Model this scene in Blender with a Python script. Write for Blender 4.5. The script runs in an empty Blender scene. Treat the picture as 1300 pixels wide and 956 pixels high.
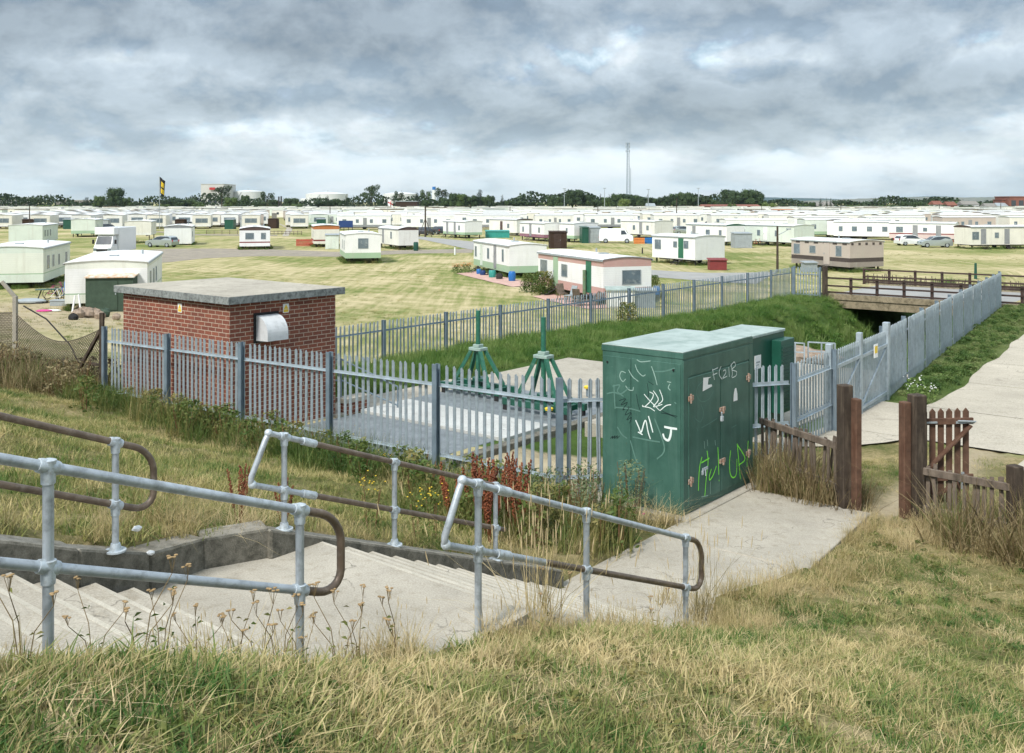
HAZE=0.00004; SKYS=1.72; EXPO=0.60
import bpy, bmesh, math, random
import numpy as np
from mathutils import Vector, Matrix
R = math.radians
rnd = random.Random(7)
npr = np.random.RandomState(11)
sc = bpy.context.scene
COL = sc.collection
F = 1235.0; CX = 650.0; HY = 256.0; CAMZ = 6.0

def P(px, py, z=0.0):
    """point at height z seen at photo pixel"""
    Y = (CAMZ - z) * F / (py - HY)
    return ((px - CX) / F * Y, Y, z)
def AB(a, b, z=0.0):
    return (0.6315*a - 0.7753*b, 0.7753*a + 0.6315*b, z)
def toab(X, Y):
    return 0.6315*X + 0.7753*Y, -0.7753*X + 0.6315*Y
ROT_A = math.atan2(0.7753, 0.6315)   # local x axis along A, local y along B

# ------------------------------------------------------------ mesh builder
class MB:
    def __init__(s): s.v=[]; s.f=[]; s.m=[]
    def poly(s, pts, mi=0):
        n=len(s.v); s.v += [tuple(p) for p in pts]; s.f.append(tuple(range(n,n+len(pts)))); s.m.append(mi)
    def hexa(s, c, mi=0):
        n=len(s.v); s.v += [tuple(p) for p in c]
        for q in ((0,3,2,1),(4,5,6,7),(0,1,5,4),(1,2,6,5),(2,3,7,6),(3,0,4,7)):
            s.f.append(tuple(n+i for i in q)); s.m.append(mi)
    def box(s, x0,x1,y0,y1,z0,z1, mi=0):
        s.hexa([(x0,y0,z0),(x1,y0,z0),(x1,y1,z0),(x0,y1,z0),(x0,y0,z1),(x1,y0,z1),(x1,y1,z1),(x0,y1,z1)], mi)
    def prism(s, pts, z0, z1, mi=0, mtop=None):
        n=len(s.v); k=len(pts)
        s.v += [(p[0],p[1],(z0 if len(p)<3 else z0+p[2])) for p in pts] + [(p[0],p[1],(z1 if len(p)<3 else z1+p[2])) for p in pts]
        s.f.append(tuple(range(n+k-1,n-1,-1))); s.m.append(mi)
        s.f.append(tuple(range(n+k,n+2*k))); s.m.append(mi if mtop is None else mtop)
        for i in range(k):
            j=(i+1)%k; s.f.append((n+i,n+j,n+k+j,n+k+i)); s.m.append(mi)
    def bar(s, p, q, w, h, mi=0, up=(0,0,1)):
        p=Vector(p); q=Vector(q); d=(q-p).normalized(); u=Vector(up)
        if abs(d.dot(u))>0.98: u=Vector((1,0,0))
        sx=d.cross(u).normalized()*(w/2); sz=sx.normalized().cross(d).normalized()*(h/2)
        s.hexa([p-sx-sz,p+sx-sz,p+sx+sz,p-sx+sz,q-sx-sz,q+sx-sz,q+sx+sz,q-sx+sz], mi)
    def tube(s, pts, r, n=8, mi=0, cap=True):
        pts=[Vector(p) for p in pts]; rs = r if isinstance(r,(list,tuple)) else [r]*len(pts)
        base=len(s.v); prev=None
        for i,p in enumerate(pts):
            if i==0: d=pts[1]-pts[0]
            elif i==len(pts)-1: d=pts[-1]-pts[-2]
            else: d=(pts[i+1]-pts[i]).normalized()+(pts[i]-pts[i-1]).normalized()
            d=d.normalized()
            if prev is None:
                u=Vector((0,0,1)) if abs(d.z)<0.9 else Vector((1,0,0))
                prev=(u-d*u.dot(d)).normalized()
            else: prev=(prev-d*prev.dot(d)).normalized()
            w=d.cross(prev)
            for k in range(n):
                t=2*math.pi*k/n
                s.v.append(tuple(p+(prev*math.cos(t)+w*math.sin(t))*rs[i]))
        for i in range(len(pts)-1):
            for k in range(n):
                a=base+i*n+k; b=base+i*n+(k+1)%n
                s.f.append((a,b,b+n,a+n)); s.m.append(mi)
        if cap:
            s.f.append(tuple(base+k for k in range(n-1,-1,-1))); s.m.append(mi)
            e=base+(len(pts)-1)*n
            s.f.append(tuple(e+k for k in range(n))); s.m.append(mi)
    def ball(s, c, r, mi=0, n=10, sq=(1,1,1)):
        m=n//2; rows=[]
        for i in range(m+1):
            th=math.pi*i/m; rows.append([])
            for k in range(n):
                ph=2*math.pi*k/n
                rows[-1].append((c[0]+r*sq[0]*math.sin(th)*math.cos(ph), c[1]+r*sq[1]*math.sin(th)*math.sin(ph), c[2]+r*sq[2]*math.cos(th)))
        base=len(s.v)
        for q in rows: s.v+=q
        for i in range(m):
            for k in range(n):
                a=base+i*n+k; b=base+i*n+(k+1)%n
                s.f.append((a,a+n,b+n,b)); s.m.append(mi)
    def build(s, name, mats, parent=None, smooth=False, bevel=0, loc=None, rotz=0):
        me=bpy.data.meshes.new(name); me.from_pydata(s.v,[],s.f)
        if not isinstance(mats,(list,tuple)): mats=[mats]
        for m in mats: me.materials.append(m)
        me.polygons.foreach_set('material_index', s.m)
        if smooth: me.polygons.foreach_set('use_smooth',[True]*len(s.f))
        me.update()
        o=bpy.data.objects.new(name,me); COL.objects.link(o)
        if parent: o.parent=parent
        if loc: o.location=loc
        if rotz: o.rotation_euler=(0,0,rotz)
        if bevel:
            b=o.modifiers.new('b','BEVEL'); b.width=bevel; b.segments=1; b.limit_method='ANGLE'; b.angle_limit=R(40)
        if smooth:
            try: me.set_sharp_from_angle(angle=R(45))
            except Exception: pass
        return o

def tag(o, label=None, cat=None, group=None, kind=None):
    if label: o['label']=label
    if cat: o['category']=cat
    if group: o['group']=group
    if kind: o['kind']=kind
    return o
def thing(name, label, cat, loc=(0,0,0), rotz=0, group=None):
    o=bpy.data.objects.new(name,None); COL.objects.link(o)
    o.location=loc; o.rotation_euler=(0,0,rotz); o.empty_display_size=.2
    return tag(o,label,cat,group)
def dup(root, loc, rotz, label, group=None, scale=None):
    r=root.copy(); COL.objects.link(r); r.location=loc; r.rotation_euler=(0,0,rotz); r['label']=label
    if group: r['group']=group
    if scale: r.scale=scale
    for ch in root.children:
        c=ch.copy(); COL.objects.link(c); c.parent=r
        for g in ch.children:
            d=g.copy(); COL.objects.link(d); d.parent=c
    return r

# ------------------------------------------------------------ materials
def new_mat(name):
    m=bpy.data.materials.new(name); m.use_nodes=True
    nt=m.node_tree; nt.nodes.clear()
    out=nt.nodes.new('ShaderNodeOutputMaterial'); b=nt.nodes.new('ShaderNodeBsdfPrincipled')
    nt.links.new(b.outputs[0],out.inputs[0])
    return m,nt,b
def N(nt,t,**k):
    n=nt.nodes.new(t)
    for a,v in k.items():
        if a.startswith('i_'): n.inputs[a[2:].replace('_',' ')].default_value=v
        else: setattr(n,a,v)
    return n
def ramp(nt, fac, stops, interp='LINEAR'):
    r=nt.nodes.new('ShaderNodeValToRGB'); r.color_ramp.interpolation=interp
    el=r.color_ramp.elements
    while len(el)<len(stops): el.new(.5)
    for e,(p,c) in zip(el,stops):
        e.position=p; e.color=(c[0],c[1],c[2],1) if isinstance(c,(tuple,list)) else (c,c,c,1)
    nt.links.new(fac,r.inputs[0]); return r.outputs[0]
def mixc(nt, fac, c1, c2, mode='MIX'):
    n=nt.nodes.new('ShaderNodeMix'); n.data_type='RGBA'; n.blend_type=mode
    for s,v in ((0,fac),(6,c1),(7,c2)):
        if hasattr(v,'is_linked'): nt.links.new(v,n.inputs[s])
        else: n.inputs[s].default_value = v if s==0 else (v[0],v[1],v[2],1)
    return n.outputs[2]
def math_(nt, op, a, b=None, clamp=False):
    n=nt.nodes.new('ShaderNodeMath'); n.operation=op; n.use_clamp=clamp
    for i,v in enumerate((a,b)):
        if v is None: continue
        if hasattr(v,'is_linked'): nt.links.new(v,n.inputs[i])
        else: n.inputs[i].default_value=v
    return n.outputs[0]
def noise(nt, vec, scale, detail=5, rough=.55, dist=0):
    n=N(nt,'ShaderNodeTexNoise',i_Scale=scale,i_Detail=detail,i_Roughness=rough,i_Distortion=dist)
    if vec is not None: nt.links.new(vec,n.inputs['Vector'])
    return n.outputs['Fac']
def mapping(nt, vec, scale=(1,1,1), rot=(0,0,0), loc=(0,0,0)):
    n=N(nt,'ShaderNodeMapping'); nt.links.new(vec,n.inputs['Vector'])
    n.inputs['Scale'].default_value=scale; n.inputs['Rotation'].default_value=rot; n.inputs['Location'].default_value=loc
    return n.outputs[0]
def bump(nt,b,h,strength=.3,dist=.01):
    n=N(nt,'ShaderNodeBump',i_Strength=strength,i_Distance=dist); nt.links.new(h,n.inputs['Height']); nt.links.new(n.outputs[0],b.inputs['Normal'])
_mc={}
def mat(name, col, rough=.6, var=.15, scale=3.0, metal=0, spec=.4, bmp=.1, dirt=None, dirt_amt=.3, streak=False, coord='Object'):
    """general purpose: colour varied by noise, optional dirt colour in patches / vertical streaks"""
    key=name
    if key in _mc: return _mc[key]
    m,nt,b=new_mat(name); tc=N(nt,'ShaderNodeTexCoord'); v=tc.outputs[coord]
    n1=noise(nt,v,scale,6,.6)
    lo=tuple(c*(1-var) for c in col); hi=tuple(min(1,c*(1+var)) for c in col)
    c=ramp(nt,n1,[(.3,lo),(.7,hi)])
    if dirt:
        vv=mapping(nt,v,(1,1,.12) if streak else (1,1,1))
        n2=noise(nt,vv,scale*2.3,7,.65)
        f=ramp(nt,n2,[(.62-dirt_amt*.35,0.0),(.80-dirt_amt*.3,1.0)])
        f=math_(nt,'MULTIPLY',f,min(1,.4+dirt_amt))
        c=mixc(nt,f,c,dirt)
    nt.links.new(c,b.inputs['Base Color'])
    b.inputs['Roughness'].default_value=rough; b.inputs['Metallic'].default_value=metal
    b.inputs['Specular IOR Level'].default_value=spec
    if bmp: bump(nt,b,noise(nt,v,scale*12,4),bmp,.01)
    _mc[key]=m; return m

def clad_mat(name, col, period=.13, dirt=(.45,.43,.36), dirt_amt=.1, strength=.35):
    if name in _mc: return _mc[name]
    m,nt,b=new_mat(name); tc=N(nt,'ShaderNodeTexCoord'); v=tc.outputs['Object']
    sep=N(nt,'ShaderNodeSeparateXYZ'); nt.links.new(v,sep.inputs[0])
    saw=math_(nt,'FRACT',math_(nt,'MULTIPLY',sep.outputs[2],1/period))
    n1=noise(nt,mapping(nt,v,(1,1,.15)),2.2,6,.65)
    n2=noise(nt,v,.7,3)
    c=ramp(nt,n2,[(.3,tuple(x*.93 for x in col)),(.7,tuple(min(1,x*1.04) for x in col))])
    c=mixc(nt,ramp(nt,n1,[(.55-dirt_amt*.4,0.),(.85-dirt_amt*.2,.55)]),c,dirt)
    line=ramp(nt,saw,[(0,1.),(.10,0.)])
    c=mixc(nt,math_(nt,'MULTIPLY',line,.5),c,tuple(x*.5 for x in col))
    nt.links.new(c,b.inputs['Base Color']); b.inputs['Roughness'].default_value=.45
    bump(nt,b,saw,strength,.02)
    _mc[name]=m; return m

def brick_mat():
    m,nt,b=new_mat('red_brick'); tc=N(nt,'ShaderNodeTexCoord')
    sep=N(nt,'ShaderNodeSeparateXYZ'); nt.links.new(tc.outputs['Object'],sep.inputs[0])
    comb=N(nt,'ShaderNodeCombineXYZ')
    nt.links.new(math_(nt,'ADD',sep.outputs[0],sep.outputs[1]),comb.inputs[0]); nt.links.new(sep.outputs[2],comb.inputs[1])
    br=N(nt,'ShaderNodeTexBrick'); nt.links.new(comb.outputs[0],br.inputs['Vector'])
    br.inputs['Scale'].default_value=1; br.inputs['Brick Width'].default_value=.262; br.inputs['Row Height'].default_value=.092
    br.inputs['Mortar Size'].default_value=.009; br.inputs['Mortar Smooth'].default_value=.2; br.inputs['Bias'].default_value=0
    br.inputs['Color1'].default_value=(.25,.075,.042,1); br.inputs['Color2'].default_value=(.16,.045,.028,1); br.inputs['Mortar'].default_value=(.47,.38,.29,1)
    n1=noise(nt,tc.outputs['Object'],1.3,6,.6); n2=noise(nt,tc.outputs['Object'],30,4,.6)
    c=mixc(nt,ramp(nt,n1,[(.35,0.),(.75,.35)]),br.outputs['Color'],(.13,.07,.05))
    c=mixc(nt,.5,c,ramp(nt,n2,[(.3,(.25,.25,.25)),(.75,(.85,.85,.85))]),'OVERLAY')
    nt.links.new(c,b.inputs['Base Color']); b.inputs['Roughness'].default_value=.9
    bump(nt,b,math_(nt,'SUBTRACT',math_(nt,'MULTIPLY',n2,.4),br.outputs['Fac']),.5,.012)
    return m

def concrete_mat(name, col, joints=None, dirt=(.12,.11,.08), amt=.25, scale=1.0, world=True):
    m,nt,b=new_mat(name); tc=N(nt,'ShaderNodeNewGeometry' if world else 'ShaderNodeTexCoord'); v=tc.outputs['Position' if world else 'Object']
    a=noise(nt,v,.8*scale,8,.65); d=noise(nt,v,60*scale,3,.7); g=noise(nt,v,6*scale,7,.7)
    c=ramp(nt,a,[(.3,tuple(x*.8 for x in col)),(.7,tuple(min(1,x*1.12) for x in col))])
    c=mixc(nt,ramp(nt,g,[(.60-amt*.4,0.),(.80-amt*.3,.75)]),c,dirt)
    c=mixc(nt,.45,c,ramp(nt,d,[(.3,(.25,.25,.25)),(.7,(.75,.75,.75))]),'OVERLAY')
    c=mixc(nt,ramp(nt,noise(nt,v,2.3*scale,9,.8,.5),[(.56,0.),(.66,.45)]),c,tuple(x*.55 for x in col))
    vo=N(nt,'ShaderNodeTexVoronoi',feature='DISTANCE_TO_EDGE',i_Scale=.55); wv=N(nt,'ShaderNodeVectorMath',operation='ADD'); nz=N(nt,'ShaderNodeTexNoise',i_Scale=2.2,i_Detail=6.0); nt.links.new(v,nz.inputs['Vector']); nt.links.new(nz.outputs['Color'],wv.inputs[0]); nt.links.new(v,wv.inputs[1]); nt.links.new(wv.outputs[0],vo.inputs['Vector'])
    cr=math_(nt,'MULTIPLY',ramp(nt,vo.outputs['Distance'],[(0.0,.8),(.007,0.)]),ramp(nt,a,[(.48,0.),(.55,1.)]))
    c=mixc(nt,cr,c,tuple(x*.3 for x in col))
    nt.links.new(c,b.inputs['Base Color']); b.inputs['Roughness'].default_value=.92
    b.inputs['Specular IOR Level'].default_value=.2
    bump(nt,b,math_(nt,'ADD',d,math_(nt,'MULTIPLY',g,.7)),.5,.01)
    return m

def leaf_mat(name, c1, c2, c3=None, scale=.5, trans=.15, rough=.6):
    """foliage/grass: colour by world-position patches and by instance"""
    m,nt,b=new_mat(name); g=N(nt,'ShaderNodeNewGeometry'); oi=N(nt,'ShaderNodeObjectInfo')
    n1=noise(nt,g.outputs['Position'],scale,5,.6); n2=noise(nt,g.outputs['Position'],scale*9,3,.6)
    f=math_(nt,'ADD',math_(nt,'MULTIPLY',n1,.95),math_(nt,'MULTIPLY',n2,.50)); f=math_(nt,'SUBTRACT',f,.075)
    f=math_(nt,'ADD',f,math_(nt,'MULTIPLY',math_(nt,'SUBTRACT',oi.outputs['Random'],.5),.26))
    f=math_(nt,'SUBTRACT',f,.15)
    st=[(.36,c1),(.60,c2)]
    if c3: st=[(.32,c1),(.5,c2),(.66,c3)]
    c=ramp(nt,f,st); nt.links.new(c,b.inputs['Base Color'])
    b.inputs['Roughness'].default_value=rough; b.inputs['Specular IOR Level'].default_value=.25
    if trans:
        t=N(nt,'ShaderNodeBsdfTranslucent'); nt.links.new(c,t.inputs[0])
        mx=N(nt,'ShaderNodeMixShader'); mx.inputs[0].default_value=trans
        out=[n for n in nt.nodes if n.type=='OUTPUT_MATERIAL'][0]
        nt.links.new(b.outputs[0],mx.inputs[1]); nt.links.new(t.outputs[0],mx.inputs[2]); nt.links.new(mx.outputs[0],out.inputs[0])
    return m

M={}
M['galv']=mat('galvanised_steel',(.37,.435,.475),.5,.18,4,.35,.5,.08,(.26,.30,.33),.35)
M['galv_dark']=mat('weathered_galvanised_post',(.17,.225,.27),.55,.2,4,.3,.5,.08,(.3,.36,.4),.3,True)
M['rail']=mat('galvanised_rail_tube',(.42,.465,.50),.42,.18,6,.3,.5,.05,(.22,.24,.25),.4)
M['fitting']=mat('galvanised_clamp_fitting',(.50,.56,.60),.5,.2,14,.3,.5,.15,(.25,.26,.25),.4)
M['brownrail']=mat('worn_brown_rail_tube',(.135,.098,.07),.45,.3,7,.2,.5,.08,(.22,.18,.14),.4)
M['concrete']=concrete_mat('pale_concrete',(.385,.355,.295),dirt=(.25,.22,.165),amt=.22,scale=1.2)
M['nosing']=concrete_mat('pale_step_nosing',(.46,.43,.36),dirt=(.3,.28,.22),amt=.2,scale=2)  # paler concrete strip along the front edge of each tread
M['concrete_dark']=concrete_mat('mossy_kerb_concrete',(.20,.188,.155),dirt=(.04,.04,.03),amt=.5,scale=1.6)
M['kerb_top']=concrete_mat('kerb_top_concrete',(.30,.28,.235),dirt=(.10,.09,.06),amt=.4,scale=1.6)
M['slab_light']=concrete_mat('white_concrete_slab',(.46,.47,.45),dirt=(.3,.29,.26),amt=.1)
M['pathc']=concrete_mat('promenade_concrete',(.44,.40,.325),dirt=(.29,.26,.20),amt=.12,scale=.5)
M['beam']=concrete_mat('stained_concrete_beam',(.30,.25,.17),dirt=(.07,.06,.035),amt=.45,scale=.7)
M['grating']=mat('blue_grey_steel_grating',(.19,.212,.222),.6,.25,3,.2,.4,.2,(.10,.12,.14),.3)
M['asphalt']=mat('grey_tarmac_road',(.30,.30,.29),.9,.15,.6,0,.2,.1,(.38,.36,.31),.3)
M['track']=mat('dusty_gravel_track',(.27,.24,.20),.95,.2,.5,0,.1,.1,(.36,.33,.22),.35)
M['patio']=mat('pink_patio_paving',(.50,.33,.28),.9,.18,1.4,0,.1,.1,(.35,.3,.25),.3)
M['brick']=brick_mat()
M['roofslab']=concrete_mat('flat_roof_concrete',(.42,.39,.325),dirt=(.24,.22,.18),amt=.3,scale=.9)
M['fascia']=concrete_mat('stained_fascia_concrete',(.27,.29,.28),dirt=(.035,.04,.04),amt=.42,scale=2.2)
def cabinet_mat():
    m,nt,b=new_mat('faded_green_cabinet_paint'); tc=N(nt,'ShaderNodeTexCoord'); v=tc.outputs['Object']
    a=noise(nt,v,1.6,7,.6); s=noise(nt,mapping(nt,v,(6,6,.5)),1.4,6,.65); d=noise(nt,v,40,3,.6)
    c=ramp(nt,a,[(.3,(.028,.082,.063)),(.55,(.048,.122,.095)),(.75,(.080,.172,.138))])
    c=mixc(nt,ramp(nt,s,[(.5,0.),(.8,.45)]),c,(.10,.19,.155))
    c=mixc(nt,ramp(nt,noise(nt,v,3.2,8,.75,1.2),[(.60,0.),(.75,.5)]),c,(.012,.05,.036))
    c=mixc(nt,ramp(nt,noise(nt,mapping(nt,v,(9,9,.35)),1.0,5,.7),[(.60,0.),(.72,.35)]),c,(.015,.04,.032))
    c=mixc(nt,ramp(nt,noise(nt,v,11,6,.8,.4),[(.66,0.),(.70,.8)]),c,(.16,.25,.21))
    c=mixc(nt,ramp(nt,noise(nt,mapping(nt,v,(1,1,.5)),7,6,.7,.4),[(.70,0.),(.76,.6)]),c,(.10,.05,.025))
    nt.links.new(c,b.inputs['Base Color']); b.inputs['Roughness'].default_value=.52; b.inputs['Specular IOR Level'].default_value=.35
    bump(nt,b,math_(nt,'ADD',math_(nt,'MULTIPLY',a,.8),math_(nt,'MULTIPLY',d,.05)),.25,.02)
    return m
M['green']=cabinet_mat()
M['green_dark']=mat('dark_green_paint',(.012,.075,.05),.35,.15,2,0,.5,.03,(.04,.12,.09),.2,True)
M['cabtop']=mat('bleached_green_cabinet_roof',(.35,.42,.395),.6,.12,1.2,0,.3,.05,(.22,.29,.265),.5)
M['green_steel']=mat('green_painted_steelwork',(.02,.12,.075),.45,.2,4,0,.5,.08,(.12,.22,.17),.25)
M['rust']=mat('rusty_hardware',(.30,.18,.12),.7,.3,20,.2,.4,.3,(.5,.45,.4),.5)
M['white']=mat('white_paint',(.78,.79,.78),.5,.05,1,0,.4,.02,(.6,.6,.57),.2)
M['spray_white']=mat('white_spray_paint',(.68,.76,.73),.6,.1,20,0,.2,.02)
M['spray_faint']=mat('faded_white_spray_paint',(.27,.40,.35),.6,.1,20,0,.2,.02)
M['spray_faint2']=mat('very_faded_spray_paint',(.10,.20,.165),.6,.1,20,0,.2,.02)
M['spray_black']=mat('black_marker_paint',(.012,.025,.025),.6,.1,20,0,.2,.02)
M['spray_green']=mat('lime_spray_paint',(.25,.85,.08),.5,.1,20,0,.2,.02)
M['wood_old']=mat('weathered_grey_timber',(.15,.12,.095),.85,.35,6,0,.2,.35,(.05,.04,.03),.45,True)
M['wood_dark']=mat('dark_creosoted_timber',(.055,.042,.032),.85,.35,6,0,.2,.4,(.14,.11,.08),.35,True)
M['wood_red']=mat('reddish_stained_timber',(.115,.064,.042),.8,.4,6,0,.3,.25,(.08,.035,.02),.4,True)
M['wood_brown']=mat('dark_brown_painted_timber',(.05,.032,.026),.6,.3,4,0,.3,.2)
M['glass']=mat('curtained_window_glass',(.13,.17,.20),.10,.25,1.2,0,.8,0,(.42,.45,.46),.25)
M['glass_dark']=mat('dark_window_glass',(.035,.045,.055),.08,.3,2,0,.8,0)
M['black']=mat('black_rubber',(.02,.02,.02),.8,.2,5,0,.3,.05)
M['near_black']=mat('dark_underframe',(.045,.042,.04),.9,.3,3,0,.2,.1)  # plain near-black colour for chassis, legs, pots and flues
M['roofw']=mat('white_roof_sheet',(.72,.73,.72),.5,.06,.8,0,.4,.02,(.55,.55,.5),.3)
M['blue']=mat('blue_plastic',(.015,.14,.42),.4,.15,3,0,.5,.02)
M['teal']=mat('teal_plastic',(.03,.28,.24),.5,.15,3,0,.5,.02)
M['red']=mat('red_paint',(.42,.03,.03),.5,.15,3,0,.5,.02)
M['yellow']=mat('yellow_paint',(.75,.52,.03),.5,.1,3,0,.5,.02)
M['orange']=mat('orange_paint',(.6,.2,.05),.6,.1,3,0,.4,.02)
M['pink']=mat('magenta_fabric',(.55,.06,.25),.8,.1,3,0,.2,.02)
M['grey']=mat('grey_sheet_metal',(.33,.37,.39),.5,.12,2,.2,.5,.02,(.25,.27,.27),.3)
M['dkgreen_shed']=mat('dark_green_shed_boards',(.055,.085,.06),.8,.2,3,0,.2,.1)
M['brownbox']=mat('dark_brown_shed_boards',(.045,.028,.02),.8,.2,3,0,.2,.1)
M['carwhite']=mat('white_car_paint',(.75,.77,.78),.2,.03,1,0,.6,0)
M['carsilver']=mat('silver_car_paint',(.42,.47,.47),.25,.04,1,.5,.6,0)
M['cardark']=mat('dark_car_paint',(.05,.055,.065),.25,.04,1,.2,.6,0)
M['stone']=mat('rough_stone',(.28,.22,.17),.9,.35,3,0,.2,.4)
M['trunk']=mat('grey_brown_bark',(.10,.08,.06),.9,.3,4,0,.1,.3)
M['tankw']=mat('white_storage_tank_paint',(.62,.64,.64),.6,.06,.05,0,.3,0,(.5,.52,.52),.25)
M['farbld']=mat('pale_industrial_cladding',(.5,.5,.48),.7,.08,.1,0,.3,0)
M['farroof']=mat('red_brown_roof_tiles',(.20,.08,.055),.8,.2,.2,0,.3,0)
M['fargrey']=mat('grey_brown_industrial_cladding',(.22,.21,.19),.8,.12,.1,0,.3,0)
M['navy']=mat('navy_tarpaulin',(.02,.05,.16),.6,.15,1,0,.3,.05)
# ------------------------------------------------------------ terrain
FA=[23.4,54.9]; FB=[7.68,11.3]
def bl(a): return np.interp(a,[15.5,18.2,23.4,52.0],[9.0,7.6,7.68,11.3])
def sm(x): x=np.clip(x,0,1); return x*x*(3-2*x)
def tread_z(a):
    return np.where(a<3.75, 3.07+.1225*np.ceil((3.75-a)/.29), np.where(a<5.47,3.07,np.maximum(1.6,3.07-.1225*np.ceil((a-5.47)/.29))))
def pathz(a): return np.interp(a,[8,14,20,54,62,70],[1.6,1.57,1.36,.98,.98,.9])
def H(a,b,cut=True):
    a=np.asarray(a,float); b=np.asarray(b,float)
    S=np.interp(a,[-60,-20,-1,.4,2.07,3.5,5.2,8.7,10,11.6],[0,4.5,4.5,4.5,4.12,3.55,3.2,1.98,1.68,1.5])
    S=S-.14*np.exp(-((b-4.15)/.4)**2)*(a>.5)*(a<9)
    # gentle unevenness
    S=S+ .05*np.sin(a*1.3+b*.7)*sm((b-7)/2) + .04*np.sin(b*2.1+a*.4)
    # bank on the near side of the path
    S=S+ .22*np.exp(-((a-11)/2.3)**2)*np.exp(-((b-3.2)/1.5)**2)
    left=1.25-.05*sm((b-12)/10)
    S=np.where(a>10, S*(1-sm((a-10)/1.8)) + sm((a-10)/1.8)*np.where(b<7.7,1.57,left), S)
    # beyond the toe (a>11.85)
    t=sm((a-11.9)/.8)
    comp=.965+.12*sm((b-18.4)/2.5)-.32*sm((a-28)/14)
    comp=np.where(b<12, comp+ .25*sm((12-b)/3)*sm((a-12)/3), comp)
    fieldL=np.maximum(0,1.2-(a-12)*.085)
    field=np.maximum(fieldL*sm((80-b)/40)*sm((a+60)/60), .62*sm(1-(b-22)/7)*sm((56-a)/3))
    field=field*sm((b-20)/1.5)
    pz=pathz(a)
    right=pz
    Z=np.where(b>22.1, field, comp)
    Z=np.where(b<bl(a)+.1, right, Z)
    # smooth the join at compound edges a little by blending along a
    Z=np.where(a>11.9, S*(1-t)+Z*t, S)
    # ditch
    bt=20.0; br=bl(a)+.7; w0=sm((a-28.5)/3.5)*sm((95-a)/8)
    d=np.minimum(sm((bt-b)/3.0), sm((b-br)/2.6))
    Z=Z-w0*d*np.where((b<bt)&(b>br),2.35,0)
    # land beyond the bridge drops to the flat field
    f=sm((a-60)/7)
    flat=np.where((b<bt)&(b>br), -w0*d*2.2, 0)
    Z=np.where(a>60, Z*(1-f)+flat*f, Z)
    # road embankment leading off the bridge into the field
    rb=np.clip(1-(b-20.2)/17,0,1)
    emb=.98*rb*sm((a-50.5)/1.8)*sm((63.5-a)/3)
    Z=np.where(b>19.9, np.maximum(Z,emb), Z)
    # everything far away is flat at 0
    Z=np.where(b<-25, Z*sm((b+70)/45), Z)
    if cut:
        ins=(b>4.32)&(b<6.62)&(a<9.0)&(a>-.2)
        Z=np.where(ins, tread_z(a)-.22, Z)
        ins=(b>=6.60)&(b<6.98)&(a<9.05)&(a>-.2)
        kt_=np.interp(a,[.3,3.35,3.95,4.95,9.0],[4.75,3.58,3.36,3.31,1.78])
        Z=np.where(ins, kt_-.45*((b<6.84)) -.10, Z)
        ins=(b>4.32)&(b<6.86)&(a>3.3)&(a<5.05)
        Z=np.where(ins, 2.8, Z)
        ins=(b>4.75)&(b<6.75)&(a>=9.0)&(a<13.8)
        Z=np.where(ins, 1.45, Z)
        ins=(a>11.7)&(a<14.4)&(b>6.5)&(b<8.2)
        Z=np.where(ins, 1.45, Z)
    return Z
def Hp(X,Y): 
    a,b=toab(X,Y); return float(H(a,b,False))

def axis(lo,f0,f1,hi,step,grow=1.12):
    c=list(np.arange(f0,f1+1e-6,step)); s=step; x=c[-1]
    while x<hi: s*=grow; x+=s; c.append(x)
    s=step; x=f0; pre=[]
    while x>lo: s*=grow; x-=s; pre.append(x)
    return np.array(pre[::-1]+c)
av=axis(-3000,-1.5,16,9000,.15,1.03); 
av=np.concatenate([av[av<=16], np.arange(16.25,66,.3), axis(66,66,67,9000,.6,1.1)])
av=np.unique(np.round(av,3))
bv=axis(-6000,-6,27,9000,.15,1.06); bv=np.unique(np.round(bv,3))
bv=np.unique(np.concatenate([bv,[4.5,4.52,6.60,6.62,22.1]]))
AA,BB=np.meshgrid(av,bv,indexing='ij')
ZZ=H(AA,BB)
XX=.6315*AA-.7753*BB; YY=.7753*AA+.6315*BB
near=(np.abs(AA)<80)&(np.abs(BB)<60)
ZZ=ZZ+np.where(near & (AA>-1) , .012*npr.randn(*ZZ.shape),0)
na,nb=AA.shape
verts=np.stack([XX,YY,ZZ],-1).reshape(-1,3)
idx=np.arange(na*nb).reshape(na,nb)
quads=np.stack([idx[:-1,:-1],idx[1:,:-1],idx[1:,1:],idx[:-1,1:]],-1).reshape(-1,4)
me=bpy.data.meshes.new('ground'); me.from_pydata(verts.tolist(),[],quads.tolist())
# zone attribute: lush (r), bare (g), near-slope (b)
lush=np.zeros_like(ZZ); bare=np.zeros_like(ZZ)
lush=np.where((BB>bl(AA))&(AA>15)&((AA<51.5)|(BB<19.4))&(AA<75)&(BB<22.1),1.,lush)
lush=np.where((BB>22.1)&(BB<23.0)&(AA<56)&(AA>15),.55,lush)
lush=np.where((BB<bl(AA))&(BB>bl(AA)-2.4)&(AA>23)&(AA<52),.85,lush)
dist=np.hypot(AA-15.7,BB-4.6)
gp=np.exp(-((BB-4.6)/.4)**2)*sm((AA-13.6)/.5)*sm((21-AA)/1.0)
bare=np.maximum(bare,gp)
XL,YL=XX,YY
yard=np.exp(-((XL+24)/9)**2-((YL-50)/10)**2)
bare=np.maximum(bare,np.clip(yard*1.5,0,.9))
bare=np.maximum(bare,np.where((AA>12.3)&(AA<15.6)&(BB>8.5)&(BB<12.6),.9,0))
ca=me.color_attributes.new('zone','FLOAT_COLOR','POINT')
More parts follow.
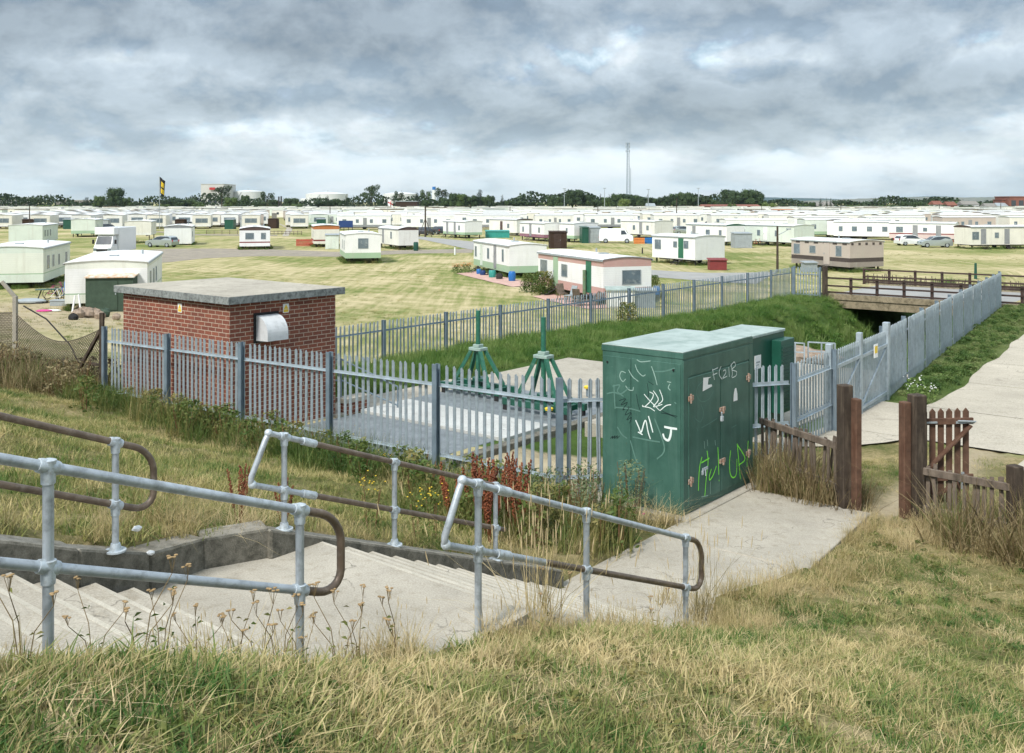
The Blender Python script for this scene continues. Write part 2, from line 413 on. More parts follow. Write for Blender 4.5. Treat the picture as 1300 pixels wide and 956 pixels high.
arr=np.zeros((na*nb,4)); arr[:,0]=lush.ravel(); arr[:,1]=bare.ravel(); arr[:,2]=((AA<12.2)|((AA<19.5)&(BB<8.5))).ravel(); arr[:,3]=1
ca.data.foreach_set('color',arr.ravel())
me.polygons.foreach_set('use_smooth',[True]*len(quads))
m,nt,b=new_mat('mown_and_rough_grass_ground')
g=N(nt,'ShaderNodeNewGeometry'); pos=g.outputs['Position']
at=N(nt,'ShaderNodeAttribute',attribute_name='zone'); sp=N(nt,'ShaderNodeSeparateColor'); nt.links.new(at.outputs['Color'],sp.inputs[0])
n1=noise(nt,pos,.07,6,.6,.6); n2=noise(nt,pos,.9,6,.65); n3=noise(nt,pos,16,6,.75); n4=noise(nt,mapping(nt,pos,(1,1,1),(0,0,R(38))),.35,3)
w=N(nt,'ShaderNodeTexWave',wave_type='BANDS',bands_direction='X',i_Scale=.16,i_Distortion=3.0,i_Detail=3.0); w.inputs['Detail Scale'].default_value=1.2
nt.links.new(mapping(nt,pos,(1,1,1),(0,0,R(-52))),w.inputs['Vector'])
stre=noise(nt,mapping(nt,pos,(1.7,.11,1),(0,0,R(-38))),1.0,7,.7)
fld=math_(nt,'ADD',math_(nt,'MULTIPLY',n1,.75),math_(nt,'MULTIPLY',stre,.55))
fld=math_(nt,'ADD',fld,math_(nt,'MULTIPLY',w.outputs['Fac'],.05))
fld=math_(nt,'ADD',fld,math_(nt,'MULTIPLY',n2,.30))
fc=ramp(nt,fld,[(.64,(.125,.17,.05)),(.75,(.225,.24,.09)),(.84,(.345,.315,.16)),(.95,(.49,.42,.255))])
fc=mixc(nt,.45,fc,ramp(nt,n3,[(.3,(.3,.3,.3)),(.7,(.72,.72,.72))]),'OVERLAY')
slope=ramp(nt,math_(nt,'ADD',math_(nt,'MULTIPLY',n2,.6),math_(nt,'MULTIPLY',n3,.4)),[(.38,(.08,.10,.03)),(.50,(.19,.17,.075)),(.60,(.36,.29,.155))])
lc=ramp(nt,math_(nt,'ADD',math_(nt,'MULTIPLY',n2,.5),math_(nt,'MULTIPLY',n3,.5)),[(.35,(.03,.055,.014)),(.65,(.085,.14,.035))])
bc=ramp(nt,n2,[(.3,(.33,.27,.18)),(.7,(.46,.39,.27))])
c=mixc(nt,sp.outputs[2],fc,slope); c=mixc(nt,sp.outputs[0],c,lc)
bf=math_(nt,'MULTIPLY',sp.outputs[1],ramp(nt,n3,[(.25,.35),(.5,1.)])); c=mixc(nt,bf,c,bc)
nt.links.new(c,b.inputs['Base Color']); b.inputs['Roughness'].default_value=1; b.inputs['Specular IOR Level'].default_value=.05
bump(nt,b,math_(nt,'ADD',n3,n2),.6,.08)
me.materials.append(m)
o=bpy.data.objects.new('ground',me); COL.objects.link(o); tag(o,kind='structure')

# ------------------------------------------------------------ roads, paths, paving
def strip(name, left, right, m, z0=.012, kind='structure', follow=True, sub=1.2, thick=.0):
    """a ribbon between two pixel/world polylines laid on the ground"""
    mb=MB(); 
    def res(pl,n):
        pl=[Vector((p[0],p[1])) for p in pl]; L=[0]
        for i in range(1,len(pl)): L.append(L[-1]+(pl[i]-pl[i-1]).length)
        out=[]
        for k in range(n+1):
            s=L[-1]*k/n; x=np.interp(s,L,[p.x for p in pl]); y=np.interp(s,L,[p.y for p in pl]); out.append((x,y))
        return out
    ln=sum((Vector(left[i][:2])-Vector(left[i-1][:2])).length for i in range(1,len(left)))
    n=max(2,int(ln/sub)); A_=res(left,n); B_=res(right,n); k=6
    g=[]
    for p,q in zip(A_,B_):
        row=[]
        for j in range(k+1):
            x=p[0]+(q[0]-p[0])*j/k; y=p[1]+(q[1]-p[1])*j/k
            jx=(rnd.random()-.5)*.12 if j in (0,k) else 0
            z=Hp(x,y)+z0
            row.append((x+jx,y+jx,z))
        g.append(row)
    for i in range(n):
        for j in range(k): mb.poly([g[i][j],g[i][j+1],g[i+1][j+1],g[i+1][j]])
    o=mb.build(name,m,smooth=True); tag(o,kind=kind); return o

# dusty track and tarmac road across the field (ground plane points)
strip('dirt_track',[P(x,y) for x,y in ((150,322),(205,316),(260,315.5),(330,316),(430,320),(520,317.5),(600,316))],[P(x,y) for x,y in ((150,336),(205,334),(260,328),(330,325),(430,326),(520,322),(600,321))],M['track'],sub=3)
strip('road',[P(x,y) for x,y in ((470,296),(535,300.5),(600,307),(680,317),(760,333),(827,343.5),(900,347),(985,346))],
            [P(x,y) for x,y in ((470,298),(535,304),(592,316),(680,331),(760,344),(827,352),(900,357.5),(960,361))],M['asphalt'],sub=3,z0=.03)
strip('road',[AB(52.3,10.0),AB(52.3,4),AB(52.3,-14)],[AB(59.6,10.0),AB(59.6,4),AB(59.6,-14)],M['asphalt'],z0=.02)
strip('footpath',[P(366,300),P(372,290),P(362,287),P(349,281),P(346,277)],[P(358,300),P(364,290),P(357,286),P(345,280.5),P(344,277)],M['concrete'],z0=.03,sub=4)
strip('footpath',[P(150,290),P(250,297.5),P(352,298.2)],[P(150,291),P(250,299),P(352,299.6)],M['track'],z0=.03,sub=4)
# promenade slabs beside the long fence
pl=[]; pr=[]
for a in (19.2,22,26,32,38,45,52.2):
    off=1.5 if a<22 else 2.35-.6*sm((a-22)/30)
    if a<20: off=-.05
    bb=float(bl(a))
    pl.append(AB(a,bb-(off if a>23.2 else .05 if a<22.5 else 1.2))); pr.append(AB(a,bb-7.5))
gm=MB()
# wide promenade in poured bays with open joints
def bay_row(a0,a1,b0f,b1f,m,name='promenade',z=.035):
    mb=MB(); n=max(1,int((a1-a0)/.6))
    k=8
    for i in range(n):
        aa0=a0+(a1-a0)*i/n; aa1=a0+(a1-a0)*(i+1)/n
        for j in range(k):
            q=[]
            for (aa,jj) in ((aa0,j),(aa1,j),(aa1,j+1),(aa0,j+1)):
                bb=b0f(aa)+(b1f(aa)-b0f(aa))*jj/k; x,y,_=AB(aa,bb); q.append((x,y,float(pathz(aa))+z))
            mb.poly(q[::-1])
    o=mb.build(name,m,smooth=True); tag(o,kind='structure'); return o
bayf0=lambda a: float(bl(a))-float(np.interp(a,[23,26.5,38,51],[1.05,1.3,1.75,1.8]))+.07*math.sin(a*.9)+.03*math.sin(a*2.3)
bayf1=lambda a: float(bl(a))-8.5
a0=23.0
while a0<52:
    a1=min(52.2,a0+4.0); bay_row(a0+.012,a1-.012,bayf0,bayf1,M['pathc']); a0=a1
bay_row(19.55,22.98,lambda a: float(bl(a))-.05,lambda a: 3.9+.05*math.sin(a*3),M['pathc'],'apron')
bay_row(18.2,22.98,lambda a: 3.85,lambda a: -.9,M['pathc'])
bay_row(17.2,19.53,lambda a: float(bl(a))-.05,lambda a: float(bl(a))-.9-(a-17.2)*.35,M['pathc'],'apron')

# stairs and path by the cabinet
mb=MB()
def abbox(mb,a0,a1,b0,b1,z0,z1,mi=0):
    c=[AB(a0,b0,z0),AB(a1,b0,z0),AB(a1,b1,z0),AB(a0,b1,z0),AB(a0,b0,z1),AB(a1,b0,z1),AB(a1,b1,z1),AB(a0,b1,z1)]
    mb.hexa(c,mi)
n=11
for i in range(n):
    a1=3.75-.29*i; a0=a1-.29; z=3.07+.1225*(i+1)
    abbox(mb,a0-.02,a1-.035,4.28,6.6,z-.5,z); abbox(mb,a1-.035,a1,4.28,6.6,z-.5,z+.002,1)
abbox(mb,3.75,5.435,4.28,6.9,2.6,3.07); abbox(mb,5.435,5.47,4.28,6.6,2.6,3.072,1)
for i in range(11):
    a0=5.47+.29*i; z=3.07-.1225*(i+1)
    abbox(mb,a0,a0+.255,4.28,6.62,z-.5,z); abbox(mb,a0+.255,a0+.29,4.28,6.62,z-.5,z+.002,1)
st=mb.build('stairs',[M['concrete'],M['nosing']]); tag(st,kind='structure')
mb=MB()
for (a0,a1) in ((8.662,11.2),(11.22,13.87)):
    mb.prism([AB(a0,4.6)[:2],AB(a1,4.75 if a1>12 else 4.6)[:2],AB(a1,6.66)[:2],AB(a0,6.66)[:2]],1.3,1.6)
tag(mb.build('footpath',M['concrete'],bevel=.01),kind='structure')
# kerb wall
mb=MB()
def kerbseg(p,q,w,zt0,zt1,zb):
    # p,q inner-edge points (a,b); w thickness outwards (+b)
    d=Vector((q[0]-p[0],q[1]-p[1])).normalized(); nrm=Vector((-d.y,d.x))*w
    pts=[p,q,(q[0]+nrm.x,q[1]+nrm.y),(p[0]+nrm.x,p[1]+nrm.y)]
    zt=[zt0,zt1,zt1,zt0]
    n0=len(mb.v)
    for (a,b_),z in zip(pts,zt): mb.v.append(AB(a,b_,z-zb))
    for (a,b_),z in zip(pts,zt): mb.v.append(AB(a,b_,z))
    for k,qd in enumerate(((0,3,2,1),(4,5,6,7),(0,1,5,4),(1,2,6,5),(2,3,7,6),(3,0,4,7))):
        mb.f.append(tuple(n0+i for i in qd)); mb.m.append(1 if k==1 else 0)
kerbseg((.3,6.61),(3.35,6.61),.27,4.75,3.58,.9)
kerbseg((3.35,6.61),(3.95,6.72),.27,3.58,3.36,.8)
kerbseg((3.95,6.72),(4.49,6.807),.27,3.36,3.31,.6)
kerbseg((4.45,6.80),(4.95,6.60),.27,3.31,3.31,.6)
kerbseg((4.93,6.56),(9.0,6.56),.26,3.31,1.78,.5)
tag(mb.build('kerb_wall',[M['concrete_dark'],M['kerb_top']],bevel=.015),kind='structure')

# compound paving
def slab(name,a0,a1,b0,b1,z0,z1,m,bev=.01):
    mb=MB(); abbox(mb,a0,a1,b0,b1,z0,z1); o=mb.build(name,m,bevel=bev); tag(o,kind='structure'); return o
slab('concrete_apron',20.1,25.2,12.7,18.2,.7,1.03,M['concrete'])
slab('concrete_apron',15.0,20.08,17.5,18.6,.7,1.02,M['concrete'])
slab('concrete_slab',15.7,17.3,13.0,17.45,.8,1.05,M['slab_light'])
slab('steel_decking',17.32,20.08,12.7,17.48,.75,1.04,M['grating'])
slab('steel_decking',13.2,15.68,13.2,17.4,.7,.985,M['grating'])
slab('concrete_apron',17.2,27.5,8.3,12.0,.9,1.27,M['concrete'])
slab('concrete_kerb',13.4,20.0,12.45,12.68,.8,1.1,M['concrete_dark'])
slab('cabinet_plinth',11.85,14.3,6.55,8.25,1.3,1.63,M['concrete'],.015)
mb=MB(); abbox(mb,13.4,17.0,17.62,19.0,.6,1.0); tag(mb.build('concrete_walkway',M['concrete'],bevel=.01),kind='structure')
# ------------------------------------------------------------ palisade fences
def pale_mesh(h=1.8,w=.066,d=.018,thin=.004):
    mb=MB()
    # W profile in plan, along x
    xs=[-w/2,-w*.28,-w*.14,w*.14,w*.28,w/2]; ys=[0,0,-d,-d,0,0]
    xs=[-w/2,-w*.3,-w*.1,w*.1,w*.3,w/2]; ys=[.0,-d,-.002,-.002,-d,0.]
    zt=[h-.035,h-.015,h,h,h-.015,h-.035]
    n=len(xs)
    for i in range(n-1):
        p=[(xs[i],ys[i],0),(xs[i+1],ys[i+1],0),(xs[i+1],ys[i+1],zt[i+1]),(xs[i],ys[i],zt[i])]
        q=[(x,y+thin,z) for x,y,z in p]
        mb.poly(p); mb.poly(q[::-1])
        mb.poly([p[3],p[2],q[2],q[3]])
    mb.poly([(xs[0],ys[0],0),(xs[0],ys[0],zt[0]),(xs[0],ys[0]+thin,zt[0]),(xs[0],ys[0]+thin,0)])
    mb.poly([(xs[-1],ys[-1],0),(xs[-1],ys[-1]+thin,0),(xs[-1],ys[-1]+thin,zt[-1]),(xs[-1],ys[-1],zt[-1])])
    return mb
PM=pale_mesh()
def add_pale(mb, M4):
    n=len(mb.v); mb.v += [tuple(M4@Vector(p)) for p in PM.v]
    mb.f += [tuple(n+i for i in f) for f in PM.f]; mb.m += [0]*len(PM.f)
def palisade(name,label,pts,tops,bay=2.75,h=1.8,singles=False,side=-1,rails=(1.48,.32),spacing=.162,endpost=True,rail_dark=False,group=None,postm=None,railsz=.045):
    """pts: plan polyline of world xy; tops: height of the pale tops at each point; side: which side rails/posts are on"""
    p0=Vector((pts[0][0],pts[0][1],tops[0]-h))
    root=thing(name,label,'fence',p0,0,group)
    pm=None; rm=M['galv_dark'] if rail_dark else M['galv']
    for s in range(len(pts)-1):
        A=Vector(pts[s][:2]); B_=Vector(pts[s+1][:2]); L=(B_-A).length; d=(B_-A)/L; ang=math.atan2(d.y,d.x)
        nb=max(1,round(L/bay)); bw=L/nb
        T=lambda t: tops[s]+(tops[s+1]-tops[s])*t/L
        nrm=Vector((-d.y,d.x))*side
        for k in range(nb+(1 if (endpost or s<len(pts)-2) else 0)):
            if k==nb and s<len(pts)-2: continue
            t=bw*k; pp=A+d*t; pb=MB(); zt=T(t)+.03
            # H section post
            for (u0,u1,v0,v1) in ((-.05,.05,.0,.012),(-.05,.05,.088,.1),(-.005,.005,.012,.088)):
                pb.box(u0,u1,v0,v1,-h-.1,0)
            o=pb.build('post',postm or M['galv_dark'],root,loc=Vector((pp.x,pp.y,zt))-p0+Vector((nrm.x*(.05 if side>0 else .05),nrm.y*.05,0)),rotz=ang+(math.pi if side<0 else 0))
        for k in range(nb):
            t0=bw*k; t1=bw*(k+1)
            for rz in rails:
                r_=MB(); o3=Vector((nrm.x,nrm.y,0))*.034
                q0=Vector((*(A+d*(t0+.03)),T(t0)-h+rz))-p0+o3; q1=Vector((*(A+d*(t1-.03)),T(t1)-h+rz))-p0+o3
                r_.bar(q0,q1,.012,railsz); r_.bar(q0+Vector((nrm.x,nrm.y,0))*.02-Vector((0,0,railsz/2)),q1+Vector((nrm.x,nrm.y,0))*.02-Vector((0,0,railsz/2)),.05,.006)
                r_.build('rail',rm,root)
            npl=max(1,round(bw/spacing)-1); panel=MB()
            for j in range(npl):
                t=t0+(j+1)*bw/(npl+1)
                pp=A+d*t; z=T(t)-h+(rnd.random()-.5)*.015
                M4=Matrix.Translation(Vector((pp.x,pp.y,z))-p0)@Matrix.Rotation(ang+(0 if side<0 else math.pi),4,'Z')@Matrix.Rotation(R(rnd.gauss(0,.5)),4,'Y')
                if singles:
                    if pm is None:
                        q=MB(); q.v=list(PM.v); q.f=list(PM.f); q.m=list(PM.m); o=q.build('pale',M['galv'],root); pm=o.data
                    else:
                        o=bpy.data.objects.new('pale',pm); COL.objects.link(o); o.parent=root
                    o.matrix_local=M4
                    o.matrix_parent_inverse=Matrix.Identity(4)
                else: add_pale(panel,M4)
            if not singles: panel.build('pale_panel',M['galv'],root)
    return root
def abp(a,b): return AB(a,b)[:2]
palisade('palisade_fence','grey palisade fence running from the brick building to the big green cabinet',
    [abp(11.85,22.0),abp(11.85,11.2),abp(11.85,8.75),abp(12.55,8.1)],[3.02,3.27,3.32,3.32],singles=True,side=-1)
palisade('palisade_fence','long palisade fence behind the compound running beside the mown field to the bridge corner',
    [abp(15.1,22.05),abp(51.5,22.05)],[2.33,2.36],side=-1,rail_dark=True,rails=(1.5,.3))
palisade('palisade_fence','very short palisade panel closing the gap between field fence and bridge railing',
    [abp(51.5,21.8),abp(51.5,20.35)],[2.42,2.42],side=-1,rails=(1.4,.3),rail_dark=True)
c0=abp(14.35,7.75); c1=(5.0,17.6); c2=(6.36,19.5)
palisade('palisade_fence','short palisade panels directly behind the low timber paling fence',
    [(4.05,17.1),c1,c2],[3.1,3.06,3.02],side=-1,bay=2.4,railsz=.06,rails=(1.48,.75))
# double gate with sign
gt=thing('security_gate','blue grey palisade gate with small warning notice at the end of the concrete apron','gate',(6.36,19.5,1.25))
G0=Vector((6.36,19.5)); G1=Vector((7.57,21.2)); G2=Vector((8.85,23.0))
def gate_leaf(A,B_,top,root,base):
    d=(B_-A).normalized(); L=(B_-A).length; ang=math.atan2(d.y,d.x); p=MB()
    n=int(L/.125)
    for j in range(n):
        t=(j+.5)*L/n; q=A+d*t
        add_pale(p,Matrix.Translation(Vector((q.x,q.y,top-1.72))-base)@Matrix.Rotation(ang,4,'Z')@Matrix.Diagonal((.75,1,.94,1)))
    p.build('gate_panel',M['galv'],root)
    f=MB(); nr=Vector((d.y,-d.x))*.03
    for z in (top-.38,top-1.5):
        f.bar(Vector((A.x+nr.x,A.y+nr.y,z))-base,Vector((B_.x+nr.x,B_.y+nr.y,z))-base,.04,.07)
    f.bar(Vector((A.x+nr.x,A.y+nr.y,top-1.5))-base,Vector((B_.x+nr.x,B_.y+nr.y,top-.38))-base,.03,.05)
    f.build('gate_frame',M['galv'],root)
gb=Vector((6.36,19.5,1.25))
gate_leaf(G0,G1,3.02,gt,gb); gate_leaf(G1,G2,3.0,gt,gb)
for q,w in ((G0,.12),(G1,.11),(G2,.14)):
    p=MB(); p.box(-w/2-.02,w/2+.02,-w/2,w/2,-.1,1.9); p.build('gate_post',M['galv'],gt,loc=Vector((q.x,q.y,1.25))-gb,rotz=R(54),bevel=.01)
p=MB(); p.box(-.11,.11,-.012,0,0,.30); p.box(-.08,.08,-.016,-.012,.10,.26,1); 
d=(G2-G1).normalized(); q=G1+d*1.0
p.build('warning_notice',[M['white'],M['yellow']],gt,loc=Vector((q.x+.06,q.y-.05,2.48))-gb,rotz=math.atan2(d.y,d.x)-.1)
palisade('palisade_fence','long blue grey palisade fence receding along the green verge and promenade to the bridge',
    [(8.85,23.0),AB(51.2,11.3)[:2]],[3.02,2.62],side=1,rails=(1.48,.32))

# ------------------------------------------------------------ chain link fence
def chainlink():
    base=Vector(AB(11.9,22.1,1.25)); root=thing('chain_link_fence','sagging rusty chain link fence hung between a bent concrete post and a braced post','fence',base)
    pa=Vector(AB(11.9,22.25,0)); pb=Vector(AB(11.9,27.0,0)); pc=Vector(AB(11.9,36,0))
    def seg(A,B_,h0,h1,sag,zb):
        mb=MB(); L=(B_-A).length; d=(B_-A)/L; s=.085; n=int(L/s)
        def pt(u,v):  # u 0..L, v 0..1
            top=(h0+(h1-h0)*u/L)-sag*math.sin(math.pi*min(1,u/L))
            off=.12*math.sin(u*1.3)*v
            q=A+d*u; return Vector((q.x+.6*off,q.y-.8*off,zb+v*top))
        H0=1.6; k=int(H0/s)
        for i in range(-k,n):
            for sgn in (1,-1):
                prev=None
                for j in range(0,k+1,2):
                    u=(i+j)*s if sgn>0 else (i+k-j)*s
                    if u<0 or u>L: prev=None; continue
                    q=pt(u,j/k)
                    if prev is not None: mb.bar(prev-base,q-base,.010,.010)
                    prev=q
        tops=[pt(L*i/14,1)-base for i in range(15)]
        mb.tube(tops,.008,4)
        mb.build('wire_mesh',mat('dull_brown_wire',(.10,.085,.065),.8,.2,3,0,.2,0),root)
    seg(pb,pa,1.75,1.75,.55,1.25); seg(pc,pb,1.75,1.75,.25,1.25)
    t=MB(); c=pb; t.bar(Vector((c.x,c.y,1.0))-base,Vector((c.x,c.y,3.45))-base,.11,.11); t.bar(Vector((c.x,c.y,3.42))-base,Vector((c.x-.34,c.y-.05,3.85))-base,.09,.09)
    t.build('concrete_post',M['concrete'],root,bevel=.01)
    t=MB(); c=Vector(AB(11.8,22.25)); t.bar(Vector((c.x,c.y,.9))-base,Vector((c.x+.02,c.y,3.35))-base,.09,.09); t.build('end_post',M['wood_dark'],root)
    t=MB(); t.bar(Vector((c.x,c.y,2.95))-base,Vector((c.x-1.25,c.y+.9,1.25))-base,.07,.07); t.bar(Vector((c.x,c.y,2.1))-base,Vector((c.x-.55,c.y+.4,2.1))-base,.05,.05); t.build('brace',M['wood_dark'],root)
    w=MB(); w.tube([Vector((-13.1,26.1,3.2))-base,Vector((-12.3,25.7,2.9))-base,Vector((-11.4,25.1,2.3))-base,Vector((-10.9,24.7,1.7))-base],.02,5); w.build('fallen_cable',M['black'],root)
chainlink()

# ------------------------------------------------------------ handrails
def UB(a,b,z): return Vector(AB(a,b,z))
def handrail(label,b,a_posts,za,slope,a_from,a_to,gap=.45,foot=None,start_loop=False,end_loop=True,top_m='rail',low_m='rail',loop_m='brownrail',splice=None,foot_plate=False,low_brown_from=None):
    """za: top-rail height at a=0 of the line; z(a)=za+slope*a"""
    zt=lambda a: za+slope*a
    base=UB(a_posts[0],b,foot(a_posts[0])); root=thing('handrail',label,'handrail',base,0,'tubular handrails on the stairs')
    r=.0245
    def tube(name,pts,m,rr=r): t=MB(); t.tube([p-base for p in pts],rr,12); t.build(name,M[m],root,smooth=True)
    s0=a_from; s1=a_to
    gl=lambda a: gap
    if start_loop:
        sp=a_posts[0]+.28
        # galvanised squared elbow start
        tube('start_loop',[UB(sp,b,zt(sp)),UB(a_posts[0]-.13,b,zt(a_posts[0]-.13)),UB(a_posts[0]-.17,b,zt(a_posts[0]-.17)-.02),UB(a_posts[0]-.19,b,zt(a_posts[0]-.19)-.06),
              UB(a_posts[0]-.33,b,zt(a_posts[0]-.33)-gap+.06),UB(a_posts[0]-.335,b,zt(a_posts[0]-.335)-gap+.015),UB(a_posts[0]-.30,b,zt(a_posts[0]-.30)-gap-.003),UB(sp,b,zt(sp)-gap)],'rail')
        for (aa,g) in ((a_posts[0]-.16,0),(a_posts[0]-.32,gap)):
            t=MB(); t.ball(UB(aa,b,zt(aa)-g)-base,.036,n=10); t.build('elbow',M['fitting'],root,smooth=True)
        s0=sp
        for g in (0,gap):
            t=MB(); t.tube([UB(sp-.09,b,zt(sp-.09)-g)-base,UB(sp+.05,b,zt(sp+.05)-g)-base],.034,12); t.build('sleeve',M['fitting'],root,smooth=True)
    tube('top_rail',[UB(s0,b,zt(s0)),UB(s1,b,zt(s1))],top_m)
    if low_brown_from:
        tube('lower_rail',[UB(s0,b,zt(s0)-gap),UB(low_brown_from,b,zt(low_brown_from)-gap)],low_m)
        tube('lower_rail',[UB(low_brown_from,b,zt(low_brown_from)-gap),UB(s1,b,zt(s1)-gap)],'brownrail')
    else: tube('lower_rail',[UB(s0,b,zt(s0)-gap),UB(s1,b,zt(s1)-gap)],low_m)
    if end_loop:
        pts=[]; ex=.30; rr=.15
        zc=lambda a,g: zt(a)-g
        pts.append(UB(s1,b,zc(s1,0))); pts.append(UB(s1+ex-rr-.03,b,zc(s1+ex-rr-.03,0)))
        for k in range(0,7):
            th=math.pi/2*k/6
            aa=s1+ex-rr+rr*math.sin(th); pts.append(UB(aa,b,zc(aa,0)-rr*(1-math.cos(th))*.95))
        for k in range(0,7):
            th=math.pi/2*k/6
            aa=s1+ex-rr+rr*math.cos(th)-.02*k/6; pts.append(UB(aa,b,zc(aa,gap)+rr*(1-math.sin(th))*.95))
        pts.append(UB(s1,b,zc(s1,gap)))
        tube('end_loop',pts,loop_m)
    for i,a in enumerate(a_posts):
        f=foot(a)-(.0 if foot_plate else .3)
        tube('post',[UB(a,b,f),UB(a,b,zt(a))],'rail',r*1.0)
        for g in (0,gap):
            t=MB(); c=UB(a,b,zt(a)-g)-base; dz=Vector(AB(1,0,slope)).normalized()
            t.tube([c-dz*.05,c-dz*.035,c+dz*.035,c+dz*.05],[.031,.034,.034,.031],12); t.tube([c-Vector((0,0,.075)),c-Vector((0,0,.03)),c+Vector((0,0,.03)),c+Vector((0,0,.036))],[.031,.033,.036,.02],12)
            t.build('clamp_fitting',M['fitting'],root,smooth=True)
        if foot_plate:
            t=MB(); c=UB(a,b,foot(a))-base; t.tube([c,c+Vector((0,0,.012))],.075,14); t.tube([c+Vector((0,0,.012)),c+Vector((0,0,.06))],[.045,.032],12); t.build('foot_flange',M['fitting'],root,smooth=True)
    return root
SL=-.383
zf=lambda a: 4.81-SL*2.07*1.0
def zline(a_,z_,s=SL): return z_-s*a_
kt=lambda a: float(np.interp(a,[.3,3.35,3.95,4.95,9.0],[4.75,3.58,3.36,3.31,1.78]))
handrail('thickest nearest grey handrail with a brown rounded end above the upper steps',4.37,[.65,2.07,3.48],zline(2.07,4.81),SL,.3,3.48,foot=lambda a: float(H(a,4.2,False)),loop_m='brownrail')
handrail('grey handrail beside the path with squared start and a brown lower rail',4.37,[5.0,6.29,7.87],zline(5.0,4.07,-.395),-.395,5.0,7.87,foot=lambda a: float(H(a,4.2,False)),start_loop=True,loop_m='brownrail',low_brown_from=5.75)
handrail('brown handrail on the upper kerb with both rails ending in a curved loop',6.66,[.9,2.2,3.64],zline(3.64,4.26,-.41),-.41,.5,3.64,foot=lambda a: kt(a),top_m='brownrail',low_m='brownrail',foot_plate=True)
handrail('brown handrail with a grey squared start standing on the lower kerb wall',6.66,[5.14,6.42,7.9],zline(5.14,4.02,-.375),-.375,5.14,8.05,foot=lambda a: kt(a),start_loop=True,end_loop=False,top_m='brownrail',low_m='brownrail',foot_plate=True)

# ------------------------------------------------------------ green cabinets
cab=thing('electrical_cabinet','large green steel utility cabinet covered in white and lime graffiti beside the path','cabinet',AB(11.97,6.69,1.63),ROT_A)
L_,D_,Hh=2.18,1.34,2.28
mb=MB(); mb.box(0,L_,0,D_,0,Hh-.06)
mb.build('body',M['green'],cab,bevel=.008)
mb=MB(); mb.prism([(-.006,-.006),(L_+.006,-.006),(L_+.006,D_+.006),(-.006,D_+.006)],Hh-.018,Hh,0); 
t=mb.build('roof_panel',[M['cabtop']],cab,bevel=.006)
mb=MB(); mb.box(-.010,L_+.010,-.010,D_+.010,Hh-.10,Hh-.02); mb.build('roof_rim',M['green'],cab,bevel=.004)
# side panels (left face x=0) with seams
for (y0,y1) in ((.03,.83),(.845,D_-.03)):
    mb=MB(); mb.box(-.012,0.0,y0,y1,.06,Hh-.17); mb.build('side_panel',M['green'],cab,bevel=.004)
mb=MB(); 
# front frame and doors (front face y=0, facing the path)
mb.box(.03,L_-.03,-.01,0,Hh-.36,Hh-.13); mb.build('header_panel',M['green'],cab,bevel=.004)
for k,(x0,x1) in enumerate(((.13,1.085),(1.10,2.03))):
    mb=MB(); mb.box(x0,x1,-.02,-.001,.10,Hh-.38)
    d=mb.build('door',M['green'],cab,bevel=.005)
    hx = x0-.02 if k==0 else x1-.10
    for z in (.42,1.58) if k==0 else (.45,1.62):
        h=MB(); h.box(hx,hx+.14,-.036,-.021,z,z+.07); h.tube([(hx+.05,-.04,z-.03),(hx+.05,-.04,z+.10)],.016,8); h.build('hinge',M['rust'],d)
for z in (1.28,.52):
    h=MB(); h.box(1.04,1.20,-.045,-.022,z,z+.06); h.box(1.10,1.135,-.065,-.045,z-.03,z+.06); h.build('hasp',M['rust'],cab)
h=MB(); h.box(1.02,1.075,-.08,-.045,1.15,1.22); h.tube([(1.03,-.06,1.22),(1.03,-.06,1.27),(1.047,-.06,1.285),(1.065,-.06,1.27),(1.065,-.06,1.22)],.006,6); h.build('padlock',M['fitting'],cab,bevel=.004)
h=MB(); h.box(.52,.68,-.03,-.021,.52,.56); h.box(.50,.55,-.034,-.021,.47,.53); h.tube([(.60,-.03,.53),(.60,-.035,.44)],.008,6); h.build('bolt_handle',M['fitting'],cab)
mb=MB(); mb.box(0.0,.14,-.012,-.0005,.08,Hh-.13); mb.build('door_frame',M['green'],cab)
mb=MB(); mb.box(L_-.12,L_,-.012,-.0005,.08,Hh-.13); mb.build('door_frame',M['green'],cab)
for (y,z) in ((.14,2.02),(1.24,2.02)):
    h=MB(); h.tube([(-.03,y,z),(-.01,y,z)],.014,8); h.build('fixing_bolt',M['black'],cab)
# stickers
h=MB(); h.prism([(0,0),(.13,0),(.125,.1),(.09,.19),(.05,.19),(.01,.1)],0,.002); o=h.build('sticker',M['white'],cab,loc=(1.50,-.022,1.36)); o.rotation_euler=(R(90),0,0)
h=MB(); h.prism([(0,0),(.28,.03),(.27,.06),(.15,.07),(.17,.16),(.26,.17),(.02,.19)],0,.002); o=h.build('torn_label',M['white'],cab,loc=(.53,-.024,1.66)); o.rotation_euler=(R(90),0,0)
